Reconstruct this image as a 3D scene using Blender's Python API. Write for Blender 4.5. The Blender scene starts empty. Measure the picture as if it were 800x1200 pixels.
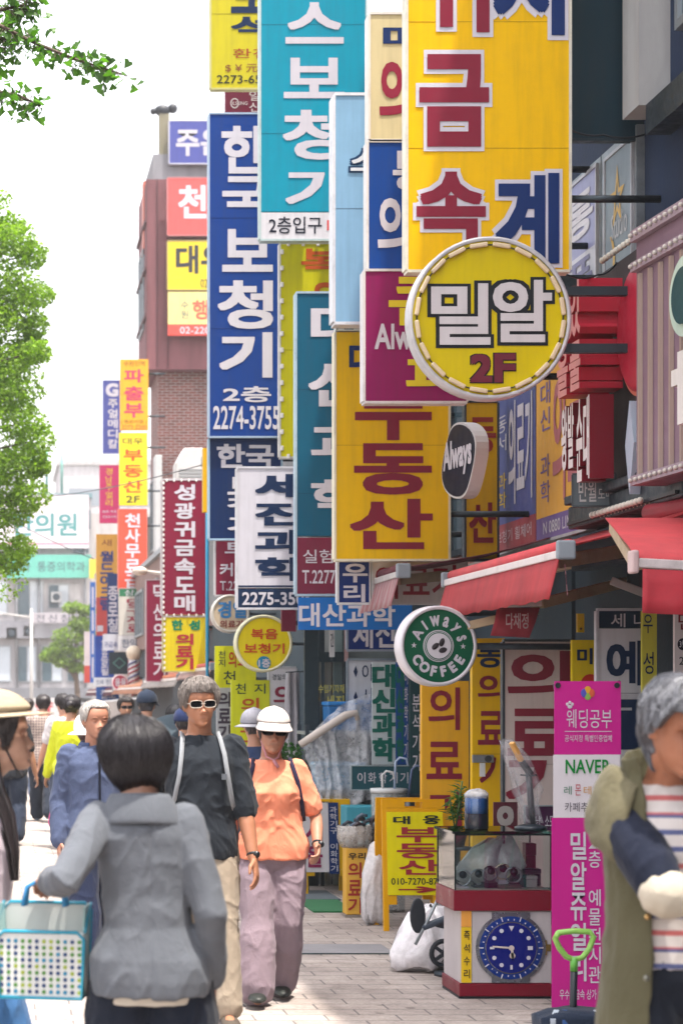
import bpy, bmesh, math, random
from math import sin, cos, pi, radians, sqrt, exp
from mathutils import Vector, Matrix, noise as mnoise
random.seed(7)
SC = bpy.context.scene
COL = SC.collection
# ---------------------------------------------------------------- camera
F, VX, VY, EYE = 2400.0, 0.0, 815.0, 1.6          # focal length in photo pixels, vanishing point, eye height
cam = bpy.data.cameras.new('camera')
cam.sensor_fit = 'VERTICAL'; cam.sensor_height = 36; cam.sensor_width = 24
cam.lens = F / 1200 * 36
cam.shift_x = (400 - VX) / 1200; cam.shift_y = (VY - 600) / 1200
cam.clip_start = .1; cam.clip_end = 3000
cam.dof.use_dof = True; cam.dof.focus_distance = 12.0; cam.dof.aperture_fstop = 4.0
camo = bpy.data.objects.new('camera', cam); COL.objects.link(camo)
camo.location = (0, 0, EYE); camo.rotation_euler = (radians(90), 0, 0)
SC.camera = camo
# ---------------------------------------------------------------- sky and sun
SUN = Vector((.17, -.20, .965)).normalized()
elev = math.asin(SUN.z); azim = math.atan2(SUN.x, SUN.y)
W = bpy.data.worlds.new('World'); SC.world = W; W.use_nodes = True
nt = W.node_tree; nt.nodes.clear()
sky = nt.nodes.new('ShaderNodeTexSky'); sky.sky_type = 'NISHITA'; sky.sun_disc = False
sky.sun_elevation = elev; sky.sun_rotation = azim; sky.dust_density = 4.0; sky.air_density = 1.2; sky.ozone_density = .6
hs = nt.nodes.new('ShaderNodeHueSaturation'); hs.inputs['Saturation'].default_value = .26; hs.inputs['Value'].default_value = 1.15
bg = nt.nodes.new('ShaderNodeBackground'); bg.inputs[1].default_value = .15
wo = nt.nodes.new('ShaderNodeOutputWorld')
tint = nt.nodes.new('ShaderNodeMix'); tint.data_type = 'RGBA'; tint.blend_type = 'MULTIPLY'; tint.inputs[0].default_value = 1; tint.inputs[7].default_value = (1, .965, .955, 1)   # hazy summer white
nt.links.new(sky.outputs[0], hs.inputs['Color']); nt.links.new(hs.outputs[0], tint.inputs[6]); nt.links.new(tint.outputs[2], bg.inputs[0]); nt.links.new(bg.outputs[0], wo.inputs[0])
sl = bpy.data.lights.new('sun', 'SUN'); sl.energy = 2.4; sl.angle = radians(.6); sl.color = (1, .93, .83)
so = bpy.data.objects.new('sun', sl); COL.objects.link(so); so.location = (5, -5, 30)
so.rotation_euler = (-SUN).to_track_quat('-Z', 'Y').to_euler()
SC.view_settings.view_transform = 'Standard'; SC.view_settings.look = 'None'; SC.view_settings.gamma = 1
SC.view_settings.use_curve_mapping = False
SC.view_settings.exposure = 1.76
SC.render.engine = 'CYCLES'
SC.cycles.max_bounces = 6; SC.cycles.transparent_max_bounces = 12; SC.cycles.caustics_reflective = False; SC.cycles.caustics_refractive = False
SC.cycles.sample_clamp_indirect = 6

# ---------------------------------------------------------------- helpers: colour and material
def lin(c):
    c = c / 255
    return c / 12.92 if c <= .04045 else ((c + .055) / 1.055) ** 2.4
def rgb(c, k=.72):
    return (lin(c[0]) * k, lin(c[1]) * k, lin(c[2]) * k, 1)
_mats = {}
def M(c, kind='paint', rough=.5, k=.72, **kw):
    key = (tuple(c), kind, rough, k, tuple(sorted(kw.items())))
    if key in _mats: return _mats[key]
    m = bpy.data.materials.new('%s_%d_%d_%d' % ((kind,) + tuple(int(v) for v in c[:3]))); _mats[key] = m
    m.use_nodes = True; t = m.node_tree; N = t.nodes; L = t.links
    b = N['Principled BSDF']; base = rgb(c, k)
    b.inputs['Base Color'].default_value = base; b.inputs['Roughness'].default_value = rough
    def node(ty, **p):
        n = N.new(ty)
        for a, v in p.items():
            if a in n.inputs: n.inputs[a].default_value = v
            else: setattr(n, a, v)
        return n
    tc = N.new('ShaderNodeTexCoord')
    def mapped(scale):
        mp = N.new('ShaderNodeMapping'); mp.inputs['Scale'].default_value = scale
        L.new(tc.outputs['Object'], mp.inputs[0]); return mp.outputs[0]
    def noise(scale, sc=1, detail=4, rough_=.6):
        n = N.new('ShaderNodeTexNoise'); n.inputs['Scale'].default_value = sc; n.inputs['Detail'].default_value = detail; n.inputs['Roughness'].default_value = rough_
        L.new(mapped(scale), n.inputs['Vector']); return n.outputs['Fac']
    def ramp(fac, stops):
        r = N.new('ShaderNodeValToRGB'); e = r.color_ramp.elements
        while len(e) < len(stops): e.new(.5)
        for el, (p, cc) in zip(e, stops): el.position = p; el.color = cc if len(cc) == 4 else tuple(cc) + (1,)
        L.new(fac, r.inputs[0]); return r.outputs[0]
    def mix(fac, a, bb, mode='MIX'):
        n = N.new('ShaderNodeMix'); n.data_type = 'RGBA'; n.blend_type = mode
        for sock, v in ((0, fac), (6, a), (7, bb)):
            if hasattr(v, 'node'): L.new(v, n.inputs[sock])
            else: n.inputs[sock].default_value = v
        return n.outputs[2]
    def bump(h, strength, dist):
        bp = N.new('ShaderNodeBump'); bp.inputs['Strength'].default_value = strength; bp.inputs['Distance'].default_value = dist
        L.new(h, bp.inputs['Height']); L.new(bp.outputs[0], b.inputs['Normal'])
    def setc(s): L.new(s, b.inputs['Base Color'])
    if kind == 'paint':                                   # sign faces, boards: faint streaks, dust and uneven gloss
        streak = ramp(noise((9, 9, .7), 2.2, 5), [(.44, (0, 0, 0)), (.66, (1, 1, 1))])
        blot = ramp(noise((1, 1, 1), 5, 6, .7), [(.45, (0, 0, 0)), (.8, (1, 1, 1))])
        dirt = tuple(v * .62 + .014 for v in base[:3]) + (1,)
        g = kw.get('dirt', .22)
        s1 = N.new('ShaderNodeMath'); s1.operation = 'MULTIPLY'; s1.inputs[1].default_value = g; L.new(streak, s1.inputs[0])
        s2 = N.new('ShaderNodeMath'); s2.operation = 'MULTIPLY'; s2.inputs[1].default_value = g; L.new(blot, s2.inputs[0])
        setc(mix(s2.outputs[0], mix(s1.outputs[0], base, dirt), dirt))
        rr = ramp(noise((1, 1, 1), 7), [(.3, (rough * .75,) * 3), (.75, (min(1, rough * 1.3),) * 3)]); L.new(rr, b.inputs['Roughness'])
        bump(noise((1, 1, 1), 3.0, 2), .12, .02)
        b.inputs['Specular IOR Level'].default_value = .12
    elif kind == 'cloth':
        v = noise((1, 1, 1), 6, 5)
        lo = tuple(x * .78 for x in base[:3]) + (1,); hi = tuple(min(1, x * 1.12) for x in base[:3]) + (1,)
        wv = noise((1, 1, 1), 320, 2)
        setc(mix(ramp(wv, [(.35, (0, 0, 0)), (.65, (1, 1, 1))]), mix(v, lo, hi), mix(v, tuple(x * .86 for x in base[:3]) + (1,), hi)))
        h1 = noise((1, 1, 1), 24, 4); h2 = noise((1, 1, 1), 380, 1)
        mm = N.new('ShaderNodeMath'); mm.operation = 'MULTIPLY_ADD'; mm.inputs[1].default_value = .25; L.new(h2, mm.inputs[0]); L.new(h1, mm.inputs[2])
        h3 = N.new('ShaderNodeTexNoise'); h3.inputs['Scale'].default_value = 1; h3.inputs['Detail'].default_value = 3; h3.inputs['Distortion'].default_value = 1.6; L.new(mapped((15, 15, 8)), h3.inputs['Vector'])
        ab = N.new('ShaderNodeMath'); ab.operation = 'SUBTRACT'; ab.inputs[1].default_value = .5; L.new(h3.outputs['Fac'], ab.inputs[0]); ab2 = N.new('ShaderNodeMath'); ab2.operation = 'ABSOLUTE'; L.new(ab.outputs[0], ab2.inputs[0])
        m4 = N.new('ShaderNodeMath'); m4.operation = 'MULTIPLY_ADD'; m4.inputs[1].default_value = -2.0; L.new(ab2.outputs[0], m4.inputs[0]); L.new(mm.outputs[0], m4.inputs[2])
        bump(m4.outputs[0], .5, .006)
        b.inputs['Roughness'].default_value = max(rough, .75); b.inputs['Specular IOR Level'].default_value = .2
        b.inputs['Sheen Weight'].default_value = .08
    elif kind == 'skin':
        v = noise((1, 1, 1), 38, 5)
        setc(mix(v, tuple(x * q for x, q in zip(base[:3], (.86, .74, .7))) + (1,), tuple(min(1, x * q) for x, q in zip(base[:3], (1.06, 1.06, 1.06))) + (1,)))
        b.inputs['Subsurface Weight'].default_value = .12; b.inputs['Subsurface Radius'].default_value = (.9, .35, .2); b.inputs['Subsurface Scale'].default_value = .008
        b.inputs['Roughness'].default_value = .48; b.inputs['Specular IOR Level'].default_value = .4
        bump(noise((1, 1, 1), 220, 3), .12, .002)
    elif kind == 'hair':
        v = noise((60, 60, 6), 3, 4)
        hi = tuple(min(1, x * 1.7 + .008) for x in base[:3]) + (1,); lo = tuple(x * .55 for x in base[:3]) + (1,)
        setc(mix(ramp(v, [(.3, (0, 0, 0)), (.7, (1, 1, 1))]), lo, hi)); bump(v, .5, .004)
        b.inputs['Roughness'].default_value = rough; b.inputs['Specular IOR Level'].default_value = .5
    elif kind == 'metal':
        b.inputs['Metallic'].default_value = kw.get('metal', .9)
        rr = ramp(noise((1, 1, 1), 12), [(.3, (rough * .7,) * 3), (.75, (min(1, rough * 1.5),) * 3)]); L.new(rr, b.inputs['Roughness'])
        setc(mix(ramp(noise((1, 1, 1), 4, 6, .7), [(.5, (0, 0, 0)), (.85, (1, 1, 1))]), base, tuple(x * .5 for x in base[:3]) + (1,)))
    elif kind == 'brick':
        bk = N.new('ShaderNodeTexBrick'); bk.inputs['Scale'].default_value = 1
        bk.inputs['Brick Width'].default_value = .21; bk.inputs['Row Height'].default_value = .07; bk.inputs['Mortar Size'].default_value = .009
        bk.inputs['Color1'].default_value = base; bk.inputs['Color2'].default_value = tuple(x * .62 for x in base[:3]) + (1,); bk.inputs['Mortar'].default_value = (.3, .27, .25, 1)
        cx = N.new('ShaderNodeSeparateXYZ'); L.new(tc.outputs['Object'], cx.inputs[0])
        ad = N.new('ShaderNodeMath'); ad.operation = 'ADD'; L.new(cx.outputs[0], ad.inputs[0]); L.new(cx.outputs[1], ad.inputs[1])
        cb = N.new('ShaderNodeCombineXYZ'); L.new(ad.outputs[0], cb.inputs[0]); L.new(cx.outputs[2], cb.inputs[1]); L.new(cb.outputs[0], bk.inputs['Vector'])
        st = ramp(noise((1, 1, 1), .7, 6, .7), [(.45, (0, 0, 0)), (.8, (1, 1, 1))])
        setc(mix(st, bk.outputs[0], mix(.45, bk.outputs[0], (.06, .04, .04, 1)))); bump(bk.outputs['Fac'], -.4, .01)
        b.inputs['Roughness'].default_value = .9
    elif kind == 'wall':
        st = ramp(noise((2, 2, .4), 1.2, 6, .65), [(.4, (0, 0, 0)), (.8, (1, 1, 1))])
        setc(mix(st, base, tuple(x * .62 for x in base[:3]) + (1,))); bump(noise((1, 1, 1), 30, 5), .25, .01)
        b.inputs['Roughness'].default_value = .85
    elif kind == 'glass':
        N.remove(b)
        o = N['Material Output']; tr = N.new('ShaderNodeBsdfTransparent'); gl = N.new('ShaderNodeBsdfGlossy'); gl.inputs['Roughness'].default_value = .03
        tr.inputs[0].default_value = (base[0], base[1], base[2], 1) if kw.get('tint') else (.96, .98, .97, 1)
        fr = N.new('ShaderNodeFresnel'); fr.inputs[0].default_value = 1.45
        a = N.new('ShaderNodeMath'); a.operation = 'ADD'; a.inputs[1].default_value = .05; L.new(fr.outputs[0], a.inputs[0])
        mx = N.new('ShaderNodeMixShader'); L.new(a.outputs[0], mx.inputs[0]); L.new(tr.outputs[0], mx.inputs[1]); L.new(gl.outputs[0], mx.inputs[2]); L.new(mx.outputs[0], o.inputs[0])
    elif kind == 'sheet':                                 # clear or milky plastic film
        o = N['Material Output']; tr = N.new('ShaderNodeBsdfTransparent')
        b.inputs['Roughness'].default_value = .14; b.inputs['Specular IOR Level'].default_value = 1.0
        f = kw.get('opac', .45)
        fac = ramp(noise((1, 1, 1), 22, 6, .7), [(.4, (max(0, f - .1),) * 3), (.62, (min(1, f + .1),) * 3)])
        bump(noise((1, 1, .35), 13, 4, .55), .55, .02)
        mx = N.new('ShaderNodeMixShader'); L.new(fac, mx.inputs[0]); L.new(tr.outputs[0], mx.inputs[1]); L.new(b.outputs[0], mx.inputs[2]); L.new(mx.outputs[0], o.inputs[0])
    elif kind == 'awning':                                # cloth that lets some light through
        o = N['Material Output']; v = noise((1, 1, 1), 3, 5)
        st_ = ramp(noise((1, 2.5, 1), 2.0, 7, .7), [(.35, (0, 0, 0)), (.7, (1, 1, 1))]); cc = mix(st_, base, tuple(x * .7 + .01 for x in base[:3]) + (1,)); setc(cc)
        b.inputs['Roughness'].default_value = .7
        tl = N.new('ShaderNodeBsdfTranslucent'); L.new(cc, tl.inputs[0])
        mx = N.new('ShaderNodeMixShader'); mx.inputs[0].default_value = kw.get('tl', .4); L.new(b.outputs[0], mx.inputs[1]); L.new(tl.outputs[0], mx.inputs[2]); L.new(mx.outputs[0], o.inputs[0])
        bump(noise((1, 1, 1), 6, 3), .3, .02)
    elif kind == 'leaf':
        o = N['Material Output']; oi = N.new('ShaderNodeNewGeometry')
        cc = mix(oi.outputs['Random Per Island'], tuple(x * .6 for x in base[:3]) + (1,), (min(1, base[0] * 1.5), min(1, base[1] * 1.35), base[2], 1)); setc(cc)
        b.inputs['Roughness'].default_value = .5
        tl = N.new('ShaderNodeBsdfTranslucent'); L.new(mix(1.0, cc, (1.6, 1.9, .5, 1), 'MULTIPLY'), tl.inputs[0])
        mx = N.new('ShaderNodeMixShader'); mx.inputs[0].default_value = .45; L.new(b.outputs[0], mx.inputs[1]); L.new(tl.outputs[0], mx.inputs[2]); L.new(mx.outputs[0], o.inputs[0])
    elif kind == 'check':                                 # plaid shirt
        def wave(ax, s):
            w = N.new('ShaderNodeTexWave'); w.bands_direction = ax; w.inputs['Scale'].default_value = s; L.new(tc.outputs['Object'], w.inputs['Vector'])
            return ramp(w.outputs['Fac'], [(.55, (0, 0, 0)), (.62, (1, 1, 1))])
        d2 = rgb(kw['c2'], k)
        setc(mix(.5, mix(wave('X', 9), base, d2), mix(wave('Z', 9), base, d2))); b.inputs['Roughness'].default_value = .85
    elif kind == 'stripe':                                # horizontal stripes
        w = N.new('ShaderNodeTexWave'); w.bands_direction = 'Z'; w.inputs['Scale'].default_value = kw['s']; w.inputs['Distortion'].default_value = .4; L.new(tc.outputs['Object'], w.inputs['Vector'])
        n2 = N.new('ShaderNodeTexWave'); n2.bands_direction = 'Z'; n2.inputs['Scale'].default_value = kw['s'] / 4; n2.inputs['Phase Offset'].default_value = 1.0; L.new(tc.outputs['Object'], n2.inputs['Vector'])
        sc_ = mix(ramp(n2.outputs['Fac'], [(.6, (0, 0, 0)), (.66, (1, 1, 1))]), rgb(kw['c2'], k), rgb(kw['c3'], k))
        setc(mix(ramp(w.outputs['Fac'], [(.74, (0, 0, 0)), (.8, (1, 1, 1))]), base, sc_)); b.inputs['Roughness'].default_value = .85
        bump(noise((1, 1, 1), 24, 4), .4, .006)
    elif kind == 'lit':
        b.inputs['Emission Color'].default_value = base; b.inputs['Emission Strength'].default_value = kw.get('e', 1)
    elif kind == 'plain':
        b.inputs['Specular IOR Level'].default_value = kw.get('spec', .4)
        setc(mix(noise((1, 1, 1), 8, 4), tuple(x * .88 for x in base[:3]) + (1,), tuple(min(1, x * 1.06) for x in base[:3]) + (1,)))
    return m
# ---------------------------------------------------------------- helpers: objects
def tag(o, label=None, cat=None, group=None, kind=None):
    if label: o['label'] = label
    if cat: o['category'] = cat
    if group: o['group'] = group
    if kind: o['kind'] = kind
    return o
def thing(name, label, cat, loc=(0, 0, 0), rz=0, group=None, parent=None):
    o = bpy.data.objects.new(name, None); COL.objects.link(o); o.empty_display_size = .1
    o.location = loc; o.rotation_euler = (0, 0, rz)
    return tag(o, label, cat, group)
class MB:
    def __init__(s): s.v = []; s.f = []; s.m = []; s.cur = 0
    def add(s, vs, fs):
        o = len(s.v); s.v += [tuple(p) for p in vs]
        s.f += [tuple(i + o for i in f) for f in fs]; s.m += [s.cur] * len(fs); return s
    def box(s, x0, x1, y0, y1, z0, z1):
        vs = [(x, y, z) for z in (z0, z1) for y in (y0, y1) for x in (x0, x1)]
        return s.add(vs, [(0, 2, 3, 1), (4, 5, 7, 6), (0, 1, 5, 4), (2, 6, 7, 3), (0, 4, 6, 2), (1, 3, 7, 5)])
    def quad(s, a, b, c, d): return s.add([a, b, c, d], [(0, 1, 2, 3)])
    def bar(s, p, q, w, h=None, up=(0, 0, 1)):
        p = Vector(p); q = Vector(q); d = (q - p).normalized(); u = Vector(up)
        if abs(d.dot(u)) > .95: u = Vector((1, 0, 0))
        sd = d.cross(u).normalized() * w / 2; uu = sd.cross(d).normalized() * (h or w) / 2
        vs = [p + a * sd + b * uu for a, b in ((-1, -1), (1, -1), (1, 1), (-1, 1))] + [q + a * sd + b * uu for a, b in ((-1, -1), (1, -1), (1, 1), (-1, 1))]
        return s.add(vs, [(3, 2, 1, 0), (4, 5, 6, 7), (0, 1, 5, 4), (1, 2, 6, 5), (2, 3, 7, 6), (3, 0, 4, 7)])
    def tube(s, pts, r, n=8, cap=True):
        pts = [Vector(p) for p in pts]; rs = r if isinstance(r, (list, tuple)) else [r] * len(pts)
        rings = []; u = None
        for i, p in enumerate(pts):
            d = (pts[min(i + 1, len(pts) - 1)] - pts[max(i - 1, 0)]).normalized()
            if u is None:
                u = d.orthogonal().normalized()
            u = (u - d * u.dot(d)).normalized(); w = d.cross(u)
            rings.append([p + (u * cos(2 * pi * k / n) + w * sin(2 * pi * k / n)) * rs[i] for k in range(n)])
        return s.loft(rings, cap)
    def loft(s, rings, cap=True, closed=True):
        n = len(rings[0]); vs = [p for r in rings for p in r]; fs = []
        for i in range(len(rings) - 1):
            for k in range(n if closed else n - 1):
                a = i * n + k; b = i * n + (k + 1) % n
                fs.append((a, b, b + n, a + n))
        if cap and closed:
            fs.append(tuple(range(n - 1, -1, -1))); fs.append(tuple((len(rings) - 1) * n + k for k in range(n)))
        return s.add(vs, fs)
    def lathe(s, prof, c=(0, 0, 0), n=24, axis='z', cap=True):
        rings = []
        for r, h in prof:
            ring = []
            for k in range(n):
                a = 2 * pi * k / n
                if axis == 'z': ring.append((c[0] + r * cos(a), c[1] + r * sin(a), c[2] + h))
                elif axis == 'y': ring.append((c[0] + r * cos(a), c[1] + h, c[2] + r * sin(a)))
                else: ring.append((c[0] + h, c[1] + r * cos(a), c[2] + r * sin(a)))
            rings.append(ring)
        return s.loft(rings, cap)
    def ball(s, c, r, n=12, m=8):
        r = r if isinstance(r, (tuple, list)) else (r, r, r); rings = []
        for j in range(m + 1):
            t = pi * (j + .02) / (m + .04); rings.append([(c[0] + r[0] * sin(t) * cos(2 * pi * k / n), c[1] + r[1] * sin(t) * sin(2 * pi * k / n), c[2] - r[2] * cos(t)) for k in range(n)])
        return s.loft(rings)
    def mesh(s, name):
        me = bpy.data.meshes.new(name); me.from_pydata(s.v, [], s.f); me.polygons.foreach_set('material_index', s.m); me.update(); return me
    def build(s, name, mats, parent=None, smooth=False, bevel=0, loc=None, fix=True):
        me = s.mesh(name)
        if fix:
            bm = bmesh.new(); bm.from_mesh(me); bmesh.ops.recalc_face_normals(bm, faces=bm.faces); bm.to_mesh(me); bm.free()
        for m in (mats if isinstance(mats, (list, tuple)) else [mats]): me.materials.append(m)
        if smooth: me.polygons.foreach_set('use_smooth', [True] * len(me.polygons))
        o = bpy.data.objects.new(name, me); COL.objects.link(o)
        if loc: o.location = loc
        if parent: o.parent = parent
        if bevel:
            b = o.modifiers.new('bevel', 'BEVEL'); b.width = bevel; b.segments = 2; b.limit_method = 'ANGLE'
        return o
def bulbs(t, pts, r, m):
    mb = MB(); mb.ball((0, 0, 0), r, 8, 5); first = mb.build('bulb', m, t, True); first.location = pts[0]
    for p in pts[1:]:
        o = first.copy(); COL.objects.link(o); o.location = p
def children(o): return [c for c in bpy.data.objects if c.parent == o]
def copy_tree(o, parent=None):
    c = o.copy(); COL.objects.link(c)
    if parent: c.parent = parent
    for ch in list(children(o)): copy_tree(ch, c)
    return c
def P(px, py, d): return Vector(((px - VX) * d / F, d, EYE + (VY - py) * d / F))
# ---------------------------------------------------------------- helpers: lettering
_gl = {}
def glyph(txt, off):
    k = (txt, off)
    if k in _gl: return _gl[k]
    c = bpy.data.curves.new('t', 'FONT'); c.body = txt; c.offset = off; c.size = 1; c.resolution_u = 3
    c.dimensions = '2D'; c.fill_mode = 'FRONT'
    ob = bpy.data.objects.new('t', c); COL.objects.link(ob)
    dg = bpy.context.evaluated_depsgraph_get(); dg.update()
    me = bpy.data.meshes.new_from_object(ob.evaluated_get(dg))
    vs = [(v.co.x, v.co.y) for v in me.vertices]; fs = [tuple(p.vertices) for p in me.polygons]
    bpy.data.objects.remove(ob); bpy.data.curves.remove(c); bpy.data.meshes.remove(me)
    if not vs: vs, fs = [(0, 0), (.001, 0), (0, .001)], [(0, 1, 2)]
    xs = [v[0] for v in vs]; ys = [v[1] for v in vs]
    _gl[k] = (vs, fs, (min(xs), min(ys), max(xs), max(ys))); return _gl[k]
def put(mb, txt, box, off=.006, bold=0, y=-.002, outline=0, lean=0):
    """text squeezed into box (x0, z0, x1, z1) of the sign's own plane; bold / outline = extra weight in em"""
    if off >= .02: bold, off = bold + off - .008, .006
    vs, fs, (a, b, c, d) = glyph(txt, off)
    x0, z0, x1, z1 = box; sx = (x1 - x0) / max(c - a, 1e-4); sz = (z1 - z0) / max(d - b, 1e-4)
    w = bold * .8 + outline
    if w: sh = [(0, 0), (w, 0), (-w, 0), (0, w), (0, -w), (w, w), (-w, w), (w, -w), (-w, -w)]
    else: sh = [(0, 0)]
    for i, (dx, dz) in enumerate(sh):
        mb.add([(x0 + (vx - a + dx) * sx + lean * (vz - b) * sz, y - i * .0002, z0 + (vz - b + dz) * sz) for vx, vz in vs], fs)
def puts(mb, txt, box, vert=False, spread=False, gap=.14, **k):
    x0, z0, x1, z1 = box
    if vert:
        n = len(txt); h = (z1 - z0) / n
        for i, ch in enumerate(txt):
            if ch != ' ': put(mb, ch, (x0, z1 - (i + 1) * h + h * gap / 2, x1, z1 - i * h - h * gap / 2), **k)
    elif spread:
        n = len(txt); w = (x1 - x0) / n
        for i, ch in enumerate(txt):
            if ch != ' ': put(mb, ch, (x0 + i * w + w * gap / 2, z0, x0 + (i + 1) * w - w * gap / 2, z1), **k)
    else: put(mb, txt, box, **k)
def ringtext(mb, txt, c, r, h, w, a0, a1, up=True, y=-.002, off=.02, bold=0):
    vsz = len(txt)
    for i, ch in enumerate(txt):
        a = a0 + (a1 - a0) * (i / (vsz - 1)); vs, fs, (p, q, s_, t) = glyph(ch, off)
        wid = w * (s_ - p) / .62
        tx = Vector((sin(a), cos(a))); rt = Vector((cos(a), -sin(a)))
        if not up: tx, rt = -tx, -rt
        ctr = Vector((c[0] + sin(a) * r, c[1] + cos(a) * r))
        for j, (dx, dz) in enumerate([(0, 0)] + ([(bold, 0), (-bold, 0), (0, bold), (0, -bold)] if bold else [])):
            out = []
            for vx, vz in vs:
                u = ((vx - p) / (s_ - p) - .5) * wid + dx * h; v = ((vz - q) / max(t - q, .01) - .5) * h + dz * h
                pt = ctr + rt * u + tx * v; out.append((pt.x, y - j * .0002, pt.y))
            mb.add(out, fs)
FX = 3.8                                                   # building line on the right
def sign(name, label, cat, rect, d, bands, texts, depth=.14, frame=(200, 202, 204), fw=.016, group='shop signs along the street', wall=FX, arms=2, bulbs=None, rough=.4, dirt=.3, tilt=0, k=.72):
    x0, y0, x1, y1 = rect; s = F / d; cx = (x0 + x1) / 2
    base = P(cx, y1, d); t = thing(name, label, cat, base, tilt, group); depth *= .5
    lx = lambda p: (p - cx) / s
    lz = lambda p: (y1 - p) / s
    if not isinstance(bands, list): bands = [(y0, y1, bands)]
    for b0, b1, c in bands:
        mb = MB(); mb.box(lx(x0), lx(x1), 0, depth, lz(b1), lz(b0)); mb.build('panel', M(c, 'paint', rough, k, dirt=dirt), t)
    if frame:
        mb = MB(); a, b, c, e = lx(x0), lx(x1), lz(y1), lz(y0); o = .006; q = depth * .98
        mb.box(a - o, b + o, -o, q, e, e + fw); mb.box(a - o, b + o, -o, q, c - fw, c)
        mb.box(a - fw, a, -o, q, c, e); mb.box(b, b + fw, -o, q, c, e)
        mb.build('frame', M(frame, 'metal', .45, .8, metal=.3), t)
    for tx in texts:
        s_, bx, c = tx[:3]; o = dict(tx[3]) if len(tx) > 3 else {}
        box = (lx(bx[0]), lz(bx[3]), lx(bx[2]), lz(bx[1]))
        oc = o.pop('oc', None); ow = o.pop('ow', .05); yy = o.pop('y', -.003)
        if oc:
            mb = MB(); puts(mb, s_, box, y=yy, outline=ow, **o); mb.build('letter_outline', M(oc, 'paint', .45, k, dirt=.15), t, fix=False); yy -= .004
        mb = MB(); puts(mb, s_, box, y=yy, **o); mb.build('lettering', M(c, 'paint', .45, k, dirt=.15), t, fix=False)
    hh = (y1 - y0) / s
    if hh > 1.25 and not tilt:
        n_ = int(hh / .95); pc = bands[0][2]
        for i in range(1, n_ + 1):
            zz = hh * i / (n_ + 1) + .03 * ((i * 7) % 3 - 1); mb = MB(); mb.box(lx(x0), lx(x1), -.0012, .002, zz, zz + .004); mb.build('panel_joint', M(tuple(int(v * .8) for v in pc), 'paint', .6, k), t)
    rx = wall - base.x
    if arms and rx > lx(x1) + .04:
        h = lz(y0)
        for q in ([.2, .8] if arms == 2 else [.5]):
            mb = MB(); mb.tube([(lx(x1), depth / 2, h * q), (rx, depth / 2, h * q)], .022, 8); mb.build('bracket', M((70, 78, 84), 'metal', .5, .7), t, True)
    if bulbs:
        n_side, n_top, rr = bulbs; mb0 = MB(); mb0.box(-rr, rr, -.02, 0, -rr * 1.6, rr * 1.6); first = None
        pts = [(lx(x0) + .008, lz(y0 + (y1 - y0) * (i + .5) / n_side)) for i in range(n_side)] + [(lx(x1) - .008, lz(y0 + (y1 - y0) * (i + .5) / n_side)) for i in range(n_side)]
        pts += [(lx(x0 + (x1 - x0) * (i + .5) / n_top), e_) for i in range(n_top) for e_ in (lz(y0), lz(y1))] if n_top else []
        for a, b in pts:
            if first is None: first = o = mb0.build('bulb', M((245, 240, 235), 'plain', .3, .85), t, bevel=.004)
            else: o = first.copy(); COL.objects.link(o)
            o.location = (a, -.006, b)
    return t
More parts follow.
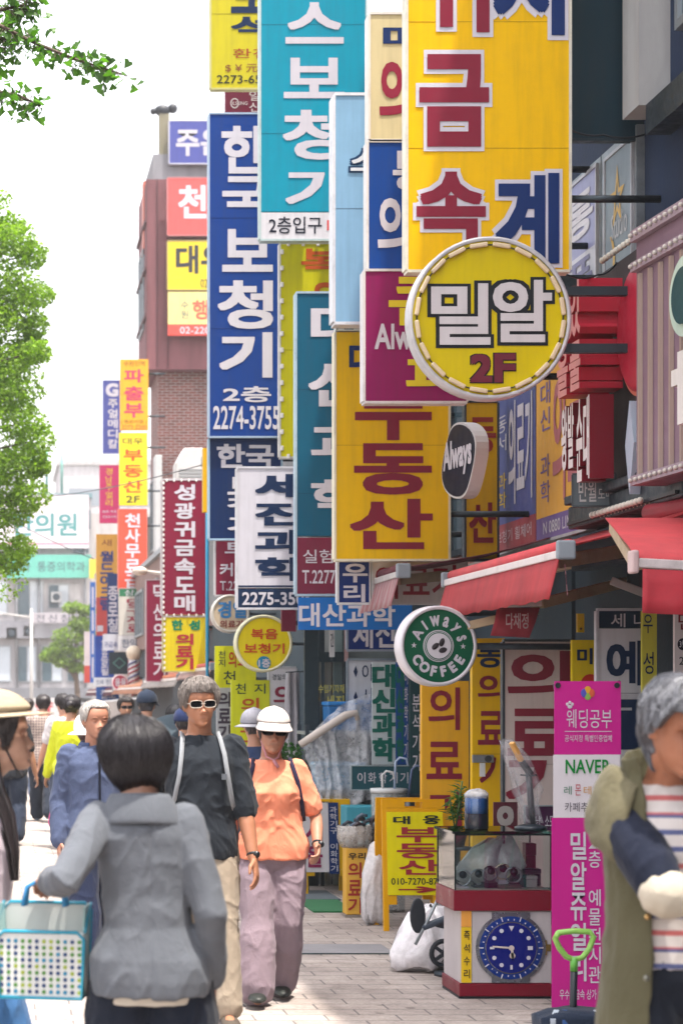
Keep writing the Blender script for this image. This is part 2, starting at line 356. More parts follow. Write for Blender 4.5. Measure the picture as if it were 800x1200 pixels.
# ---------------------------------------------------------------- ground
def paver_mat(name, c1, c2, mort, bw, bh):
    m = bpy.data.materials.new(name); m.use_nodes = True; N = m.node_tree.nodes; L = m.node_tree.links; b = N['Principled BSDF']
    tc = N.new('ShaderNodeTexCoord'); bk = N.new('ShaderNodeTexBrick'); L.new(tc.outputs['Object'], bk.inputs['Vector'])
    bk.inputs['Scale'].default_value = 1; bk.inputs['Brick Width'].default_value = bw; bk.inputs['Row Height'].default_value = bh; bk.inputs['Mortar Size'].default_value = .006
    bk.inputs['Color1'].default_value = c1 + (1,); bk.inputs['Color2'].default_value = c2 + (1,); bk.inputs['Mortar'].default_value = mort + (1,); bk.inputs['Bias'].default_value = -.1
    n = N.new('ShaderNodeTexNoise'); n.inputs['Scale'].default_value = .9; n.inputs['Detail'].default_value = 8; n.inputs['Roughness'].default_value = .7; L.new(tc.outputs['Object'], n.inputs['Vector'])
    n2 = N.new('ShaderNodeTexNoise'); n2.inputs['Scale'].default_value = 45; n2.inputs['Detail'].default_value = 6; L.new(tc.outputs['Object'], n2.inputs['Vector'])
    r = N.new('ShaderNodeValToRGB'); r.color_ramp.elements[0].position = .38; r.color_ramp.elements[0].color = (.6, .58, .57, 1); r.color_ramp.elements[1].position = .66; r.color_ramp.elements[1].color = (1.05, 1.04, 1.02, 1); L.new(n.outputs['Fac'], r.inputs[0])
    mx = N.new('ShaderNodeMix'); mx.data_type = 'RGBA'; mx.blend_type = 'MULTIPLY'; mx.inputs[0].default_value = 1; L.new(bk.outputs[0], mx.inputs[6]); L.new(r.outputs[0], mx.inputs[7])
    r2 = N.new('ShaderNodeValToRGB'); r2.color_ramp.elements[0].position = .3; r2.color_ramp.elements[0].color = (.8, .8, .8, 1); r2.color_ramp.elements[1].position = .7; r2.color_ramp.elements[1].color = (1.08, 1.08, 1.08, 1); L.new(n2.outputs['Fac'], r2.inputs[0])
    mx2 = N.new('ShaderNodeMix'); mx2.data_type = 'RGBA'; mx2.blend_type = 'MULTIPLY'; mx2.inputs[0].default_value = 1; L.new(mx.outputs[2], mx2.inputs[6]); L.new(r2.outputs[0], mx2.inputs[7])
    vo = N.new('ShaderNodeTexVoronoi'); vo.inputs['Scale'].default_value = 2.6; L.new(tc.outputs['Object'], vo.inputs['Vector'])
    r3 = N.new('ShaderNodeValToRGB'); r3.color_ramp.elements[0].position = .05; r3.color_ramp.elements[0].color = (.42, .41, .41, 1); r3.color_ramp.elements[1].position = .085; r3.color_ramp.elements[1].color = (1, 1, 1, 1); L.new(vo.outputs['Distance'], r3.inputs[0])
    n5 = N.new('ShaderNodeTexNoise'); n5.inputs['Scale'].default_value = 2.4; n5.inputs['Detail'].default_value = 9; n5.inputs['Roughness'].default_value = .75; n5.inputs['Distortion'].default_value = 1.0; L.new(tc.outputs['Object'], n5.inputs['Vector'])
    r5 = N.new('ShaderNodeValToRGB'); r5.color_ramp.elements[0].position = .3; r5.color_ramp.elements[0].color = (.62, .6, .6, 1); r5.color_ramp.elements[1].position = .52; r5.color_ramp.elements[1].color = (1, 1, 1, 1); L.new(n5.outputs['Fac'], r5.inputs[0])
    for rr in (r3, r5):
        mz = N.new('ShaderNodeMix'); mz.data_type = 'RGBA'; mz.blend_type = 'MULTIPLY'; mz.inputs[0].default_value = .8; L.new(mx2.outputs[2], mz.inputs[6]); L.new(rr.outputs[0], mz.inputs[7]); mx2 = mz
    L.new(mx2.outputs[2], b.inputs['Base Color']); b.inputs['Roughness'].default_value = .8; b.inputs['Specular IOR Level'].default_value = .3
    bp = N.new('ShaderNodeBump'); bp.inputs['Strength'].default_value = .5; bp.inputs['Distance'].default_value = .006
    ma = N.new('ShaderNodeMath'); ma.operation = 'MULTIPLY_ADD'; ma.inputs[1].default_value = -1.0; L.new(bk.outputs['Fac'], ma.inputs[0]); L.new(n2.outputs['Fac'], ma.inputs[2])
    L.new(ma.outputs[0], bp.inputs['Height']); L.new(bp.outputs[0], b.inputs['Normal'])
    return m
def struct(o): o['kind'] = 'structure'; return o
mb = MB(); mb.quad((-600, -60, -.125), (600, -60, -.125), (600, 1500, -.125), (-600, 1500, -.125)); struct(mb.build('ground', M((150, 146, 142), 'wall', .9, .6)))
mb = MB(); mb.quad((-9, -20, -.12), (-1.42, -20, -.12), (-1.42, 118, -.12), (-9, 118, -.12)); struct(mb.build('road', M((105, 104, 106), 'wall', .9, .45)))
mb = MB(); mb.box(-1.42, -1.28, -20, 104, -.12, .004); struct(mb.build('kerb', M((190, 186, 180), 'wall', .9, .6), bevel=.015))
mb = MB(); mb.box(-1.28, 14, -20, 104, -.12, 0); struct(mb.build('pavement', paver_mat('paver', (.51, .45, .415), (.43, .38, .355), (.22, .20, .20), .36, .18)))
mb = MB(); mb.box(-60, -9, -20, 118, -.122, 0); struct(mb.build('far_pavement', paver_mat('paver_far', (.4, .37, .34), (.35, .32, .3), (.2, .18, .17), .3, .3)))
mb = MB(); mb.quad((-60, 104, -.118), (60, 104, -.118), (60, 112, -.118), (-60, 112, -.118)); struct(mb.build('cross_street', M((112, 110, 112), 'wall', .9, .45)))
# ---------------------------------------------------------------- buildings on the right
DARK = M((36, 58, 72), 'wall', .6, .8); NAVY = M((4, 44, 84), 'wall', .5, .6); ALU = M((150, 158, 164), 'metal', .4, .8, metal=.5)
STEEL = M((58, 70, 80), 'metal', .5, .8, metal=.5); PANE = M((120, 150, 165), 'plain', .08, .35, spec=.8); BLACKM = M((24, 32, 42), 'plain', .5, .8)
def building(name, label, boxes, cat='building'):
    t = thing(name, label, cat, (boxes[0][2][0], boxes[0][2][2], 0))
    for nm, m, (x0, x1, y0, y1, z0, z1) in boxes:
        mb = MB(); ox, oy = boxes[0][2][0], boxes[0][2][2]
        mb.box(x0 - ox, x1 - ox, y0 - oy, y1 - oy, z0, z1); mb.build(nm, m, t)
    return t
def facade_window(t, X, y0, y1, z0, z1, panes=2, fm=None, pm=None, deep=.05):
    """window in a wall facing the street (-X): frame and panes"""
    ox, oy = t.location.x, t.location.y; mb = MB(); w = .05
    a, b = y0 - oy, y1 - oy; q = X - ox
    mb.box(q - deep, q, a, b, z0, z0 + w); mb.box(q - deep, q, a, b, z1 - w, z1)
    for i in range(panes + 1):
        c = a + (b - a - w) * i / panes; mb.box(q - deep, q, c, c + w, z0 + w, z1 - w)
    f = mb.build('window', fm or ALU, t)
    for i in range(panes):
        c0 = a + (b - a - w) * i / panes + w; c1 = a + (b - a - w) * (i + 1) / panes
        mb = MB(); mb.box(q - deep * .5, q - deep * .3, c0, c1, z0 + w, z1 - w); mb.build('pane', pm or PANE, f)
near = building('shop_building', 'tall dark blue shop building at the right edge of the street', [
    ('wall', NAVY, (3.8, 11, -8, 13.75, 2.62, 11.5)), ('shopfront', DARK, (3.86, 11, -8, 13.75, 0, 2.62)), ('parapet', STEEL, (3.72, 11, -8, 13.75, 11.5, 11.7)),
    ('pilaster', M((186, 186, 186), 'wall', .6), (3.62, 3.8, 11.62, 11.92, 4.95, 11.2)), ('string_course', STEEL, (3.66, 3.8, 9.2, 11.62, 4.78, 4.95)),
    ('wall_box', M((40, 56, 66), 'wall', .6, .8), (3.42, 3.8, 12.9, 13.15, 3.75, 4.25)), ('fascia', M((40, 60, 76), 'wall', .6, .8), (3.68, 3.8, 11.2, 13.2, 2.4, 2.62))])
facade_window(near, 3.8, 12.08, 12.78, 3.9, 4.97, 1); facade_window(near, 3.8, 12.8, 13.7, 3.9, 4.97, 1); facade_window(near, 3.8, 8.0, 11.4, 5.3, 7.2, 3); facade_window(near, 3.8, 12.1, 13.1, 8.2, 10.2, 2); facade_window(near, 3.8, 8.0, 11.4, 8.2, 10.2, 3)
mb = MB(); mb.tube([(-.1, 19.75, 5.0), (-.1, 19.75, 11.4)], .045, 8); mb.build('drainpipe', M((70, 110, 130), 'metal', .5, .7), near, True)
mid = building('brick_shop_building', 'pinkish brick shop building carrying the big blue and yellow wall boards', [
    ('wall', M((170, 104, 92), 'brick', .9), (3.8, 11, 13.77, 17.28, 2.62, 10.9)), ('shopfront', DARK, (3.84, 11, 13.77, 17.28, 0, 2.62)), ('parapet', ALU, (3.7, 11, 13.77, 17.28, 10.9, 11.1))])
facade_window(mid, 3.8, 15.75, 17.1, 2.75, 4.4, 2, STEEL); facade_window(mid, 3.8, 14.2, 16.8, 5.4, 7.2, 3); facade_window(mid, 3.8, 14.2, 16.8, 8.6, 10.4, 3)
low = building('low_shop_building', 'low shop building behind the hanging signs with a glass door', [
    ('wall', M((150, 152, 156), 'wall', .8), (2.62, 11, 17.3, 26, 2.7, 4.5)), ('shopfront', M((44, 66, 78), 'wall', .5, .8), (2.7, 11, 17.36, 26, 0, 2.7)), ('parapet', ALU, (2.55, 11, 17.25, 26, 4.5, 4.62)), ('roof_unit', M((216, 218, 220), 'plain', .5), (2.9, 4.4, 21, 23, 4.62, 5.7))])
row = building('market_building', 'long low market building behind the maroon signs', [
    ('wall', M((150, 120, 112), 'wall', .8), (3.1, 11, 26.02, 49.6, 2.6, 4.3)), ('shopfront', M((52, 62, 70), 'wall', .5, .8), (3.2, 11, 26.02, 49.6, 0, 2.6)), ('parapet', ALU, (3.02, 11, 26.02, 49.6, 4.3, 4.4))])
for y in (28, 32, 36, 40, 44): facade_window(row, 3.1, y, y + 2.4, 2.9, 3.9, 3)
RED = M((136, 82, 88), 'wall', .7)
tower = building('brick_tower', 'tall red brick corner building clad in maroon panels on top', [
    ('wall', M((140, 72, 66), 'brick', .9), (3.86, 14, 50, 52.4, 0, 9.5)), ('cladding', RED, (3.56, 14, 49.6, 52.6, 9.5, 14.1)),
    ('cornice', M((150, 150, 156), 'wall', .8), (3.72, 14, 49.75, 52.5, 14.1, 14.75)), ('roof_post', M((140, 134, 110), 'wall', .8), (3.88, 4.12, 49.8, 50.1, 14.75, 15.75))])
mb = MB()
for i in range(4): mb.box(-.36, -.3, -.46, 2.6, 9.6 + i * 1.15, 9.68 + i * 1.15)
for i in range(3): mb.box(-.32 + i * .26, -.3 + i * .26, -.43, -.38, 9.55, 14.1)
mb.build('cladding_joint', M((96, 58, 64), 'wall', .7), tower)
mb = MB(); mb.ball((.1, -.1, 15.85), (.2, .14, .14)); mb.ball((.35, -.1, 15.9), (.12, .1, .12)); mb.ball((-.12, -.1, 15.83), (.08, .08, .08)); mb.build('floodlight', BLACKM, tower, True)
mb = MB(); mb.box(-.12, .05, -.6, -.05, 4.6, 7.4); mb.build('duct', M((205, 205, 205), 'plain', .5), tower, bevel=.02)
facade_window(tower, 3.86, 50.6, 52, 5.2, 7, 2); facade_window(tower, 3.56, 50.4, 52, 10.6, 12.6, 2)
farrow = building('plain_shop_row', 'pale shop row at the far end of the right side', [('wall', M((190, 178, 170), 'wall', .8), (3.7, 14, 52.7, 78, 0, 6.0)), ('parapet', ALU, (3.6, 14, 52.7, 78, 6.0, 6.2))])
for y in (65, 68, 71, 74): facade_window(farrow, 3.7, y, y + 2, 3.4, 5.2, 2)
# white cabinet on the roof beside the maroon sign
t = thing('air_conditioner', 'white boxy rooftop unit above the maroon wholesale sign', 'air conditioner', P(222, 576, 30))
mb = MB(); mb.loft([[(-.2, 0, 0), (.24, 0, 0), (.24, .5, 0), (-.2, .5, 0)], [(-.2, 0, .42), (.24, 0, .5), (.24, .5, .5), (-.2, .5, .42)], [(-.08, 0, .64), (.24, 0, .64), (.24, .5, .64), (-.08, .5, .64)]]); mb.build('housing', M((226, 222, 220), 'plain', .5), t, bevel=.02)
mb = MB()
for i in range(6): mb.box(-.15, .19, -.012, -.002, .06 + i * .05, .08 + i * .05)
mb.build('grille', M((170, 172, 174), 'plain', .5), t)
mb = MB(); mb.box(-.2, -.12, .1, .18, -1.2, 0); mb.box(.16, .24, .1, .18, -1.2, 0); mb.build('stand', STEEL, t)
# ---------------------------------------------------------------- far end of the street
D = 112.0
def endpt(px, py): p = P(px, py, D); return p.x, p.z
x0, _ = endpt(-60, 0); x1, z1 = endpt(106, 576); _, zb = endpt(0, 700)
clinic = building('clinic_building', 'pale clinic building closing the far end of the street', [('wall', M((196, 192, 194), 'wall', .8), (-16, 5.0, D, D + 12, 0, 12.4)), ('annex', M((206, 200, 198), 'wall', .8), (5.02, 9.5, D + .3, D + 12, 0, 11.6)), ('parapet', M((108, 150, 156), 'wall', .7), (-16.1, 5.05, D - .1, D + 12, 12.4, 12.65))])
ox, oy = clinic.location.x, clinic.location.y
def cbox(nm, m, px0, py0, px1, py1, out=.12, par=clinic):
    a, zt = endpt(px0, py0); b, zb_ = endpt(px1, py1); mb = MB(); mb.box(a - ox, b - ox, D - oy - out, D - oy - .01, zb_, zt); return mb.build(nm, m, par)
for (a, b, c, e) in ((18, 680, 52, 722), (56, 684, 82, 714), (20, 756, 44, 800), (48, 756, 74, 800), (78, 756, 104, 800), (-40, 680, 10, 722), (-40, 756, 14, 800)):
    f = cbox('window', M((170, 172, 176), 'plain', .5), a, b, c, e, .06); cbox('pane', PANE, a + 2, b + 2, (a + c) / 2 - .6, e - 2, .1, f); cbox('pane', M((206, 214, 222), 'plain', .2), (a + c) / 2 + .6, b + 2, c - 2, e - 2, .1, f)
cbox('ledge', M((150, 150, 158), 'wall', .8), -60, 728, 108, 748, .5); cbox('ledge', M((140, 140, 146), 'wall', .8), -60, 806, 108, 818, .7)
cbox('awning', M((64, 150, 146), 'awning', .7), 40, 834, 72, 852, 1.6)
for (a, b, c, e) in ((94, 598, 106, 620), (86, 640, 104, 648)): cbox('window', PANE, a, b, c, e, .2)
mb = MB()
for q in (38, 56, 74):
    a, z = endpt(q, 575); mb.tube([(a - ox, 2, 12.6), (a - ox, 2, 15.2)], .08, 6)
mb.build('roof_pipe', M((120, 170, 160), 'metal', .5), clinic, True)
def block(name, label, px0, py0, px1, d, col, depth=14):
    a = P(px0, py0, d); b = P(px1, py0, d); t = building(name, label, [('wall', M(col, 'wall', .8), (a.x, b.x, d, d + depth, 0, a.z)), ('parapet', M((200, 196, 196), 'wall', .8), (a.x - .2, b.x + .2, d - .2, d + depth, a.z, a.z + .4))])
    n = max(2, int((b.x - a.x) / 4)); 
    for r in range(1, int(a.z / 3.4)):
        mb = MB(); mb.box(.8, b.x - a.x - .8, -.04, -.01, r * 3.4 + .8, r * 3.4 + 2.3); f = mb.build('window', M((150, 160, 170), 'plain', .2), t)
    return t
block('apartment_block', 'pale hazy apartment block above the clinic roofs', 70, 545, 190, 175, (216, 212, 214))
block('apartment_block', 'broader pale block half hidden by the left tree', -60, 560, 30, 190, (214, 212, 216))
acm = M((196, 196, 196), 'plain', .5)
for px, py in ((66, 700), (34, 740), (92, 770), (14, 742)):
    a, z = endpt(px, py); f = cbox('outdoor_unit', acm, px - 6, py - 6, px + 6, py + 6, .5); mb = MB(); mb.lathe([(.2, -.51), (.2, -.5)], (a - ox, D - oy - .0, z), 16, 'y'); mb.build('fan_grille', STEEL, f)
for px in (20, 46, 100): a, z = endpt(px, 0); mb = MB(); mb.tube([(a - ox, -.2, .2), (a - ox, -.2, 11.5)], .07, 6); mb.build('drainpipe', M((170, 170, 174), 'metal', .5), clinic, True)
# ---------------------------------------------------------------- trees
TRUNK = M((110, 92, 78), 'wall', .9, .6)
def trunk_mb(pts, rs): mb = MB(); mb.tube(pts, rs, 10); return mb
def leafcloud(n, centers, size, rnd, fan=False):
    mb = MB()
    for _ in range(n):
        c, r = rnd.choice(centers); 
        while 1:
            q = Vector((rnd.uniform(-1, 1), rnd.uniform(-1, 1), rnd.uniform(-1, 1)))
            if .25 < q.length < 1: break
        if rnd.random() < .55: q = q.normalized() * rnd.uniform(.75, 1.05)
        p = Vector(c) + Vector((q.x * r[0], q.y * r[1], q.z * r[2]))
        leaf(mb, p, size * rnd.uniform(.6, 1.25), rnd, fan)
    return mb
def leaf(mb, p, s, rnd, fan=False):
    a = Vector((rnd.gauss(0, 1), rnd.gauss(0, 1), rnd.gauss(-.3, .7))).normalized(); b = a.cross(Vector((rnd.gauss(0, 1), rnd.gauss(0, 1), rnd.gauss(0, 1)))).normalized(); n = a.cross(b) * s * .15
    if fan:                                                # ginkgo fan
        pts = [p, p + a * s * .5 - b * s * .35, p + a * s * .85 - b * s * .58 + n, p + a * s - b * s * .2, p + a * s * .86, p + a * s + b * s * .22, p + a * s * .84 + b * s * .58 + n, p + a * s * .5 + b * s * .35]
        mb.add(pts, [(0, 1, 2, 3, 4), (0, 4, 5, 6, 7)])
    else: mb.add([p, p + a * s * .5 + b * s * .34 + n, p + a * s, p + a * s * .5 - b * s * .34 + n], [(0, 1, 2, 3)])
rnd = random.Random(3)
# street tree far left: crown seen from x 0 to 50, y 260 to 690
t = thing('ginkgo_tree', 'tall leafy ginkgo street tree at the left edge', 'tree', (-1.05, 27, 0))
tm = MB(); tm.tube([(0, 0, 0), (.05, 0, 1.5), (-.05, .1, 3), (.1, 0, 5), (0, .1, 7), (.05, 0, 8.6)], [.17, .14, .12, .1, .07, .03], 10)
cs = []; 
for i in range(60):
    z = rnd.uniform(3.0, 8.9); rr = 1.15 * (1 - abs(z - 5.2) / 5.2) + .45; a = rnd.uniform(0, 2 * pi); q = rr * sqrt(rnd.random())
    c = Vector((q * cos(a), q * sin(a), z)); r = rnd.uniform(.22, .42); cs.append((c, (r, r, r * .6)))
    tm.tube([(0, 0, z - .5), c * .6 + Vector((0, 0, z * .4 - .15)), c], [.035, .022, .008], 5)
for (px, py, r) in ((38, 300, .2), (44, 345, .22), (34, 405, .26), (42, 420, .2), (20, 290, .25), (30, 545, .3), (42, 520, .26), (36, 585, .25), (24, 640, .22), (18, 470, .3), (28, 500, .3), (12, 265, .2), (10, 600, .3), (14, 660, .2), (24, 370, .3), (40, 380, .2), (12, 420, .3), (8, 350, .3), (46, 550, .15)):
    c = P(px, py, 27) - Vector((-1.05, 27, 0)) + Vector((0, rnd.uniform(-.5, .5), 0)); cs += [(c, (r, r * 1.2, r * .8))] * 2
    tm.tube([(0, 0, c.z - .4), c * .5 + Vector((0, 0, c.z * .5 - .15)), c], [.03, .02, .006], 5)
for i in range(34):
    c = P(rnd.uniform(-50, 30), rnd.uniform(285, 670), 27) - Vector((-1.05, 27, 0)) + Vector((0, rnd.uniform(-.6, .6), 0)); cs.append((c, (.3, .3, .22)))
tm.build('trunk', TRUNK, t, True); leafcloud(36000, cs, .062, rnd).build('crown', M((124, 160, 44), 'leaf', .5, .74), t)
# near tree with the ginkgo twigs reaching in at the top left
t = thing('ginkgo_tree', 'ginkgo tree sending a leafy twig over the top left corner', 'tree', (-1.75, 11.6, 0))
tm = MB(); tm.tube([(0, 0, 0), (.03, 0, 2), (-.04, 0, 4), (.05, 0, 6), (0, 0, 8.5)], [.18, .15, .12, .1, .03], 10); lm = MB(); L0 = Vector((-1.75, 11.6, 0))
def twig(pts, n, spread, size):
    pw = [P(px, py, d) - L0 for px, py, d in pts]
    tm.tube([(0, 0, pw[0].z - .5)] + pw, [.03] + [.012 * (1 - i / len(pw)) + .002 for i in range(len(pw))], 5)
    for i in range(n):
        u = rnd.random() ** .8 * (len(pw) - 1.001); k = int(u); p = pw[k].lerp(pw[k + 1], u - k)
        e = p + Vector((rnd.gauss(0, spread), rnd.gauss(0, spread), rnd.gauss(-spread * .25, spread)))
        tm.tube([p, e], .0016, 4); leaf(lm, e, size * rnd.uniform(.7, 1.15), rnd, True)
twig([(-60, 20, 11.4), (0, 30, 11.4), (45, 52, 11.4), (85, 68, 11.4), (115, 78, 11.3), (146, 88, 11.3)], 190, .042, .055)
twig([(-60, 5, 11.6), (0, 12, 11.6), (28, 6, 11.6), (38, -8, 11.6)], 110, .055, .055)
twig([(-60, 95, 11.2), (0, 108, 11.2), (22, 112, 11.2), (48, 124, 11.2)], 90, .045, .055)
twig([(-60, 35, 11.8), (0, 45, 11.8), (20, 48, 11.8)], 110, .075, .055)
cs = [((rnd.uniform(-1.3, .6), rnd.uniform(-1.2, 1.2), rnd.uniform(6.0, 8.8)), (.5, .5, .35)) for _ in range(28)]
lc = leafcloud(3500, cs, .07, rnd, True); lm.add(lc.v, lc.f)
tm.build('trunk', TRUNK, t, True); lm.build('crown', M((84, 136, 56), 'leaf', .5, .6), t)
# tree in front of the clinic
t = thing('street_tree', 'small yellow green tree in front of the far clinic', 'tree', (3.55, 96, 0))
tm = MB(); tm.tube([(0, 0, 0), (.1, 0, 1.6), (0, .1, 3), (.05, 0, 5.2)], [.16, .13, .1, .04], 8); cs = []
for (px, py, r) in ((80, 745, .75), (95, 730, .6), (70, 760, .6), (60, 768, .45), (96, 765, .6), (85, 712, .45), (75, 775, .5), (102, 715, .4), (104, 745, .5), (55, 770, .3), (90, 782, .4)):
    c = P(px, py, 96) - Vector((3.55, 96, 0)); cs.append((c, (r, r, r * .55))); tm.tube([(0, 0, c.z - .9), c], [.05, .02], 5)
tm.build('trunk', TRUNK, t, True); leafcloud(5200, cs, .17, rnd).build('crown', M((128, 160, 66), 'leaf', .5, .6), t)
# ---------------------------------------------------------------- hanging signs, nearest first
WH = (222, 218, 228); MAR = (142, 40, 62); NV = (24, 52, 110); YEL = (255, 200, 0); DNV = (20, 46, 84)
# round yellow light box
def round_sign(name, label, c, r, d, face, rim, depth=.2, group='shop signs along the street', rz=0, faceparts=None, wall=FX, segs=56):
    s = F / d; R = r / s; t = thing(name, label, 'sign', P(c[0], c[1] + r, d), rz, group)
    mb = MB(); mb.lathe([(R - .012, -.004), (R - .012, depth)], (0, 0, R), segs, 'y'); mb.build('panel', M(face, 'paint', .4), t)
    mb = MB(); mb.lathe([(R - .012, -.012), (R, -.02), (R + .012, -.012), (R + .014, depth - .01), (R - .01, depth + .004), (R - .012, depth * .5)], (0, 0, R), segs, 'y', False)
    mb.build('rim', M(rim, 'metal', .4, .85, metal=.2), t, True)
    return t, R, s
t, R, s = round_sign('round_sign', 'round yellow light box sign lettered in white with 2F below', (573, 373), 93, 11.4, (232, 208, 8), (206, 204, 208), .09)
def rl(t, s, c, r): return lambda b: ((b[0] - c[0]) / s, (c[1] + r - b[3]) / s, (b[2] - c[0]) / s, (c[1] + r - b[1]) / s)
q = rl(t, s, (573, 373), 93)
for ch, b in (('밀', (506, 334, 572, 403)), ('알', (578, 330, 644, 400))):
    mb = MB(); put(mb, ch, q(b), .024, .012, -.006, .045); mb.build('letter_outline', M((36, 40, 46), 'paint', .45), t, fix=False)
    mb = MB(); put(mb, ch, q(b), .024, .008, -.012); mb.build('lettering', M((226, 220, 222), 'paint', .45), t, fix=False)
for w, c, y in ((.05, (40, 38, 34), -.006), (.02, (120, 44, 62), -.012)):
    mb = MB(); put(mb, '2', q((552, 417, 574, 447)), .03, w, y); put(mb, 'F', q((580, 416, 601, 447)), .03, w, y); mb.build('lettering', M(c, 'paint', .45), t, fix=False)
first = None
for i in range(20):
    a = 2 * pi * (i + .5) / 20
    if first is None:
        mb = MB(); mb.box(-.05, .05, -.03, -.008, -.012, .012); first = o = mb.build('bulb', M((226, 204, 170), 'plain', .3, .85), t, bevel=.006)
    else: o = first.copy(); COL.objects.link(o)
    o.location = ((R - .035) * sin(a), 0, R + (R - .035) * cos(a)); o.rotation_euler = (0, a, 0)
mb = MB(); mb.tube([((R - .035) * Vector((sin(a), 0, cos(a))) + Vector((0, -.012, R)))[:] for a in [2 * pi * i / 60 for i in range(61)]], .004, 5); mb.build('cable', BLACKM, t, True)
for q_ in (-.16, .16):
    mb = MB(); mb.box(R - .03, 1.27, .03, .08, R + q_ - .025, R + q_ + .025); mb.build('bracket', M((44, 58, 68), 'metal', .5, .7, metal=.3), t)
# big yellow clock and metal sign
sign('vertical_sign', 'huge yellow vertical sign with maroon and navy letters outlined in white', 'sign', (478, -110, 666, 316), 11.75, YEL, [
    ('귀', (492, -74, 570, 35), MAR, dict(bold=.035, oc=WH, ow=.045)), ('금', (494, 68, 569, 168), MAR, dict(bold=.045, oc=WH, ow=.045)), ('속', (490, 204, 566, 287), MAR, dict(bold=.035, oc=WH, ow=.045)),
    ('시', (580, -80, 658, 38), NV, dict(bold=.035, oc=WH, ow=.045)), ('계', (582, 206, 652, 306), NV, dict(bold=.035, oc=WH, ow=.045))], depth=.2, frame=(238, 232, 214), k=.82)
sign('back_panel_sign', 'plain dark slate sign panel beside the huge yellow sign', 'sign', (590, -80, 757, 162), 12.1, (34, 62, 76), [], depth=.12, frame=(28, 50, 62), dirt=.35)
# always coffee pole sign : magenta under blue under cream
sign('vertical_sign', 'magenta sign with big yellow letter blocks behind the round yellow sign', 'sign', (428, 318, 546, 470), 12.9, (150, 24, 98), [
    ('콘', (458, 326, 560, 380), (236, 214, 50), dict(bold=.03)), ('Alw', (439, 380, 482, 409), WH, dict(bold=.02)), ('피', (478, 418, 542, 462), (236, 214, 50), dict(bold=.04))], depth=.22, frame=(226, 222, 224))
sign('vertical_sign', 'bright blue sign with white letters under a cream sign', 'sign', (432, 166, 530, 316), 13.0, (10, 72, 158), [
    ('통', (461, 178, 500, 222), WH, dict(bold=.03)), ('의', (443, 228, 478, 306), WH, dict(bold=.02))], depth=.22, frame=(230, 228, 228))
sign('vertical_sign', 'cream sign with maroon letter high above the magenta sign', 'sign', (434, 17, 530, 164), 13.0, (232, 216, 168), [
    ('매', (450, 30, 498, 58), NV, dict(bold=.03)), ('의', (445, 68, 480, 152), (160, 40, 70), dict(bold=.02))], depth=.24, frame=(236, 230, 222))
sign('vertical_sign', 'narrow pale blue sign with one outlined white letter', 'sign', (393, 112, 470, 377), 13.9, (150, 196, 230), [('스', (411, 176, 446, 200), (236, 240, 246), dict(bold=.02, oc=(24, 66, 108), ow=.06))], depth=.3, frame=(232, 234, 240), fw=.02)
t = sign('vertical_sign', 'yellow estate agent sign with big maroon letters over a blue corner letter', 'sign', (394, 389, 525, 655), 14.3, (254, 202, 0), [
    ('대', (410, 402, 436, 438), NV, dict(bold=.04)), ('웅', (470, 402, 500, 438), NV, dict(bold=.04)), ('부', (418, 446, 503, 514), MAR, dict(bold=.03)), ('동', (417, 521, 503, 578), MAR, dict(bold=.03)), ('산', (412, 586, 504, 642), MAR, dict(bold=.03))], depth=.2, frame=(236, 228, 200))
mb = MB(); cyc = [M(c, 'paint', .4) for c in ((70, 110, 130), (220, 220, 220), (40, 80, 110), (170, 150, 60), (150, 170, 180), (160, 90, 90))]; s = F / 14.3
sign('digital_sign', 'dark strip of small coloured squares on top of the yellow estate sign', 'sign', (394, 378, 470, 388), 14.3, (60, 90, 110), [('■' , (396 + 9 * i, 380, 403 + 9 * i, 387), c, {}) for i, c in enumerate(((210, 214, 214), (90, 120, 140), (230, 230, 220), (190, 170, 80), (230, 230, 230), (120, 140, 150), (180, 100, 90), (220, 220, 220)))], depth=.16, frame=(224, 226, 226), fw=.006)
sign('vertical_sign', 'teal blue science supplies sign over a maroon strip with phone number', 'sign', (348, 344, 432, 696), 15.5, [(344, 628, (10, 96, 128)), (630, 696, (130, 44, 72))], [
    ('대', (366, 357, 426, 405), WH, dict(bold=.03)), ('신', (363, 425, 426, 475), WH, dict(bold=.03)), ('과', (366, 497, 426, 542), WH, dict(bold=.03)), ('학', (366, 563, 424, 604), WH, dict(bold=.03)),
    ('실험기', (355, 644, 409, 660), WH), ('T.2277-7245', (354, 668, 424, 684), WH, dict(off=.012))], depth=.18, frame=(180, 204, 220))
sign('vertical_sign', 'tall turquoise hearing aid sign with big white letters', 'sign', (306, -90, 428, 280), 16.4, [(-90, 248, (0, 160, 190)), (249, 280, (236, 234, 240))], [
    ('이', (335, -70, 402, -12), WH, dict(bold=.025)), ('스', (336, 4, 401, 50), WH, dict(bold=.025)), ('보', (334, 69, 402, 114), WH, dict(bold=.025)), ('청', (333, 130, 404, 186), WH, dict(bold=.025)), ('기', (336, 198, 402, 247), WH, dict(bold=.025)),
    ('2층입구', (315, 254, 377, 274), (40, 44, 60), dict(off=.01)), ('■', (383, 258, 395, 270), (232, 90, 90), {})], depth=.2, frame=(190, 210, 210))
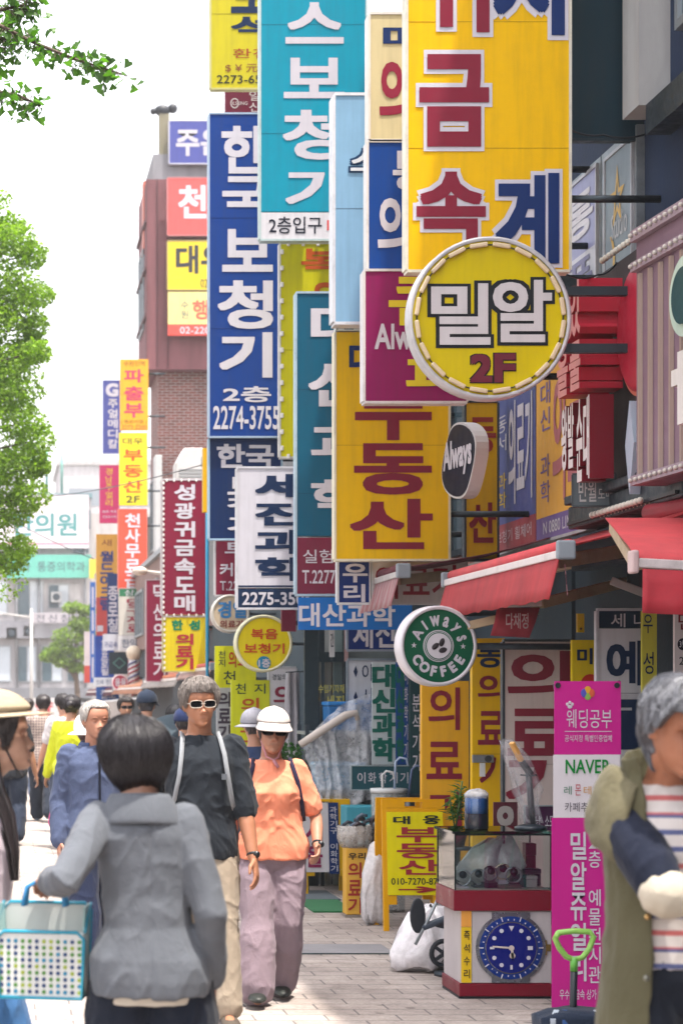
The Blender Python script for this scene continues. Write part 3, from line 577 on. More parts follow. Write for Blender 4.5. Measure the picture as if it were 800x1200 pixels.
sign('vertical_sign', 'white science supplies sign with navy letters and phone strip', 'sign', (279, 549, 358, 712), 16.2, [(549, 689, (226, 224, 234)), (690, 712, (22, 50, 86))], [
    ('세', (301, 556, 356, 583), DNV, dict(bold=.045)), ('진', (301, 589, 356, 615), DNV, dict(bold=.04)), ('과', (301, 622, 356, 648), DNV, dict(bold=.045)), ('학', (301, 654, 356, 680), DNV, dict(bold=.04)), ('2275-3501', (284, 694, 362, 709), WH, dict(off=.012, bold=.01)), ('■', (279, 686, 358, 688), DNV, {})], depth=.16, frame=(214, 214, 222))
sign('vertical_sign', 'lime yellow hearing aid sign edged with white bulbs', 'sign', (329, 286, 398, 535), 17.0, (240, 232, 20), [('복', (354, 292, 398, 322), (226, 104, 40), dict(bold=.03)), ('음', (366, 332, 396, 372), (226, 104, 40), dict(bold=.03))], depth=.16, frame=(226, 224, 216), bulbs=(13, 4, .012))
sign('vertical_sign', 'royal blue hearing aid sign with white letters and phone number', 'sign', (246, 134, 329, 511), 18.0, (16, 66, 148), [
    ('한', (261, 149, 312, 202), WH, dict(bold=.03)), ('국', (262, 208, 316, 254), WH, dict(bold=.03)), ('보', (262, 270, 318, 317), WH, dict(bold=.03)), ('청', (257, 330, 318, 384), WH, dict(bold=.03)), ('기', (259, 391, 317, 441), WH, dict(bold=.035)),
    ('2층', (262, 453, 317, 471), WH, dict(bold=.02)), ('2274-3755', (250, 476, 327, 503), WH, dict(bold=.01))], depth=.18, frame=(170, 190, 214))
sign('vertical_sign', 'dark navy hearing aid sign hanging under the royal blue one', 'sign', (246, 514, 329, 631), 18.05, (14, 46, 96), [('한국', (255, 521, 320, 548), WH, dict(bold=.03)), ('보청기', (268, 558, 318, 626), WH, dict(vert=True, bold=.03))], depth=.18, frame=(170, 200, 224))
sign('vertical_sign', 'olive yellow jewel and money exchange sign at the top', 'sign', (248, -70, 330, 103), 19.0, (214, 202, 40), [('보', (272, -30, 318, 14), DNV, dict(bold=.03)), ('석', (272, 19, 318, 44), DNV, dict(bold=.03)), ('환전', (273, 57, 316, 68), (170, 70, 40), {}), ('$ ¥ 元', (264, 75, 302, 85), (150, 90, 50), {}), ('2273-6510', (254, 88, 322, 98), (60, 60, 40), dict(off=.012))], depth=.16, frame=(196, 190, 120))
sign('vertical_sign', 'maroon sign sliver with a small pale logo between yellow and blue signs', 'sign', (264, 105, 330, 133), 19.6, (122, 44, 74), [('일신', (292, 106, 305, 132), WH, dict(vert=True)), ('ILSUNG', (272, 119, 290, 123), WH, {}), ('○', (270, 115, 280, 127), WH, dict(off=0))], depth=.14, frame=None)
sign('vertical_sign', 'maroon coffee sign with white phone number behind the white sign', 'sign', (253, 633, 300, 697), 20.5, (140, 36, 66), [('피아노', (262, 612, 290, 646), WH, {}) if 0 else ('커피', (258, 660, 290, 675), WH, dict(bold=.02)), ('T.2274', (258, 681, 290, 692), WH, {}), ('트', (264, 636, 290, 648), WH, dict(bold=.02))], depth=.14, frame=(214, 210, 212))
sign('shop_board', 'blue science shop board with white letters above the glass door', 'sign', (350, 700, 482, 738), 15.4, (24, 112, 196), [('대산과학', (351, 707, 462, 734), WH, dict(bold=.02))], depth=.08, frame=None, tilt=radians(-3), arms=1)
sign('shop_board', 'navy board with two white letters under the yellow estate sign', 'sign', (397, 657, 434, 706), 14.6, (20, 50, 122), [('우', (402, 661, 430, 682), WH, dict(bold=.025)), ('리', (403, 685, 427, 705), WH, dict(bold=.025))], depth=.12, frame=(214, 216, 220), arms=0)
sign('shop_board', 'white medical supplies board with maroon letters under the yellow estate sign', 'sign', (435, 657, 545, 706), 14.6, (228, 220, 222), [('의료기', (438, 662, 534, 702), (166, 44, 66), dict(off=.015))], depth=.12, frame=(220, 216, 218), arms=1)
sign('shop_board', 'navy shop board with white letters left of the coffee sign', 'sign', (408, 722, 462, 761), 16.6, (18, 52, 128), [('세신', (414, 727, 462, 759), WH, dict(bold=.02))], depth=.1, frame=(150, 160, 176), arms=1)
sign('shop_board', 'narrow navy board with small white letters beside the coffee sign', 'sign', (465, 722, 500, 761), 16.65, (22, 56, 124), [('대', (468, 726, 480, 738), WH, {}), ('신', (468, 743, 480, 757), WH, {})], depth=.1, frame=(150, 160, 176), arms=1)
sign('window_board', 'white window board listing two lines with black diamonds', 'sign', (408, 774, 468, 862), 16.9, (216, 220, 228), [('◆', (414, 780, 419, 794), DNV, {}), ('◆', (414, 810, 419, 824), DNV, {}), ('이화', (424, 778, 452, 798), (30, 54, 96), {}), ('시약', (424, 806, 452, 828), (30, 54, 96), {}), ('기구', (424, 834, 452, 856), (30, 54, 96), {})], depth=.05, frame=(150, 164, 176), arms=0)
sign('window_board', 'white board with a column of bulky green letters', 'sign', (436, 776, 463, 896), 16.5, (206, 218, 222), [('대신과학', (437, 778, 462, 893), (10, 106, 92), dict(vert=True, bold=.05, gap=.1))], depth=.05, frame=None, arms=0)
sign('window_board', 'blue board with a column of bulky green letters beside the white one', 'sign', (464, 776, 478, 896), 16.45, (24, 78, 150), [('대신과학', (464.5, 778, 473, 893), (10, 106, 92), dict(vert=True, bold=.05, gap=.1)), ('이화학기기', (473.5, 782, 477.5, 890), WH, dict(vert=True))], depth=.05, frame=None, arms=0)
sign('window_board', 'dark green board with white letter column behind the coffee sign', 'sign', (480, 790, 496, 930), 16.0, (34, 70, 76), [('분석기기', (483, 812, 492, 905), WH, dict(vert=True))], depth=.05, frame=None, arms=0)
sign('window_board', 'teal board with one line of white letters behind the umbrella basket', 'sign', (412, 898, 500, 925), 16.2, (40, 92, 104), [('이화학기기제', (417, 905, 492, 918), WH, dict(spread=True, gap=.25))], depth=.05, frame=(160, 176, 180), fw=.008, arms=0)
# coffee sign
t, R, s = round_sign('round_sign', 'round green coffee shop sign with white rim and coffee beans', (513, 757), 45, 12.6, (10, 96, 66), (226, 222, 228), .1, rz=radians(9))
mb = MB(); ringtext(mb, 'Always', (0, R), .155, .062, .05, radians(-62), radians(72), True, -.008, .015, .035); ringtext(mb, 'COFFEE', (0, R), .158, .062, .05, radians(238), radians(122), False, -.008, .02, .05)
for a in (-88, 90): put(mb, '★', (.158 * sin(radians(a)) - .018, R + .158 * cos(radians(a)) - .018, .158 * sin(radians(a)) + .018, R + .158 * cos(radians(a)) + .018), 0, 0, -.008)
mb.build('lettering', M(WH, 'paint', .45), t, fix=False)
for nm, r_, c, y in (('ring', .098, WH, .008), ('ring', .092, (10, 96, 66), .010), ('ring', .088, WH, .012), ('ring', .084, (10, 96, 66), .014), ('disc', .078, (230, 226, 234), .016)):
    mb = MB(); mb.lathe([(r_, -y), (r_, -.003)], (0, 0, R), 40, 'y'); mb.build(nm, M(c, 'paint', .45), t)
for dx, dz, an in ((-.024, -.002, 50), (.018, .022, 20), (.024, -.026, 75)):
    mb = MB(); mb.ball((0, 0, 0), (.017, .006, .027), 12, 8); mb.box(-.0018, .0018, -.0075, -.005, -.026, .026); o = mb.build('bean', M((44, 34, 42), 'plain', .4), t, True); o.location = (dx, -.018, R + dz); o.rotation_euler = (0, radians(an), 0)
mb = MB(); mb.tube([(R, .05, R), (1.1, .05, R)], .02); mb.build('bracket', STEEL, t, True)
# small round signs further along
t, R, s = round_sign('round_sign', 'round yellow hearing aid sign above the woman in the white cap', (309, 754), 32, 17.4, (244, 222, 20), (220, 216, 180), .12)
q = rl(t, s, (309, 754), 32)
for tx, b, c in (('복음', (294, 737, 325, 749), (216, 84, 36)), ('보청기', (286, 754, 333, 766), (216, 84, 36))):
    mb = MB(); put(mb, tx, q(b), .015, .01, -.008); mb.build('lettering', M(c, 'paint', .45), t, fix=False)
mb = MB(); mb.lathe([(8 / s, -.010), (8 / s, -.005)], ((0), 0, (754 + 32 - 777) / s), 24, 'y'); mb.build('badge', M((40, 140, 180), 'paint', .45), t)
mb = MB(); put(mb, '1층', q((303, 772, 316, 782)), .02, .01, -.013); mb.build('lettering', M(WH, 'paint', .45), t, fix=False)
mb = MB(); mb.tube([(R, .06, R), (.85, .06, R)], .015); mb.build('bracket', STEEL, t, True)
t, R, s = round_sign('round_sign', 'round cream medical sign with blue letters behind the yellow one', (270, 719), 21, 20.0, (226, 204, 176), (214, 206, 196), .12)
q = rl(t, s, (270, 719), 21)
mb = MB(); put(mb, '경일', q((256, 705, 288, 724)), .025, .02, -.008); mb.build('lettering', M((70, 140, 200), 'paint', .45), t, fix=False)
mb = MB(); put(mb, '의료기', q((258, 727, 284, 736)), .02, .01, -.008); mb.build('lettering', M((150, 60, 60), 'paint', .45), t, fix=False)
mb = MB(); mb.tube([(R, .06, R), (.85, .06, R)], .015); mb.build('bracket', STEEL, t, True)
LIME = (226, 226, 32)
sign('vertical_sign', 'lime medical sign partly behind the round yellow sign', 'sign', (252, 757, 300, 806), 19.2, LIME, [('천지', (256, 762, 264, 782), (30, 50, 60), dict(vert=True)), ('의료기', (268, 763, 298, 782), (206, 84, 40), dict(bold=.02)), ('천', (262, 786, 276, 802), (30, 50, 60), {})], depth=.1, frame=None)
sign('standing_sign', 'lime medical sign with orange letters behind the woman in the white cap', 'sign', (271, 797, 316, 935), 17.6, (216, 222, 36), [('천', (276, 801, 288, 813), (30, 60, 60), {}), ('지', (298, 801, 311, 813), (30, 60, 60), {}), ('의', (283, 818, 303, 834), (196, 96, 40), dict(bold=.02)), ('료', (282, 842, 300, 858), (196, 96, 40), dict(bold=.02)), ('기', (283, 866, 300, 884), (196, 96, 40), dict(bold=.02))], depth=.1, frame=None, arms=0)
sign('shop_board', 'white medical board with maroon letters right of the lime sign', 'sign', (316, 783, 346, 890), 18.6, (222, 218, 226), [('경일의료기', (319, 790, 346, 797), (50, 70, 90), {}), ('의', (321, 803, 345, 828), (150, 50, 76), dict(bold=.02)), ('료', (321, 834, 345, 858), (150, 50, 76), dict(bold=.02))], depth=.1, frame=(196, 198, 206), arms=1)
sign('shop_board', 'pale board with dark letters behind the man in black', 'sign', (254, 806, 272, 880), 19.6, (206, 206, 210), [('의료기', (256, 810, 270, 868), (80, 70, 86), dict(vert=True, bold=.03))], depth=.1, frame=None, arms=0)
sign('vertical_sign', 'small navy sign between maroon and yellow letters low on the wall', 'sign', (330, 690, 347, 740), 17.0, (120, 40, 64), [('보', (334, 694, 345, 706), WH, {})], depth=.1, frame=None)
# standing boards by the shop front on the right
sign('standing_sign', 'tall amber medical board with maroon letters under the coffee sign', 'sign', (494, 798, 549, 1010), 14.0, (246, 184, 40), [('의', (502, 806, 538, 855), MAR, dict(off=.02)), ('료', (500, 870, 540, 912), MAR, dict(bold=.02)), ('기', (502, 928, 540, 968), MAR, dict(bold=.02))], depth=.12, frame=None, arms=0)
sign('standing_sign', 'tall yellow medical board with navy top letter and hasp lock', 'sign', (553, 748, 591, 1020), 13.3, (246, 196, 8), [('동', (559, 754, 588, 782), DNV, dict(bold=.02)), ('의', (560, 790, 590, 823), MAR, dict(bold=.02)), ('료', (560, 834, 590, 872), MAR, dict(bold=.02)), ('기', (562, 884, 590, 924), MAR, dict(bold=.02))], depth=.12, frame=None, arms=0)
sign('standing_sign', 'wide white medical board with huge maroon letters', 'sign', (591, 752, 669, 1040), 12.9, (222, 206, 200), [('의', (596, 764, 666, 824), MAR, dict(bold=.025)), ('료', (596, 832, 666, 884), MAR, dict(bold=.03)), ('기', (594, 886, 662, 946), MAR, dict(bold=.03))], depth=.1, frame=(60, 70, 78), arms=0)
sign('standing_sign', 'small yellow board with one navy letter above the magenta banner', 'sign', (670, 750, 702, 860), 12.5, (250, 222, 20), [('미', (676, 760, 693, 778), DNV, dict(bold=.03)), ('●', (680, 790, 702, 812), (226, 70, 50), {})], depth=.08, frame=None, arms=0)
sign('standing_sign', 'white craft board with navy bands and letters beside the older woman', 'sign', (701, 716, 757, 930), 11.9, [(716, 736, (24, 50, 74)), (736.5, 812, (216, 218, 226)), (812.5, 930, (204, 206, 214))], [('세', (715, 719, 732, 735), WH, {}), ('나', (742, 719, 756, 735), WH, {}), ('예', (711, 752, 752, 802), DNV, dict(bold=.03)), ('물', (709, 822, 752, 876), DNV, dict(bold=.05))], depth=.08, frame=(200, 202, 210), arms=0)
sign('standing_sign', 'narrow yellow and white board right of the navy banded craft board', 'sign', (752, 716, 769, 930), 11.7, [(716, 930, (216, 210, 80))], [('우', (753, 720, 764, 742), DNV, {}), ('성', (753, 764, 765, 790), DNV, {}), ('당', (753, 806, 765, 836), DNV, {})], depth=.06, frame=None, arms=0)
sign('shop_board', 'pale shop board with maroon and navy marks at the right edge', 'sign', (790, 716, 830, 860), 11.3, (226, 216, 216), [('민', (794, 718, 812, 738), (130, 50, 60), {}), ('●', (793, 748, 805, 762), (30, 36, 50), {}), ('3번', (795, 750, 803, 759), WH, {'y': -.006}), ('2층', (795, 768, 812, 780), (30, 36, 50), {})], depth=.06, frame=None, arms=0)
sign('shop_board', 'small yellow tag sign under the red awning', 'sign', (676, 719, 684, 741), 12.6, (246, 206, 20), [('★', (678, 734, 682, 739), (40, 40, 50), {})], depth=.05, frame=None, arms=0)
# ---------------------------------------------------------------- far signs on the left of the row
sign('roof_sign', 'violet blue rooftop sign on the brick tower', 'sign', (199, 142, 262, 191), 49.6, (88, 96, 178), [('주은', (207, 152, 262, 182), WH, dict(bold=.03))], depth=.2, frame=(190, 190, 206), fw=.03, arms=0, k=.6)
sign('wall_sign', 'coral red wall sign high on the brick tower', 'sign', (197, 209, 262, 275), 49.3, (236, 100, 98), [('천', (210, 218, 241, 255), WH, dict(bold=.03)), ('사', (246, 218, 262, 255), WH, dict(bold=.03))], depth=.2, frame=(190, 120, 120), fw=.03, arms=0)
sign('wall_sign', 'yellow wall sign with dark letters on the brick tower', 'sign', (197, 283, 262, 339), 49.3, (244, 216, 50), [('대우', (207, 288, 264, 320), (60, 60, 66), dict(bold=.03)), ('02-2274', (235, 327, 264, 337), (60, 60, 66), {})], depth=.2, frame=(170, 150, 90), fw=.03, arms=0)
sign('wall_sign', 'cream and red wall sign lowest on the brick tower', 'sign', (197, 342, 262, 393), 49.3, [(342, 380, (246, 226, 150)), (380, 393, (234, 90, 80))], [('수원', (212, 352, 221, 374), (110, 130, 130), dict(vert=True)), ('행', (226, 352, 244, 374), (230, 110, 90), dict(bold=.02)), ('02-2201', (211, 383, 250, 391), WH, {})], depth=.2, frame=None, arms=0)
sign('wall_sign', 'faded red sign strip on the street side corner of the brick tower', 'sign', (168, 212, 172, 298), 50.4, (228, 130, 110), [], depth=.8, frame=None, arms=0)
FG = 'vertical signs on the brick tower'
sign('vertical_sign', 'orange domestic help agency sign with magenta letters', 'sign', (141, 421, 174, 504), 47, (248, 176, 44), [('수원인력', (145, 423, 170, 429), (120, 90, 40), {}), ('파', (146, 433, 168, 448), (200, 60, 100), dict(bold=.02)), ('출', (146, 453, 168, 469), (200, 60, 100), dict(bold=.02)), ('부', (146, 473, 168, 489), (200, 60, 100), dict(bold=.02)), ('( 종로지점 )', (142, 492, 172, 497), (120, 90, 40), {}), ('2273-2200', (143, 498, 172, 503), (226, 90, 60), {})], depth=.25, frame=None, group=FG)
sign('vertical_sign', 'yellow estate agent sign marked 2F with orange letters', 'sign', (140, 507, 173, 592), 47, (250, 222, 40), [('대우', (144, 513, 168, 521), (60, 70, 50), {}), ('부', (145, 527, 167, 540), (228, 90, 40), dict(bold=.02)), ('동', (145, 545, 167, 559), (228, 90, 40), dict(bold=.02)), ('산', (145, 563, 167, 577), (228, 90, 40), dict(bold=.02)), ('2F', (148, 581, 164, 589), (90, 90, 50), dict(bold=.02))], depth=.25, frame=None, group=FG)
sign('vertical_sign', 'red orange sign with a column of white letters', 'sign', (139, 597, 172, 692), 47, (230, 90, 68), [('천사무료급', (147, 601, 164, 690), WH, dict(vert=True, bold=.02))], depth=.25, frame=(214, 120, 100), group=FG)
sign('vertical_sign', 'white billiard supplies sign with green top strip', 'sign', (140, 690, 172, 744), 46.5, [(690, 699, (50, 130, 90)), (699, 744, (222, 216, 206))], [('삼보', (146, 691, 170, 698), WH, {}), ('당구재료', (149, 701, 168, 741), (170, 50, 76), dict(vert=True, bold=.02, gap=.1))], depth=.3, frame=(196, 190, 184), group=FG)
sign('shop_board', 'small white board with grey blue letters under the billiard sign', 'sign', (139, 745, 173, 763), 46.4, (228, 226, 228), [('한일기', (143, 749, 170, 759), (80, 100, 130), {})], depth=.2, frame=None, group=FG)
sign('vertical_sign', 'violet medical sign with a white ring mark behind the orange sign', 'sign', (121, 446, 142, 531), 56, (84, 92, 170), [('G', (125, 450, 138, 464), WH, dict(bold=.05)), ('주얼메디칼', (127, 467, 138, 526), WH, dict(vert=True, bold=.02))], depth=.3, frame=(170, 176, 210), group=FG)
sign('vertical_sign', 'magenta jewellery sign with small yellow letters', 'sign', (117, 545, 140, 613), 55, (206, 50, 110), [('경남주얼리', (124, 548, 132, 594), (240, 200, 70), dict(vert=True)), ('보석', (120, 598, 136, 601), WH, {}), ('귀금속시계', (120, 604, 136, 607), WH, {})], depth=.25, frame=None, group=FG)
sign('vertical_sign', 'ochre acrylic shop sign with navy letters and red foot', 'sign', (113, 626, 140, 745), 54, [(626, 700, (238, 176, 70)), (700, 745, (206, 80, 76))], [('새', (119, 632, 131, 640), (150, 80, 40), {}), ('월드아크릴', (118, 645, 133, 716), (40, 60, 130), dict(vert=True, bold=.03)), ('■', (114, 733, 121, 740), WH, {})], depth=.25, frame=None, group=FG)
sign('vertical_sign', 'navy sign sliver with white letter column behind the red orange sign', 'sign', (126, 672, 142, 744), 52, (30, 60, 120), [('종로칠', (127, 686, 138, 742), WH, dict(vert=True, bold=.02))], depth=.2, frame=None, group=FG)
sign('vertical_sign', 'royal blue sign with white letter column low over the crowd', 'sign', (112, 745, 134, 794), 51, (30, 70, 160), [('신광프로필', (119, 747, 127, 792), WH, dict(vert=True, bold=.02))], depth=.2, frame=None, group=FG)
sign('shop_board', 'white and blue precious metals board beside the royal blue sign', 'sign', (121, 743, 140, 762), 49, (218, 220, 232), [('귀금속', (122, 752, 138, 759), (60, 80, 150), {})], depth=.15, frame=None, group=FG)
sign('shop_board', 'small dark square sign with a thin green emblem', 'sign', (128, 764, 150, 790), 47.5, (38, 54, 66), [('◇', (132, 770, 148, 784), (90, 140, 130), dict(off=0))], depth=.15, frame=None, group=FG)
sign('shop_board', 'white band sign across the foot of the royal blue sign', 'sign', (110, 794, 136, 804), 50.5, (214, 218, 226), [('인쇄 명함', (113, 796, 133, 802), (110, 120, 150), {})], depth=.15, frame=None, group=FG)
sign('shop_board', 'blue board at the foot of the far signs', 'sign', (113, 805, 140, 822), 52, (40, 96, 176), [('칠보', (118, 808, 136, 819), WH, {})], depth=.15, frame=None, group=FG)
sign('vertical_sign', 'thin blue and white striped sign beside the far tree', 'sign', (106, 682, 112, 800), 58, (60, 110, 190), [('||||', (108, 686, 110, 796), WH, dict(vert=True, off=0))], depth=.2, frame=None, group=FG)
sign('vertical_sign', 'pale pink sign with red foot beside the far tree', 'sign', (99, 740, 106, 800), 60, [(740, 780, (226, 214, 218)), (780, 800, (210, 90, 80))], [], depth=.2, frame=None, group=FG)
t, R, s = round_sign('round_sign', 'round crimson far sign with white letters', (141, 800), 9, 46, (196, 50, 84), (226, 200, 206), .12); q = rl(t, s, (141, 800), 9)
mb = MB(); put(mb, '응용', q((135, 795, 148, 804)), .02, .02, -.008); mb.build('lettering', M(WH, 'paint'), t, fix=False)
t = thing('barber_pole', 'white striped barber pole with a round globe on top', 'barber pole', P(157, 816, 45)); s = F / 45
mb = MB(); mb.lathe([(.11, 0), (.11, .8)], n=16); mb.build('cylinder', M((232, 228, 228), 'plain', .4), t, True)
for k in range(3):
    mb = MB(); pts = [(.116 * cos(2 * pi * (i / 16 + k / 3)), .116 * sin(2 * pi * (i / 16 + k / 3)), .02 + .76 * i / 40) for i in range(41)]; mb.tube(pts, .022, 6); mb.build('stripe', M((90, 94, 140) if k % 2 else (170, 70, 80), 'plain', .4), t, True)
mb = MB(); mb.ball((0, 0, .95), .17, 16, 10); mb.build('globe', M((232, 214, 190), 'plain', .3), t, True)
mb = MB(); mb.tube([(0, .1, .4), (.6, .1, .4)], .03); mb.build('bracket', STEEL, t, True)
sign('vertical_sign', 'tall maroon wholesale sign with white letters and a dotted bulb border', 'sign', (191, 563, 243, 721), 27, (140, 30, 62), [('성광귀금속도매', (205, 566, 228, 718), WH, dict(vert=True, bold=.03, gap=.18))], depth=.25, frame=(206, 196, 200), fw=.025, bulbs=(26, 6, .011), wall=3.1)
sign('vertical_sign', 'yellow sign with green and crimson letters under the maroon wholesale sign', 'sign', (192, 722, 243, 786), 27, (238, 216, 40), [('한', (202, 727, 214, 738), (20, 140, 100), dict(bold=.05)), ('성', (222, 727, 234, 738), (20, 140, 100), dict(bold=.05)), ('의료기', (207, 742, 226, 785), (184, 50, 66), dict(vert=True, bold=.04))], depth=.25, frame=(206, 196, 120), bulbs=(10, 0, .011), wall=3.1)
sign('vertical_sign', 'maroon sign with thin white letters left of the wholesale sign', 'sign', (172, 680, 196, 798), 33, (138, 32, 66), [('덕산의료기', (180, 683, 194, 796), WH, dict(vert=True, bold=.01))], depth=.2, frame=(180, 160, 166), wall=3.1)
sign('vertical_sign', 'slim amber sign edge between brick tower and blue signs', 'sign', (238, 525, 248, 600), 22, (240, 186, 20), [], depth=.2, frame=None, wall=3.1)
t = thing('sign_pole', 'pale blue pole beside the maroon wholesale sign', 'pole', P(243, 700, 24)); mb = MB(); mb.tube([(0, 0, -2.7), (0, 0, 1.35)], .02, 8); mb.build('pole', M((60, 160, 200), 'paint', .4), t, True); mb = MB(); mb.box(-.06, .06, -.06, .06, -2.75, -2.7); mb.build('base_plate', STEEL, t)
t = thing('wall_lamp', 'pale swan neck wall lamp by the maroon signs', 'lamp', P(192, 674, 31)); mb = MB(); mb.tube([(.5, 0, 0), (0, 0, .02), (-.28, 0, .06)], [.035, .03, .02], 8); mb.build('arm', M((226, 214, 206), 'plain', .4), t, True); mb = MB(); mb.ball((-.36, 0, .06), (.12, .1, .07)); mb.build('lamp_head', M((232, 214, 200), 'plain', .3), t, True)
# clinic signs
sign('clinic_sign', 'big white clinic sign with teal letters at the street end', 'sign', (-30, 580, 104, 642), 111.6, (236, 226, 232), [('한의원', (15, 602, 90, 628), (70, 150, 150), dict(off=.02, bold=.01)), ('■', (-30, 636, 104, 638.5), (220, 150, 170), {})], depth=.25, frame=(214, 196, 206), arms=0)
sign('clinic_sign', 'long mint green sign with thin dark letters under the white clinic sign', 'sign', (8, 650, 107, 677), 111.2, (110, 196, 178), [('내과', (14, 658, 36, 670), (80, 100, 110), {}), ('통증의학과', (44, 658, 100, 670), (80, 100, 110), {})], depth=.6, frame=None, arms=0)
sign('clinic_sign', 'small yellow sign at the end of the mint sign', 'sign', (105, 655, 118, 678), 110.6, (244, 206, 60), [], depth=.4, frame=None, arms=0)
sign('clinic_sign', 'row of faint dark letters on the clinic ledge', 'sign', (36, 718, 88, 730), 111.0, (190, 184, 190), [('전신침', (40, 720, 84, 729), (80, 84, 96), dict(spread=True, gap=.3))], depth=.2, frame=None, arms=0)
sign('market_sign', 'wide pale market sign with dark and red letters above the crowd', 'sign', (-30, 818, 90, 842), 108, (222, 216, 214), [('수산보', (0, 821, 40, 838), (60, 90, 100), dict(bold=.01)), ('약', (42, 821, 62, 838), (190, 60, 60), dict(bold=.02)), ('국', (66, 821, 86, 838), (90, 120, 110), {})], depth=.3, frame=None, arms=0)
t = thing('street_pole', 'thin pale street pole in front of the far clinic', 'pole', (1.42, 92, 0)); mb = MB(); mb.tube([(0, 0, 0), (0, 0, 5.5)], [.09, .06], 8); mb.build('pole', M((200, 198, 196), 'paint', .4), t, True); mb = MB(); mb.tube([(0, 0, 5.1), (-1.4, 0, 5.3)], .04, 6); mb.build('arm', M((200, 198, 196), 'paint', .4), t, True); mb = MB(); mb.box(-1.7, -1.3, -.1, .1, 5.2, 5.32); mb.build('lamp_head', M((210, 210, 210), 'paint', .4), t, bevel=.03)
# ---------------------------------------------------------------- signs on the wall, facing across the street
def wall_sign(name, label, X, y0, y1, z0, z1, bands, texts, depth=.06, frame=(190, 190, 196), k=.72):
    """y0 far end, y1 near end; local x runs 0..w from far to near"""
    t = thing(name, label, 'sign', (X, y0, z0), radians(-90), 'boards on the wall'); w = y0 - y1; h = z1 - z0
    for a, b, c0, c1, c in bands:
        mb = MB(); mb.box(a * w, b * w, 0, depth, c0 * h, c1 * h); mb.build('panel', M(c, 'paint', .4, k), t)
    if frame:
        mb = MB(); mb.box(-.02, w + .02, -.008, depth, h, h + .02); mb.box(-.02, w + .02, -.008, depth, -.02, 0); mb.box(-.02, 0, -.008, depth, 0, h); mb.box(w, w + .02, -.008, depth, 0, h); mb.build('frame', M(frame, 'metal', .4, .8, metal=.3), t)
    for s_, (a, c0, b, c1), c, *o in texts:
        mb = MB(); puts(mb, s_, (a * w, c0 * h, b * w, c1 * h), y=-.004, **(o[0] if o else {})); mb.build('lettering', M(c, 'paint', .45, k), t, fix=False)
    return t
wall_sign('wall_board', 'large blue and amber medical board on the brick wall above the red awning', 3.7, 15.35, 12.93, 2.66, 3.83, [(0, .49, .17, 1, (90, 100, 160)), (0, .49, 0, .17, (176, 84, 92)), (.5, 1, .13, 1, (248, 188, 84)), (.5, 1, 0, .13, (126, 104, 164))], [
    ('동서', (.04, .62, .16, .86), WH, dict(vert=True)), ('과학', (.04, .26, .16, .5), (226, 190, 60), dict(vert=True)), ('의료기', (.19, .28, .46, .9), WH, dict(off=.025)), ('보청기 휠체어', (.04, .05, .45, .13), (226, 200, 206), {}),
    ('대신', (.55, .62, .65, .92), (128, 110, 170), dict(vert=True)), ('과학', (.55, .2, .65, .5), (128, 110, 170), dict(vert=True)), ('의료', (.68, .2, .97, .92), (196, 120, 130), dict(off=.02)), ('N 0880 LINA', (.58, .03, .9, .1), WH, {})])
wall_sign('wall_board', 'grey window poster with a gold star above the fluted shop fascia', 3.74, 12.66, 12.14, 4.08, 4.9, [(0, 1, 0, 1, (150, 166, 178))], [('☆', (.2, .45, .75, .9), (236, 196, 110), dict(off=.01)), ('Studio', (.25, .36, .85, .55), (216, 220, 226), {}), (')', (.2, .06, .4, .4), (236, 196, 110), {})])
wall_sign('wall_board', 'pale lilac window poster with white letters left of the grey poster', 3.74, 13.6, 12.86, 3.96, 4.92, [(0, 1, .5, 1, (176, 180, 222)), (0, 1, 0, .5, (232, 234, 246))], [('통', (.1, .62, .9, .9), (240, 238, 246), dict(bold=.03)), ('품', (.12, .2, .88, .46), (150, 150, 190), dict(bold=.02))])
# fluted fascia
t = thing('fluted_fascia', 'mauve fluted shop fascia with beige ribs at the right edge', 'shop sign', (3.4, 10.95, 2.72), radians(-87), 'boards on the wall')
mb = MB(); mb.box(0, 2.2, 0, .3, 0, 1.38); mb.build('backing', M((140, 112, 128), 'paint', .5), t)
first = None
for i in range(15):
    if first is None:
        mb = MB(); mb.loft([[(0, 0, z), (.012, -.016, z), (.034, -.016, z), (.046, 0, z)] for z in (.05, 1.12)], True); first = o = mb.build('rib', M((182, 158, 148), 'paint', .5, .6), t)
    else: o = first.copy(); COL.objects.link(o)
    o.location = (.05 + i * .145, -.002, 0)
for z, h in ((1.3, .06), (1.14, .05), (0, .05)):
    mb = MB(); mb.box(0, 2.2, -.035, -.001, z, z + h); mb.build('trim', M((170, 150, 160), 'paint', .5), t)
    bulbs(t, [(.03 + i * .07, -.045, z + h * .5) for i in range(30)], .013, M((206, 198, 190), 'plain', .3))
mb = MB(); mb.lathe([(.2, 0), (.2, .06)], (.92, -.1, .84), 32, 'y'); mb.lathe([(.15, -.006), (.15, 0)], (.92, -.1, .84), 32, 'y'); o = mb.build('roundel', [M((196, 216, 200), 'paint', .4)], t)
mb = MB(); mb.lathe([(.14, -.014), (.14, -.007)], (.92, -.1, .84), 32, 'y'); mb.build('roundel_core', M((20, 70, 76), 'paint', .4), t)
mb = MB(); mb.box(.72, .9, -.09, -.04, .42, .5); mb.box(.8, .88, -.09, -.04, .22, .4199); mb.box(.8, .88, -.09, -.04, .5001, .58); mb.build('lettering', M((232, 226, 222), 'paint', .4), t)
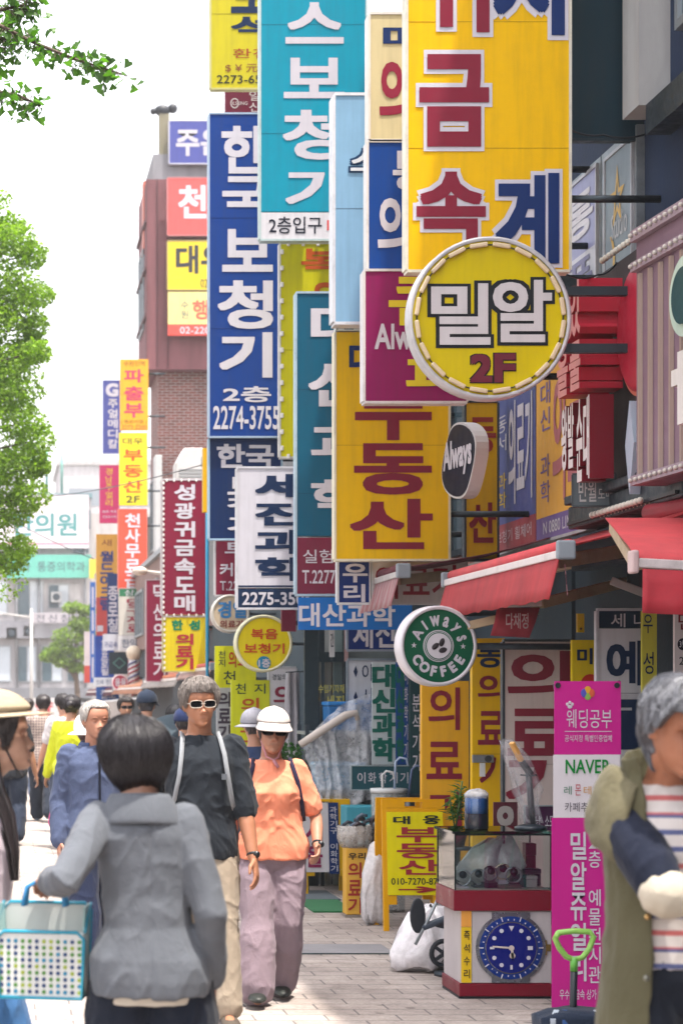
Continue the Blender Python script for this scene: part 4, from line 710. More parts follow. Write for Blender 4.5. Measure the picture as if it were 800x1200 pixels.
# channel letters with red disc
t = thing('letter_sign', 'weathered red block letters standing off the wall behind the fluted fascia', 'shop sign', (3.62, 12.7, 2.72), radians(-90), 'boards on the wall')
mb = MB(); mb.box(.0, 1.5, .0, .16, -.02, 1.42); mb.build('backing', M((66, 58, 60), 'wall', .7), t)
def block_letters(txt, x0, z0, x1, z1, out, depth, ms, mf, nm='letter'):
    n = len(txt); w = (x1 - x0) / n
    for i, ch in enumerate(txt):
        vs, fs, (a, b, c, d) = glyph(ch, .03)
        bm = bmesh.new(); bv = [bm.verts.new((x0 + i * w + w * .06 + (vx - a) / (c - a) * w * .88, -out, z0 + (vz - b) / (d - b) * (z1 - z0))) for vx, vz in vs]
        for f in fs:
            try: bm.faces.new([bv[k] for k in f])
            except ValueError: pass
        bmesh.ops.remove_doubles(bm, verts=bm.verts, dist=1e-5)
        r = bmesh.ops.extrude_face_region(bm, geom=list(bm.faces)); bmesh.ops.translate(bm, vec=(0, depth, 0), verts=[v for v in r['geom'] if isinstance(v, bmesh.types.BMVert)])
        bmesh.ops.recalc_face_normals(bm, faces=bm.faces)
        for f in bm.faces: f.material_index = 1 if abs(f.normal.y) > .9 else 0
        me = bpy.data.meshes.new(nm); bm.to_mesh(me); bm.free(); me.materials.append(ms); me.materials.append(mf)
        o = bpy.data.objects.new(nm, me); COL.objects.link(o); o.parent = t
RS = M((196, 44, 66), 'paint', .4); RF = M((230, 160, 160), 'paint', .4)
block_letters('맛있', .46, .95, 1.02, 1.27, .31, .25, RS, RF); block_letters('을풀', .5, .64, 1.02, .92, .31, .25, RS, RF)
block_letters('왕발', .42, .22, .7, .6, .26, .14, M((130, 28, 46), 'paint', .4), M((236, 226, 228), 'paint', .4)); block_letters('순대', .74, .12, 1.02, .6, .26, .14, M((130, 28, 46), 'paint', .4), M((236, 226, 228), 'paint', .4))
mb = MB(); mb.lathe([(.34, .0), (.36, -.02), (.36, -.1), (.33, -.12)], (1.4, -.0, .92), 40, 'y'); mb.build('disc', M((186, 32, 60), 'paint', .4), t, True)
for r_ in (.37, .385):
    mb = MB(); mb.lathe([(r_, -.0), (r_ + .012, -.03), (r_, -.06)], (1.4, -.0 - (r_ - .37) * 2, .92), 40, 'y'); mb.build('neon_ring', M((240, 140, 120), 'plain', .3), t, True)
mb = MB(); mb.loft([[(1.0, -.1, .06), (1.0, -.02, .06)], [(.9, -.1, .36), (.9, -.02, .36)], [(1.0, -.1, .62), (1.0, -.02, .62)], [(1.1, -.1, .36), (1.1, -.02, .36)]], False); mb.v = []; mb.f = []; mb.m = []
for a, b in (((1.0, .06), (.9, .34)), ((.9, .34), (1.0, .6)), ((1.0, .6), (1.1, .34)), ((1.1, .34), (1.0, .06))): pass
dm = [(1.3, .0), (1.22, .28), (1.3, .52), (1.38, .28)]
mb.add([(x, -.12, z) for x, z in dm] + [(x, .0, z) for x, z in dm], [(0, 1, 2, 3), (4, 7, 6, 5), (0, 4, 5, 1), (1, 5, 6, 2), (2, 6, 7, 3), (3, 7, 4, 0)]); mb.build('diamond', M((190, 204, 222), 'plain', .25), t)
bulbs(t, [(.55 + k * .07, -.05 - i * .06, -.05) for i in range(2) for k in range(14)] + [(.55 + k * .07, -.05, 1.46) for k in range(14)], .02, M((226, 220, 206), 'plain', .3))
sign('shop_board', 'small grey board with pale letters below the red block letters', 'sign', (672, 556, 719, 592), 12.0, (104, 122, 128), [('반월', (678, 563, 698, 588), (206, 214, 214), dict(off=.012)), ('도매', (700, 572, 716, 586), (206, 214, 214), {})], depth=.06, frame=(60, 70, 76), fw=.01, arms=0, tilt=radians(-14))
# vertical black and white coffee light box with yellow sign behind
t = thing('letter_sign', 'stacked white edged black letters of the coffee shop beside the yellow sign', 'shop sign', (3.06, 14.15, 2.93), radians(-82), 'boards on the wall')
mb = MB()
for zi in range(12):
    a = zi / 11 * 2 * pi
rr = [((.5 + .5 * cos(a)) * .62 - .02 + .03 * sin(3 * a), (.5 + .5 * sin(a)) * .52) for a in [2 * pi * i / 36 for i in range(36)]]
mb.loft([[(x, y, z) for x, z in rr] for y in (0, .09)]); mb.build('edge', M((232, 230, 232), 'plain', .4), t)
mb = MB(); mb.loft([[(.02 + x * .94, y, .015 + z * .94) for x, z in rr] for y in (-.006, -.001)]); mb.build('panel', M((30, 40, 60), 'paint', .4), t)
mb = MB(); put(mb, 'Always', (.04, .16, .56, .4), .01, .03, -.012); mb.build('lettering', M(WH, 'paint', .4), t, fix=False)
sign('vertical_sign', 'yellow sign with maroon strokes right of the estate sign', 'sign', (546, 472, 582, 655), 14.9, (246, 196, 20), [('동', (550, 490, 580, 530), (170, 60, 50), dict(bold=.03)), ('산', (550, 590, 580, 635), (150, 44, 60), dict(bold=.03))], depth=.15, frame=(60, 70, 80), arms=0)
# ---------------------------------------------------------------- awnings
def awning(name, label, Xf, y0, y1, zf, Xw, zb, top, val, barc, vh=.2, stripe=None, lip=.05, arm=True, waves=5):
    """front edge along the street at Xf from far y0 to near y1, rising to the wall at Xw"""
    t = thing(name, label, 'awning', (Xw, y1, zf), 0, 'shop awnings'); q = lambda x, y, z: (x - Xw, y - y1, z - zf)
    mb = MB(); n = 10
    rows = []
    for j in range(7):
        u = j / 6; x = Xf + (Xw - Xf) * u; z = zf + .035 + (zb - zf) * u - .03 * sin(pi * u)
        rows.append([q(x, y1 + (y0 - y1) * i / n, z + .004 * sin(i * 2.1 + j)) for i in range(n + 1)])
    mb.loft(rows, False, False); o = mb.build('canopy', M(top, 'awning', .7, tl=.25), t, True); so_ = o.modifiers.new('thickness', 'SOLIDIFY'); so_.thickness = .006
    mb = MB(); mb.tube([q(Xf - .0, y1, zf + .03), q(Xf, y0, zf + .03)], .035, 10); mb.build('fabric_roll', M(top, 'awning', .7, tl=.1), t, True)
    mb = MB(); mb.bar(q(Xf - .03, y1 - .02, zf - .015), q(Xf - .03, y0 + .02, zf - .015), .05, .042); mb.build('front_bar', M(barc, 'metal', .4, .85, metal=.2), t, bevel=.006)
    for yy in (y1 - .035, y0 + .02):
        mb = MB(); mb.box(*sum(((a - b, a + b) for a, b in zip(q(Xf - .02, yy, zf + .005), (.05, .018, .05))), ())); mb.build('end_cap', M((150, 160, 170), 'plain', .4), t, bevel=.012)
    mb = MB(); rows = []
    for j in range(4):
        u = j / 3
        rows.append([q(Xf - .045 - .05 * u - .012 * sin(i * .9) * u, y1 + (y0 - y1) * i / 30 + (.02 * u if i == 0 else 0), zf - .03 - vh * u + .006 * sin(i * 1.7) * u) for i in range(31)])
    mb.loft(rows, False, False)
    if stripe: mb.m = [(i % 30) % 2 for i in range(len(mb.f))]
    o = mb.build('valance', [M(val, 'awning', .7, tl=.5)] + ([M(stripe, 'awning', .7, tl=.5)] if stripe else []), t, True); so_ = o.modifiers.new('thickness', 'SOLIDIFY'); so_.thickness = .004
    if arm:
        for yy in (y1 + .25, y0 - .3):
            mb = MB(); mid_ = Vector(((Xf + Xw) / 2 + .1, yy + .5, (zf + zb) / 2 - .08)); mb.bar(q(Xf, yy, zf - .04), q(*mid_), .05, .07); mb.bar(q(*mid_), q(Xw, yy + .1, zb - .14), .05, .07); mb.build('folding_arm', M((206, 182, 150), 'metal', .5, .7, metal=.2), t)
            mb = MB(); c = q(*mid_); mb.lathe([(.045, -.05), (.045, .05)], c, 12); mb.build('arm_joint', M((60, 66, 72), 'metal', .5), t)
    return t
CORAL = (246, 84, 92)
awning('awning', 'coral red awning with pale front bar above the coffee sign', 2.95, 13.36, 10.65, 2.35, 3.8, 2.62, CORAL, (250, 96, 104), (226, 214, 214), .22)
awning('awning', 'dark maroon awning with pink striped valance under the yellow estate sign', 2.72, 14.9, 13.75, 2.43, 3.8, 2.66, (112, 38, 56), (232, 164, 172), (200, 196, 196), .2, (240, 206, 208))
# side strip of the coral awning
t = thing('awning_flap', 'small pink flap with white letters hanging below the coral awning', 'awning flap', P(600, 745, 12.3)); s = F / 12.3
mb = MB(); mb.loft([[((-18 + i * 6.2) / s, -.01 * sin(i), 33 / s) for i in range(9)], [((-22 + i * 6) / s, -.02, 16 / s) for i in range(9)], [((-27 + i * 5.6) / s, -.03 + .01 * sin(i * 1.4), (0 - i * .3) / s) for i in range(9)]], False, False); o = mb.build('flap', M((230, 88, 108), 'awning', .6, tl=.5), t, True); m_ = o.modifiers.new('thickness', 'SOLIDIFY'); m_.thickness = .003
mb = MB(); mb.bar((-22 / s, 0, 36 / s), (34 / s, 0, 38 / s), .03, .035); mb.build('front_bar', M((222, 214, 210), 'metal', .4, .8, metal=.2), t, bevel=.005)
mb = MB(); put(mb, '다채정', (-10 / s, 8 / s, 16 / s, 26 / s), .02, 0, -.05); mb.build('lettering', M((240, 200, 206), 'paint'), t, fix=False)
mb = MB(); mb.bar((34 / s, .02, 38 / s), (150 / s, .3, 66 / s), .05, .06); mb.bar((30 / s, .02, 30 / s), (-70 / s, .5, 6 / s), .03, .05); mb.build('arm', M((196, 170, 136), 'metal', .5, .7, metal=.2), t)
t = thing('awning_flap', 'pink and white striped side flap at the near end of the coral awning', 'awning flap', P(667, 697, 10.62)); s = F / 10.62
mb = MB(); rows = [[((-6 + i * 3.1 - (1 - j / 3) * -3) / s, .05 * i, (j / 3 * 36 + i * .4) / s) for i in range(8)] for j in range(4)]; mb.loft(rows, False, False); mb.m = [k % 2 for k in range(len(mb.f))]
o = mb.build('flap', [M((226, 160, 170), 'awning', .6, tl=.4), M((120, 60, 76), 'awning', .6, tl=.4)], t); m_ = o.modifiers.new('thickness', 'SOLIDIFY'); m_.thickness = .003
# awning facing the camera at the right edge
t = thing('awning', 'coral awning facing down the street at the right edge behind the older woman', 'awning', P(745, 660, 9.7), 0, 'shop awnings'); s = F / 9.7
mb = MB(); mb.loft([[(.0, 0, .02), (.9, 0, -.02)], [(.02, .2, .1), (.9, .2, .08)], [(.06, .7, .27), (.9, .7, .27)]], False, False); o = mb.build('canopy', M(CORAL, 'awning', .7, tl=.25), t, True); m_ = o.modifiers.new('thickness', 'SOLIDIFY'); m_.thickness = .006
mb = MB(); mb.bar((.0, -.02, .0), (.9, -.02, -.05), .04, .045); mb.build('front_bar', M((226, 214, 214), 'metal', .4, .85, metal=.2), t, bevel=.006)
mb = MB(); mb.box(-.035, .0, -.05, .03, -.05, .06); mb.build('end_cap', M((220, 190, 190), 'plain', .4), t, bevel=.01)
mb = MB(); rows = [[(.015 + i * .03 - .02 * j / 3, -.045 - .02 * j + .01 * sin(i * .8) * j / 3, -.03 - i * .0015 - .21 * j / 3) for i in range(30)] for j in range(4)]; mb.loft(rows, False, False); o = mb.build('valance', M((236, 64, 82), 'awning', .7, tl=.4), t, True); m_ = o.modifiers.new('thickness', 'SOLIDIFY'); m_.thickness = .004
mb = MB(); mb.bar((.02, .05, .0), (.12, .75, .24), .05, .06); mb.bar((.5, .05, -.02), (.6, .75, .24), .05, .06); mb.build('arm', M((206, 182, 150), 'metal', .5, .7, metal=.2), t)
t = thing('awning_roll', 'rolled crimson awning tube under the fluted fascia', 'awning roll', P(757, 602, 11.3)); mb = MB(); mb.tube([(0, 0, 0), (.02, -.02, 0), (.15, -1.2, .0)], [.05, .058, .058], 14); mb.build('fabric_roll', M((186, 34, 56), 'awning', .6, tl=.1), t, True)
mb = MB(); mb.box(.02, .14, -1.1, -1.02, -.02, .2); mb.box(.0, .1, -.1, -.02, -.02, .2); mb.build('bracket', STEEL, t)
t = thing('box_gutter', 'dark metal shutter box above the coral awning', 'shutter box', (3.62, 12.9, 2.64)); mb = MB(); mb.box(-.06, .18, -2.2, -.05, 0, .14); mb.box(-.1, .18, -2.2, -.1, .145, .2); mb.build('housing', M((50, 62, 70), 'metal', .5, .7, metal=.3), t, bevel=.01); mb = MB(); mb.box(-.08, -.05, -2.15, -.1, .02, .04); mb.build('slot', BLACKM, t)
t = thing('ceiling_light', 'slim white strip light hanging under the awnings', 'light', P(735, 690, 12.4)); mb = MB(); mb.bar((-.1, 0, .05), (.09, -.1, -.04), .03, .05); mb.build('housing', M((206, 206, 206), 'plain', .4), t, bevel=.005); mb = MB(); mb.tube([(0, 0, 0), (0, 0, .5)], .006, 6); mb.build('rod', STEEL, t)
# stall awnings further along the row
for i, (x0, x1, d0, c, st, lab, zz) in enumerate(((252, 215, 25, (236, 120, 104), (240, 200, 190), 'sunlit coral stall awning behind the man in black', 1.95), (212, 172, 30, (244, 150, 110), (236, 226, 220), 'sunlit salmon stall awning below the maroon signs', 1.86), (170, 136, 38, (240, 170, 130), None, 'pale orange stall awning behind the man in the dark cap', 1.76), (135, 104, 48, (120, 44, 66), None, 'maroon stall awning furthest along the row', 1.72))):
    X = x0 * d0 / F; d1 = X * F / x1
    awning('stall_awning', lab, X, d1, d0, zz, X + .75, zz + .3, c, st or c, (236, 226, 220), .1, None, arm=False)
t = thing('awning_board', 'white slanting board edge under the stall awnings', 'awning', P(120, 822, 40)); mb = MB(); mb.bar((-.35, 0, -.04), (.45, -4, .07), .12, .03); mb.build('board', M((226, 228, 232), 'plain', .4), t)
# ---------------------------------------------------------------- glass door and wall of the low shop, facing the camera
def lowpart(nm, m, px0, py0, px1, py1, y=17.2, th=.06, par=low):
    a = P(px0, py1, y); b = P(px1, py0, y); mb = MB(); mb.box(a.x - 2.62, b.x - 2.62, y - 17.3, y - 17.3 + th, a.z, b.z); return mb.build(nm, m, par)
FRM = M((28, 52, 62), 'metal', .45, .8, metal=.3)
for a in ((357, 690, 373, 1040), (403, 700, 408, 1040), (376, 776, 380, 1040)): lowpart('door_frame', FRM, *a)
lowpart('door_frame', FRM, 373.2, 764, 402.8, 776)
lowpart('door_pane', M((170, 190, 190), 'glass', .1), 373.2, 776.2, 402.8, 1040, 17.22, .01)
lowpart('door_blind', M((196, 206, 206), 'plain', .4), 380.5, 700, 388, 1038, 17.32 - .04, .01); lowpart('door_blind', M((150, 176, 178), 'plain', .4), 390, 700, 401, 1038, 17.32 - .04, .01)
lowpart('shelf_back', M((56, 84, 96), 'wall', .6, .8), 408.5, 765, 520, 1040, 17.25, .04); lowpart('wall_strip', M((120, 132, 132), 'wall', .6, .8), 408.5, 762, 470, 773, 17.2, .04)
lowpart('wall_strip', M((188, 150, 150), 'plain', .5), 404, 655, 408, 775, 17.12, .03)
s = F / 17.2; mb = MB(); b0 = P(373, 830, 17.19)
put(mb, '수입기자재', ((373 - 373) / s, 18 / s, 30 / s, 28 / s), .012, 0, 0); put(mb, '세진', (8 / s, 1 / s, 30 / s, 15 / s), .02, 0, 0)
o = mb.build('door_lettering', M((222, 214, 120), 'paint'), low, fix=False); o.location = (b0.x - 2.62, 17.185 - 17.3, b0.z)
sign('shop_board', 'slim white board with a framed letter above the glass door', 'sign', (386, 715, 392, 770), 17.1, (226, 226, 226), [('간', (387, 742, 391, 758), (50, 60, 70), {})], depth=.02, frame=None, arms=0)
t = thing('hanging_cloth', 'pale cloth hanging beside the glass door', 'cloth', P(343, 880, 17.6)); s = F / 17.6
mb = MB(); rows = [[((-7 - 4 * (1 - j / 8) + i * (1.5 + .4 * (1 - j / 8))) / s, .03 * sin(i * 1.3 + j * .3), j * 11.5 / s) for i in range(11)] for j in range(9)]; mb.loft(rows, False, False); o = mb.build('cloth', M((214, 212, 222), 'awning', .7, tl=.3), t, True); m_ = o.modifiers.new('thickness', 'SOLIDIFY'); m_.thickness = .006
mb = MB(); mb.tube([(-.06, 0, 92 / s), (.05, 0, 93 / s), (.3, 0, 93 / s)], .006, 6); mb.build('hanger', STEEL, t)
# ---------------------------------------------------------------- plastic covered rack
t = thing('display_rack', 'steel rack under crumpled clear plastic beside the glass door', 'rack', (P(400, 0, 16.75).x, 16.75, 0))
mb = MB()
for x in (-.28, .3):
    for y in (0, .45): mb.bar((x, y, 0), (x, y, 1.36), .03)
mb.build('post', STEEL, t)
for z in (.35, .8, 1.28):
    mb = MB(); mb.box(-.3, .32, -.01, .46, z, z + .025); mb.build('shelf', ALU, t)
for lab, b, c in (('blue plastic crate on top of the plastic covered rack', (-.1, .14, .05, .35, 1.306, 1.55), (34, 120, 190)), ('deeper blue crate at the right of the covered rack', (.16, .32, .05, .35, 1.306, 1.56), (20, 104, 176)), ('pale blue bundle on the middle shelf of the rack', (-.2, .2, .05, .35, .826, 1.05), (120, 170, 206)), ('grey carton low in the covered rack', (-.24, .22, .05, .38, .376, .7), (150, 160, 170))):
    a0 = (b[0] + b[1]) / 2; tt = thing('storage_box', lab, 'box', (t.location.x + a0, 16.75, b[4])); mb = MB(); w_ = (b[1] - b[0]) / 2; h_ = b[5] - b[4]
    mb.loft([[(-w_ * .94, b[2], 0), (w_ * .94, b[2], 0), (w_ * .94, b[3], 0), (-w_ * .94, b[3], 0)], [(-w_, b[2] - .01, h_ * .85), (w_, b[2] - .01, h_ * .85), (w_, b[3], h_ * .85), (-w_, b[3], h_ * .85)]]); mb.build('body', M(c, 'plain', .35), tt, bevel=.01)
    mb = MB(); mb.box(-w_ - .008, w_ + .008, b[2] - .018, b[3] + .008, h_ * .86, h_); mb.build('lid', M(tuple(min(255, int(v * 1.12)) for v in c), 'plain', .35), tt, bevel=.008)
def drape(mb, pts_top, pts_bot, n, m, amp, seed):
    rows = []
    for j in range(m + 1):
        v = j / m; row = []
        for i in range(n + 1):
            u = i / n; k = u * (len(pts_top) - 1); a = min(int(k), len(pts_top) - 2); f = k - a
            p = Vector(pts_top[a]).lerp(Vector(pts_top[a + 1]), f).lerp(Vector(pts_bot[a]).lerp(Vector(pts_bot[a + 1]), f), v)
            w = Vector((0, sin(u * 34 + 3 * v + 4 * mnoise.noise(Vector((u * 5, v * 2, seed)))) * amp * .9, 0)) + mnoise.noise_vector(Vector((u * 6 + seed, v * 3, seed))) * amp + mnoise.noise_vector(Vector((u * 17, v * 14 + seed, 3))) * amp * .4
            row.append(p + w)
        rows.append(row)
    mb.loft(rows, False, False)
tt = thing('plastic_cover', 'crumpled clear plastic sheet draped over the rack and crates', 'plastic sheet', (t.location.x, 16.6, 0)); mb = MB()
drape(mb, [(-.34, .1, 1.22), (-.2, .0, 1.36), (-.05, -.02, 1.5), (.2, -.02, 1.62), (.34, .05, 1.52)], [(-.2, -.05, .76), (-.12, -.08, .74), (.05, -.1, .72), (.2, -.06, .76), (.38, 0, .8)], 60, 44, .022, 2.3)
o = mb.build('sheet', M((226, 230, 238), 'sheet', .2, .95, opac=.42), tt, True)
mb = MB(); mb.tube([(-.36, .0, 1.2), (-.2, -.05, 1.31), (.0, -.06, 1.44), (.08, -.05, 1.46), (.1, -.05, 1.4)], [.03, .034, .034, .03, .02], 10); mb.build('rolled_edge', M((226, 214, 206), 'plain', .35), tt, True)
# ---------------------------------------------------------------- sandwich boards
def sandwich(label, rect, d, frame_c, panels, texts, foot=.12):
    x0, y0, x1, y1 = rect; s = F / d; w = (x1 - x0) / s; h = (y1 - y0) / s; t = thing('sandwich_board', label, 'sandwich board', P((x0 + x1) / 2, y1, d), 0, 'sandwich boards on the pavement')
    t.location.z = 0; sl_ = .09; Y = lambda z: sl_ * z / h - .0
    def plate(o, zz0, zz1, xx0, xx1, out, th, m, nm, par):
        mb = MB(); mb.add([(xx0, Y(zz0) - out, zz0), (xx1, Y(zz0) - out, zz0), (xx1, Y(zz1) - out, zz1), (xx0, Y(zz1) - out, zz1), (xx0, Y(zz0) - out + th, zz0), (xx1, Y(zz0) - out + th, zz0), (xx1, Y(zz1) - out + th, zz1), (xx0, Y(zz1) - out + th, zz1)], [(0, 1, 2, 3), (7, 6, 5, 4), (0, 4, 5, 1), (1, 5, 6, 2), (2, 6, 7, 3), (3, 7, 4, 0)]); return mb.build(nm, m, par)
    fm = M(frame_c, 'paint', .4)
    for side in (0, 1):
        mb = MB(); f = lambda y: y if side == 0 else .42 - y
        def slab(a, b, c, e):
            vs = [(x, f(Y(z) + dy), z) for z in (c, e) for dy in (0, .035) for x in (a, b)]; mb.add(vs, [(0, 2, 3, 1), (4, 5, 7, 6), (0, 1, 5, 4), (2, 6, 7, 3), (0, 4, 6, 2), (1, 3, 7, 5)])
        slab(-w / 2, -w / 2 + .035, 0, h - .06); slab(w / 2 - .035, w / 2, 0, h - .06); slab(-w / 2 + .0352, w / 2 - .0352, h * .27, h * .9); slab(-w / 2, -.06, h - .0598, h); slab(.06, w / 2, h - .0598, h); slab(-.0598, .0598, h - .02, h)
        slab(-w / 2 + .0352, -w / 2 + .09, h * .2, h * .268); slab(w / 2 - .09, w / 2 - .0352, h * .2, h * .268)
        slab(-w / 2 + .0352, w / 2 - .0352, h * .902, h - .061)
        mb.build('leaf', fm, t)
    for (a, b, c, e, col_) in panels: plate(0, (y1 - e) / s, (y1 - b) / s, (a - (x0 + x1) / 2) / s, (c - (x0 + x1) / 2) / s, .008, .007, M(col_, 'paint', .35), 'panel', t)
    for tx in texts:
        s_, (a, b, c, e), col_ = tx[:3]; mb = MB(); puts(mb, s_, ((a - (x0 + x1) / 2) / s, (y1 - e) / s, (c - (x0 + x1) / 2) / s, (y1 - b) / s), y=-.012, **(tx[3] if len(tx) > 3 else {}))
        mb.v = [(vx, vy + Y(vz), vz) for vx, vy, vz in mb.v]; mb.build('lettering', M(col_, 'paint', .45), t, fix=False)
    return t
sandwich('amber sandwich board with lime estate agent panel and red arrow', (450, 937, 524, 1091), 13.9, (242, 176, 8), [(455, 952, 521, 1049, (246, 232, 10))], [
    ('대', (463, 957, 482, 966), (40, 50, 40), dict(bold=.03)), ('웅', (498, 956, 517, 966), (40, 50, 40), dict(bold=.03)), ('부', (467, 970, 515, 987), (168, 50, 60), dict(bold=.02)), ('동', (467, 989, 515, 1006), (168, 50, 60), dict(bold=.02)), ('산', (469, 1008, 516, 1025), (168, 50, 60), dict(bold=.02)), ('010-7270-8701', (459, 1029, 522, 1037), (50, 56, 40), dict(off=.012)), ('→', (469, 1039, 512, 1046), (168, 50, 50), dict(bold=.04))])
sandwich('amber sandwich board with white panel and navy letter strip behind the woman in orange', (356, 937, 412, 1049), 16.4, (236, 184, 20), [(356, 941, 386, 1022, (226, 222, 226)), (386.3, 941, 398, 1024, (24, 54, 110))], [
    ('을', (360, 992, 378, 1016), (150, 40, 90), dict(bold=.03)), ('서', (360, 960, 378, 986), (150, 40, 90), dict(bold=.03)), ('과학기구', (388, 945, 396, 978), WH, dict(vert=True)), ('이화학기', (388, 988, 396, 1022), WH, dict(vert=True))])
# cane stand
t = thing('cane_stand', 'amber box stand lettered down the front and full of canes', 'stand', P(418, 1075, 14.75)); t.location.z = 0; s = F / 14.75
mb = MB(); mb.box(-.077, .077, 0, .16, .02, .5); mb.build('body', M((238, 184, 74), 'paint', .45), t, bevel=.006); mb = MB(); mb.box(-.085, .085, -.008, .168, 0, .0195); mb.build('base', M((150, 140, 130), 'plain', .5), t)
lz_ = lambda b: ((b[0] - 418) / s, (1075 - b[3]) / s, (b[2] - 418) / s, (1075 - b[1]) / s)
mb = MB(); put(mb, '우리', lz_((408, 999, 428, 1007)), .02, .01, -.004); mb.build('lettering', M((60, 50, 40), 'paint'), t, fix=False)
mb = MB(); puts(mb, '의료기', lz_((408, 1009, 423, 1071)), True, bold=.02, y=-.004); mb.build('lettering', M((176, 60, 50), 'paint'), t, fix=False)
mb = MB(); mb.lathe([(.1, .5), (.13, .56), (.13, .66), (.125, .66), (.12, .56)], (.0, .08, 0), 20); mb.build('sleeve', M((222, 214, 206), 'sheet', .2, .7, opac=.5), t, True)
rc = random.Random(5)
for i in range(14):
    x, y = rc.uniform(-.06, .2), rc.uniform(.03, .2); hgt = rc.uniform(.6, .69); tt = thing('walking_cane', 'dark walking cane packed in the amber stand', 'walking cane', (t.location.x + x, t.location.y + y, .3), 0, 'canes in the amber stand')
    lean = rc.uniform(-.03, .03); mb = MB(); mb.tube([(0, 0, 0), (lean, 0, hgt - .3)], .009, 6); mb.build('shaft', M((70, 60, 60), 'plain', .3), tt, True)
    mb = MB(); mb.tube([(lean, 0, hgt - .3), (lean, 0, hgt - .27), (lean + .03, 0, hgt - .25), (lean + .07, 0, hgt - .26)], [.012, .014, .014, .01], 8); mb.build('handle', M(((40, 50, 64), (90, 110, 130), (60, 50, 60))[i % 3], 'plain', .25), tt, True)
# teal carton
t = thing('carton', 'teal carton with white letters behind the canes', 'carton', P(428, 990, 15.6)); s = F / 15.6; mb = MB(); mb.box(-.14, .14, 0, .3, 0, .29); mb.build('body', M((70, 160, 180), 'paint', .5), t, bevel=.005); mb = MB(); put(mb, '의료기', (-.08, .06, .16, .2), .02, .01, -.004); mb.build('lettering', M((210, 224, 226), 'paint'), t, fix=False)
mb = MB(); mb.box(-.12, .12, .02, .28, -t.location.z, -.002); mb.build('stand', M((60, 80, 90), 'plain', .5), t)
# glass tray with umbrellas
t = thing('umbrella_bin', 'clear umbrella bin with folded umbrellas behind the amber board', 'umbrella bin', P(455, 1040, 15.2)); t.location.z = 0; mb = MB(); mb.lathe([(.12, 0), (.13, .9), (.125, .9), (.115, .01)], n=20); mb.build('bin', M((220, 226, 226), 'sheet', .2, .7, opac=.35), t, True); mb = MB(); mb.lathe([(.135, .88), (.135, .91)], n=20); mb.build('rim', M((222, 224, 226), 'plain', .3), t, True)
for i, (dx, ln, c, lab) in enumerate(((.0, 1.08, (226, 228, 232), 'white folded umbrella leaning in the clear bin'), (.06, 1.02, (196, 206, 216), 'grey folded umbrella leaning in the clear bin'), (-.05, .98, (240, 238, 236), 'shorter white umbrella at the left of the clear bin'))):
    u = thing('umbrella', lab, 'umbrella', (t.location.x + dx * .5, t.location.y - .02, .03)); q = Vector((dx * 1.5 + .05, 0, ln))
    mb = MB(); mb.tube([(0, 0, .03), q * .3, q * .75, q * .8], [.008, .03, .022, .01], 10); mb.build('canopy', M(c, 'cloth', .5), u, True); mb = MB(); mb.tube([q * .8, q, q + Vector((.03, 0, .03)), q + Vector((.08, 0, .02)), q + Vector((.09, 0, -.03))], .009, 8); mb.build('handle', M(((170, 190, 220), (90, 110, 150), (220, 220, 220))[i], 'plain', .3), u, True)
# plastic bag beside the amber board
t = thing('plastic_bag', 'long white plastic bag with a cane between the two amber boards', 'plastic bag', P(437, 1082, 14.3)); t.location.z = 0; s = F / 14.3
def bag(par, name, prof, m, seed, amp, n=26, sq=.7):
    mb = MB(); rings = []
    for (r, z, ox) in prof:
        ring = []
        for k in range(n):
            a = 2 * pi * k / n; p = Vector((ox + r * cos(a), r * sq * sin(a), z)); w = mnoise.noise_vector(Vector((cos(a) * 2 + seed, sin(a) * 2, z * 9))) * amp + mnoise.noise_vector(Vector((cos(a) * 5, sin(a) * 5 + seed, z * 25))) * amp * .5
            p += w; p.z = max(p.z, .004); ring.append(p)
        rings.append(ring)
    mb.loft(rings); return mb.build(name, m, par, True)
bag(t, 'bag', [(.05, .01, 0), (.08, .05, 0), (.085, .2, 0), (.08, .35, .01), (.085, .45, .03), (.07, .55, .05), (.03, .6, .06)], M((232, 228, 230), 'sheet', .25, .8, opac=.85), 1.2, .025)
mb = MB(); mb.tube([(-.05, -.06, .0), (.0, -.02, .34)], .008, 8); mb.build('cane', M((210, 214, 220), 'metal', .3), t, True); mb = MB(); bag(t, 'dark_filling', [(.03, .02, 0), (.055, .08, 0), (.06, .2, 0), (.03, .28, 0)], M((70, 96, 112), 'plain', .5), 4.2, .02)
# rubbish bag with stroller wheel
t = thing('rubbish_bag', 'bulging white rubbish bag on the pavement beside the watch display', 'plastic bag', P(494, 1137, 11.9)); t.location.z = 0
bag(t, 'bag', [(.12, .005, 0), (.19, .03, 0), (.2, .1, .0), (.17, .2, .02), (.12, .3, .04), (.05, .37, .06)], M((232, 228, 232), 'sheet', .28, .95, opac=.92), 7.7, .05, 40, .75)
t = thing('folding_cart', 'folded black cart with a small wheel leaning on the rubbish bag', 'cart', P(520, 1135, 11.55)); t.location.z = 0; s = F / 11.55
mb = MB(); pts = [(.0 + .07 * cos(a), -.0, .145 + .07 * sin(a)) for a in [2 * pi * i / 24 for i in range(25)]]; mb.tube(pts, .014, 8); w_ = mb.build('wheel', BLACKM, t, True); mb = MB()
for k in range(5): a = 2 * pi * k / 5; mb.bar((0, 0, .145), (.065 * cos(a), 0, .145 + .065 * sin(a)), .016, .02)
mb.lathe([(.02, -.02), (.02, .02)], (0, 0, .145), 14, 'y'); mb.build('hub', M((40, 48, 58), 'plain', .4), w_)
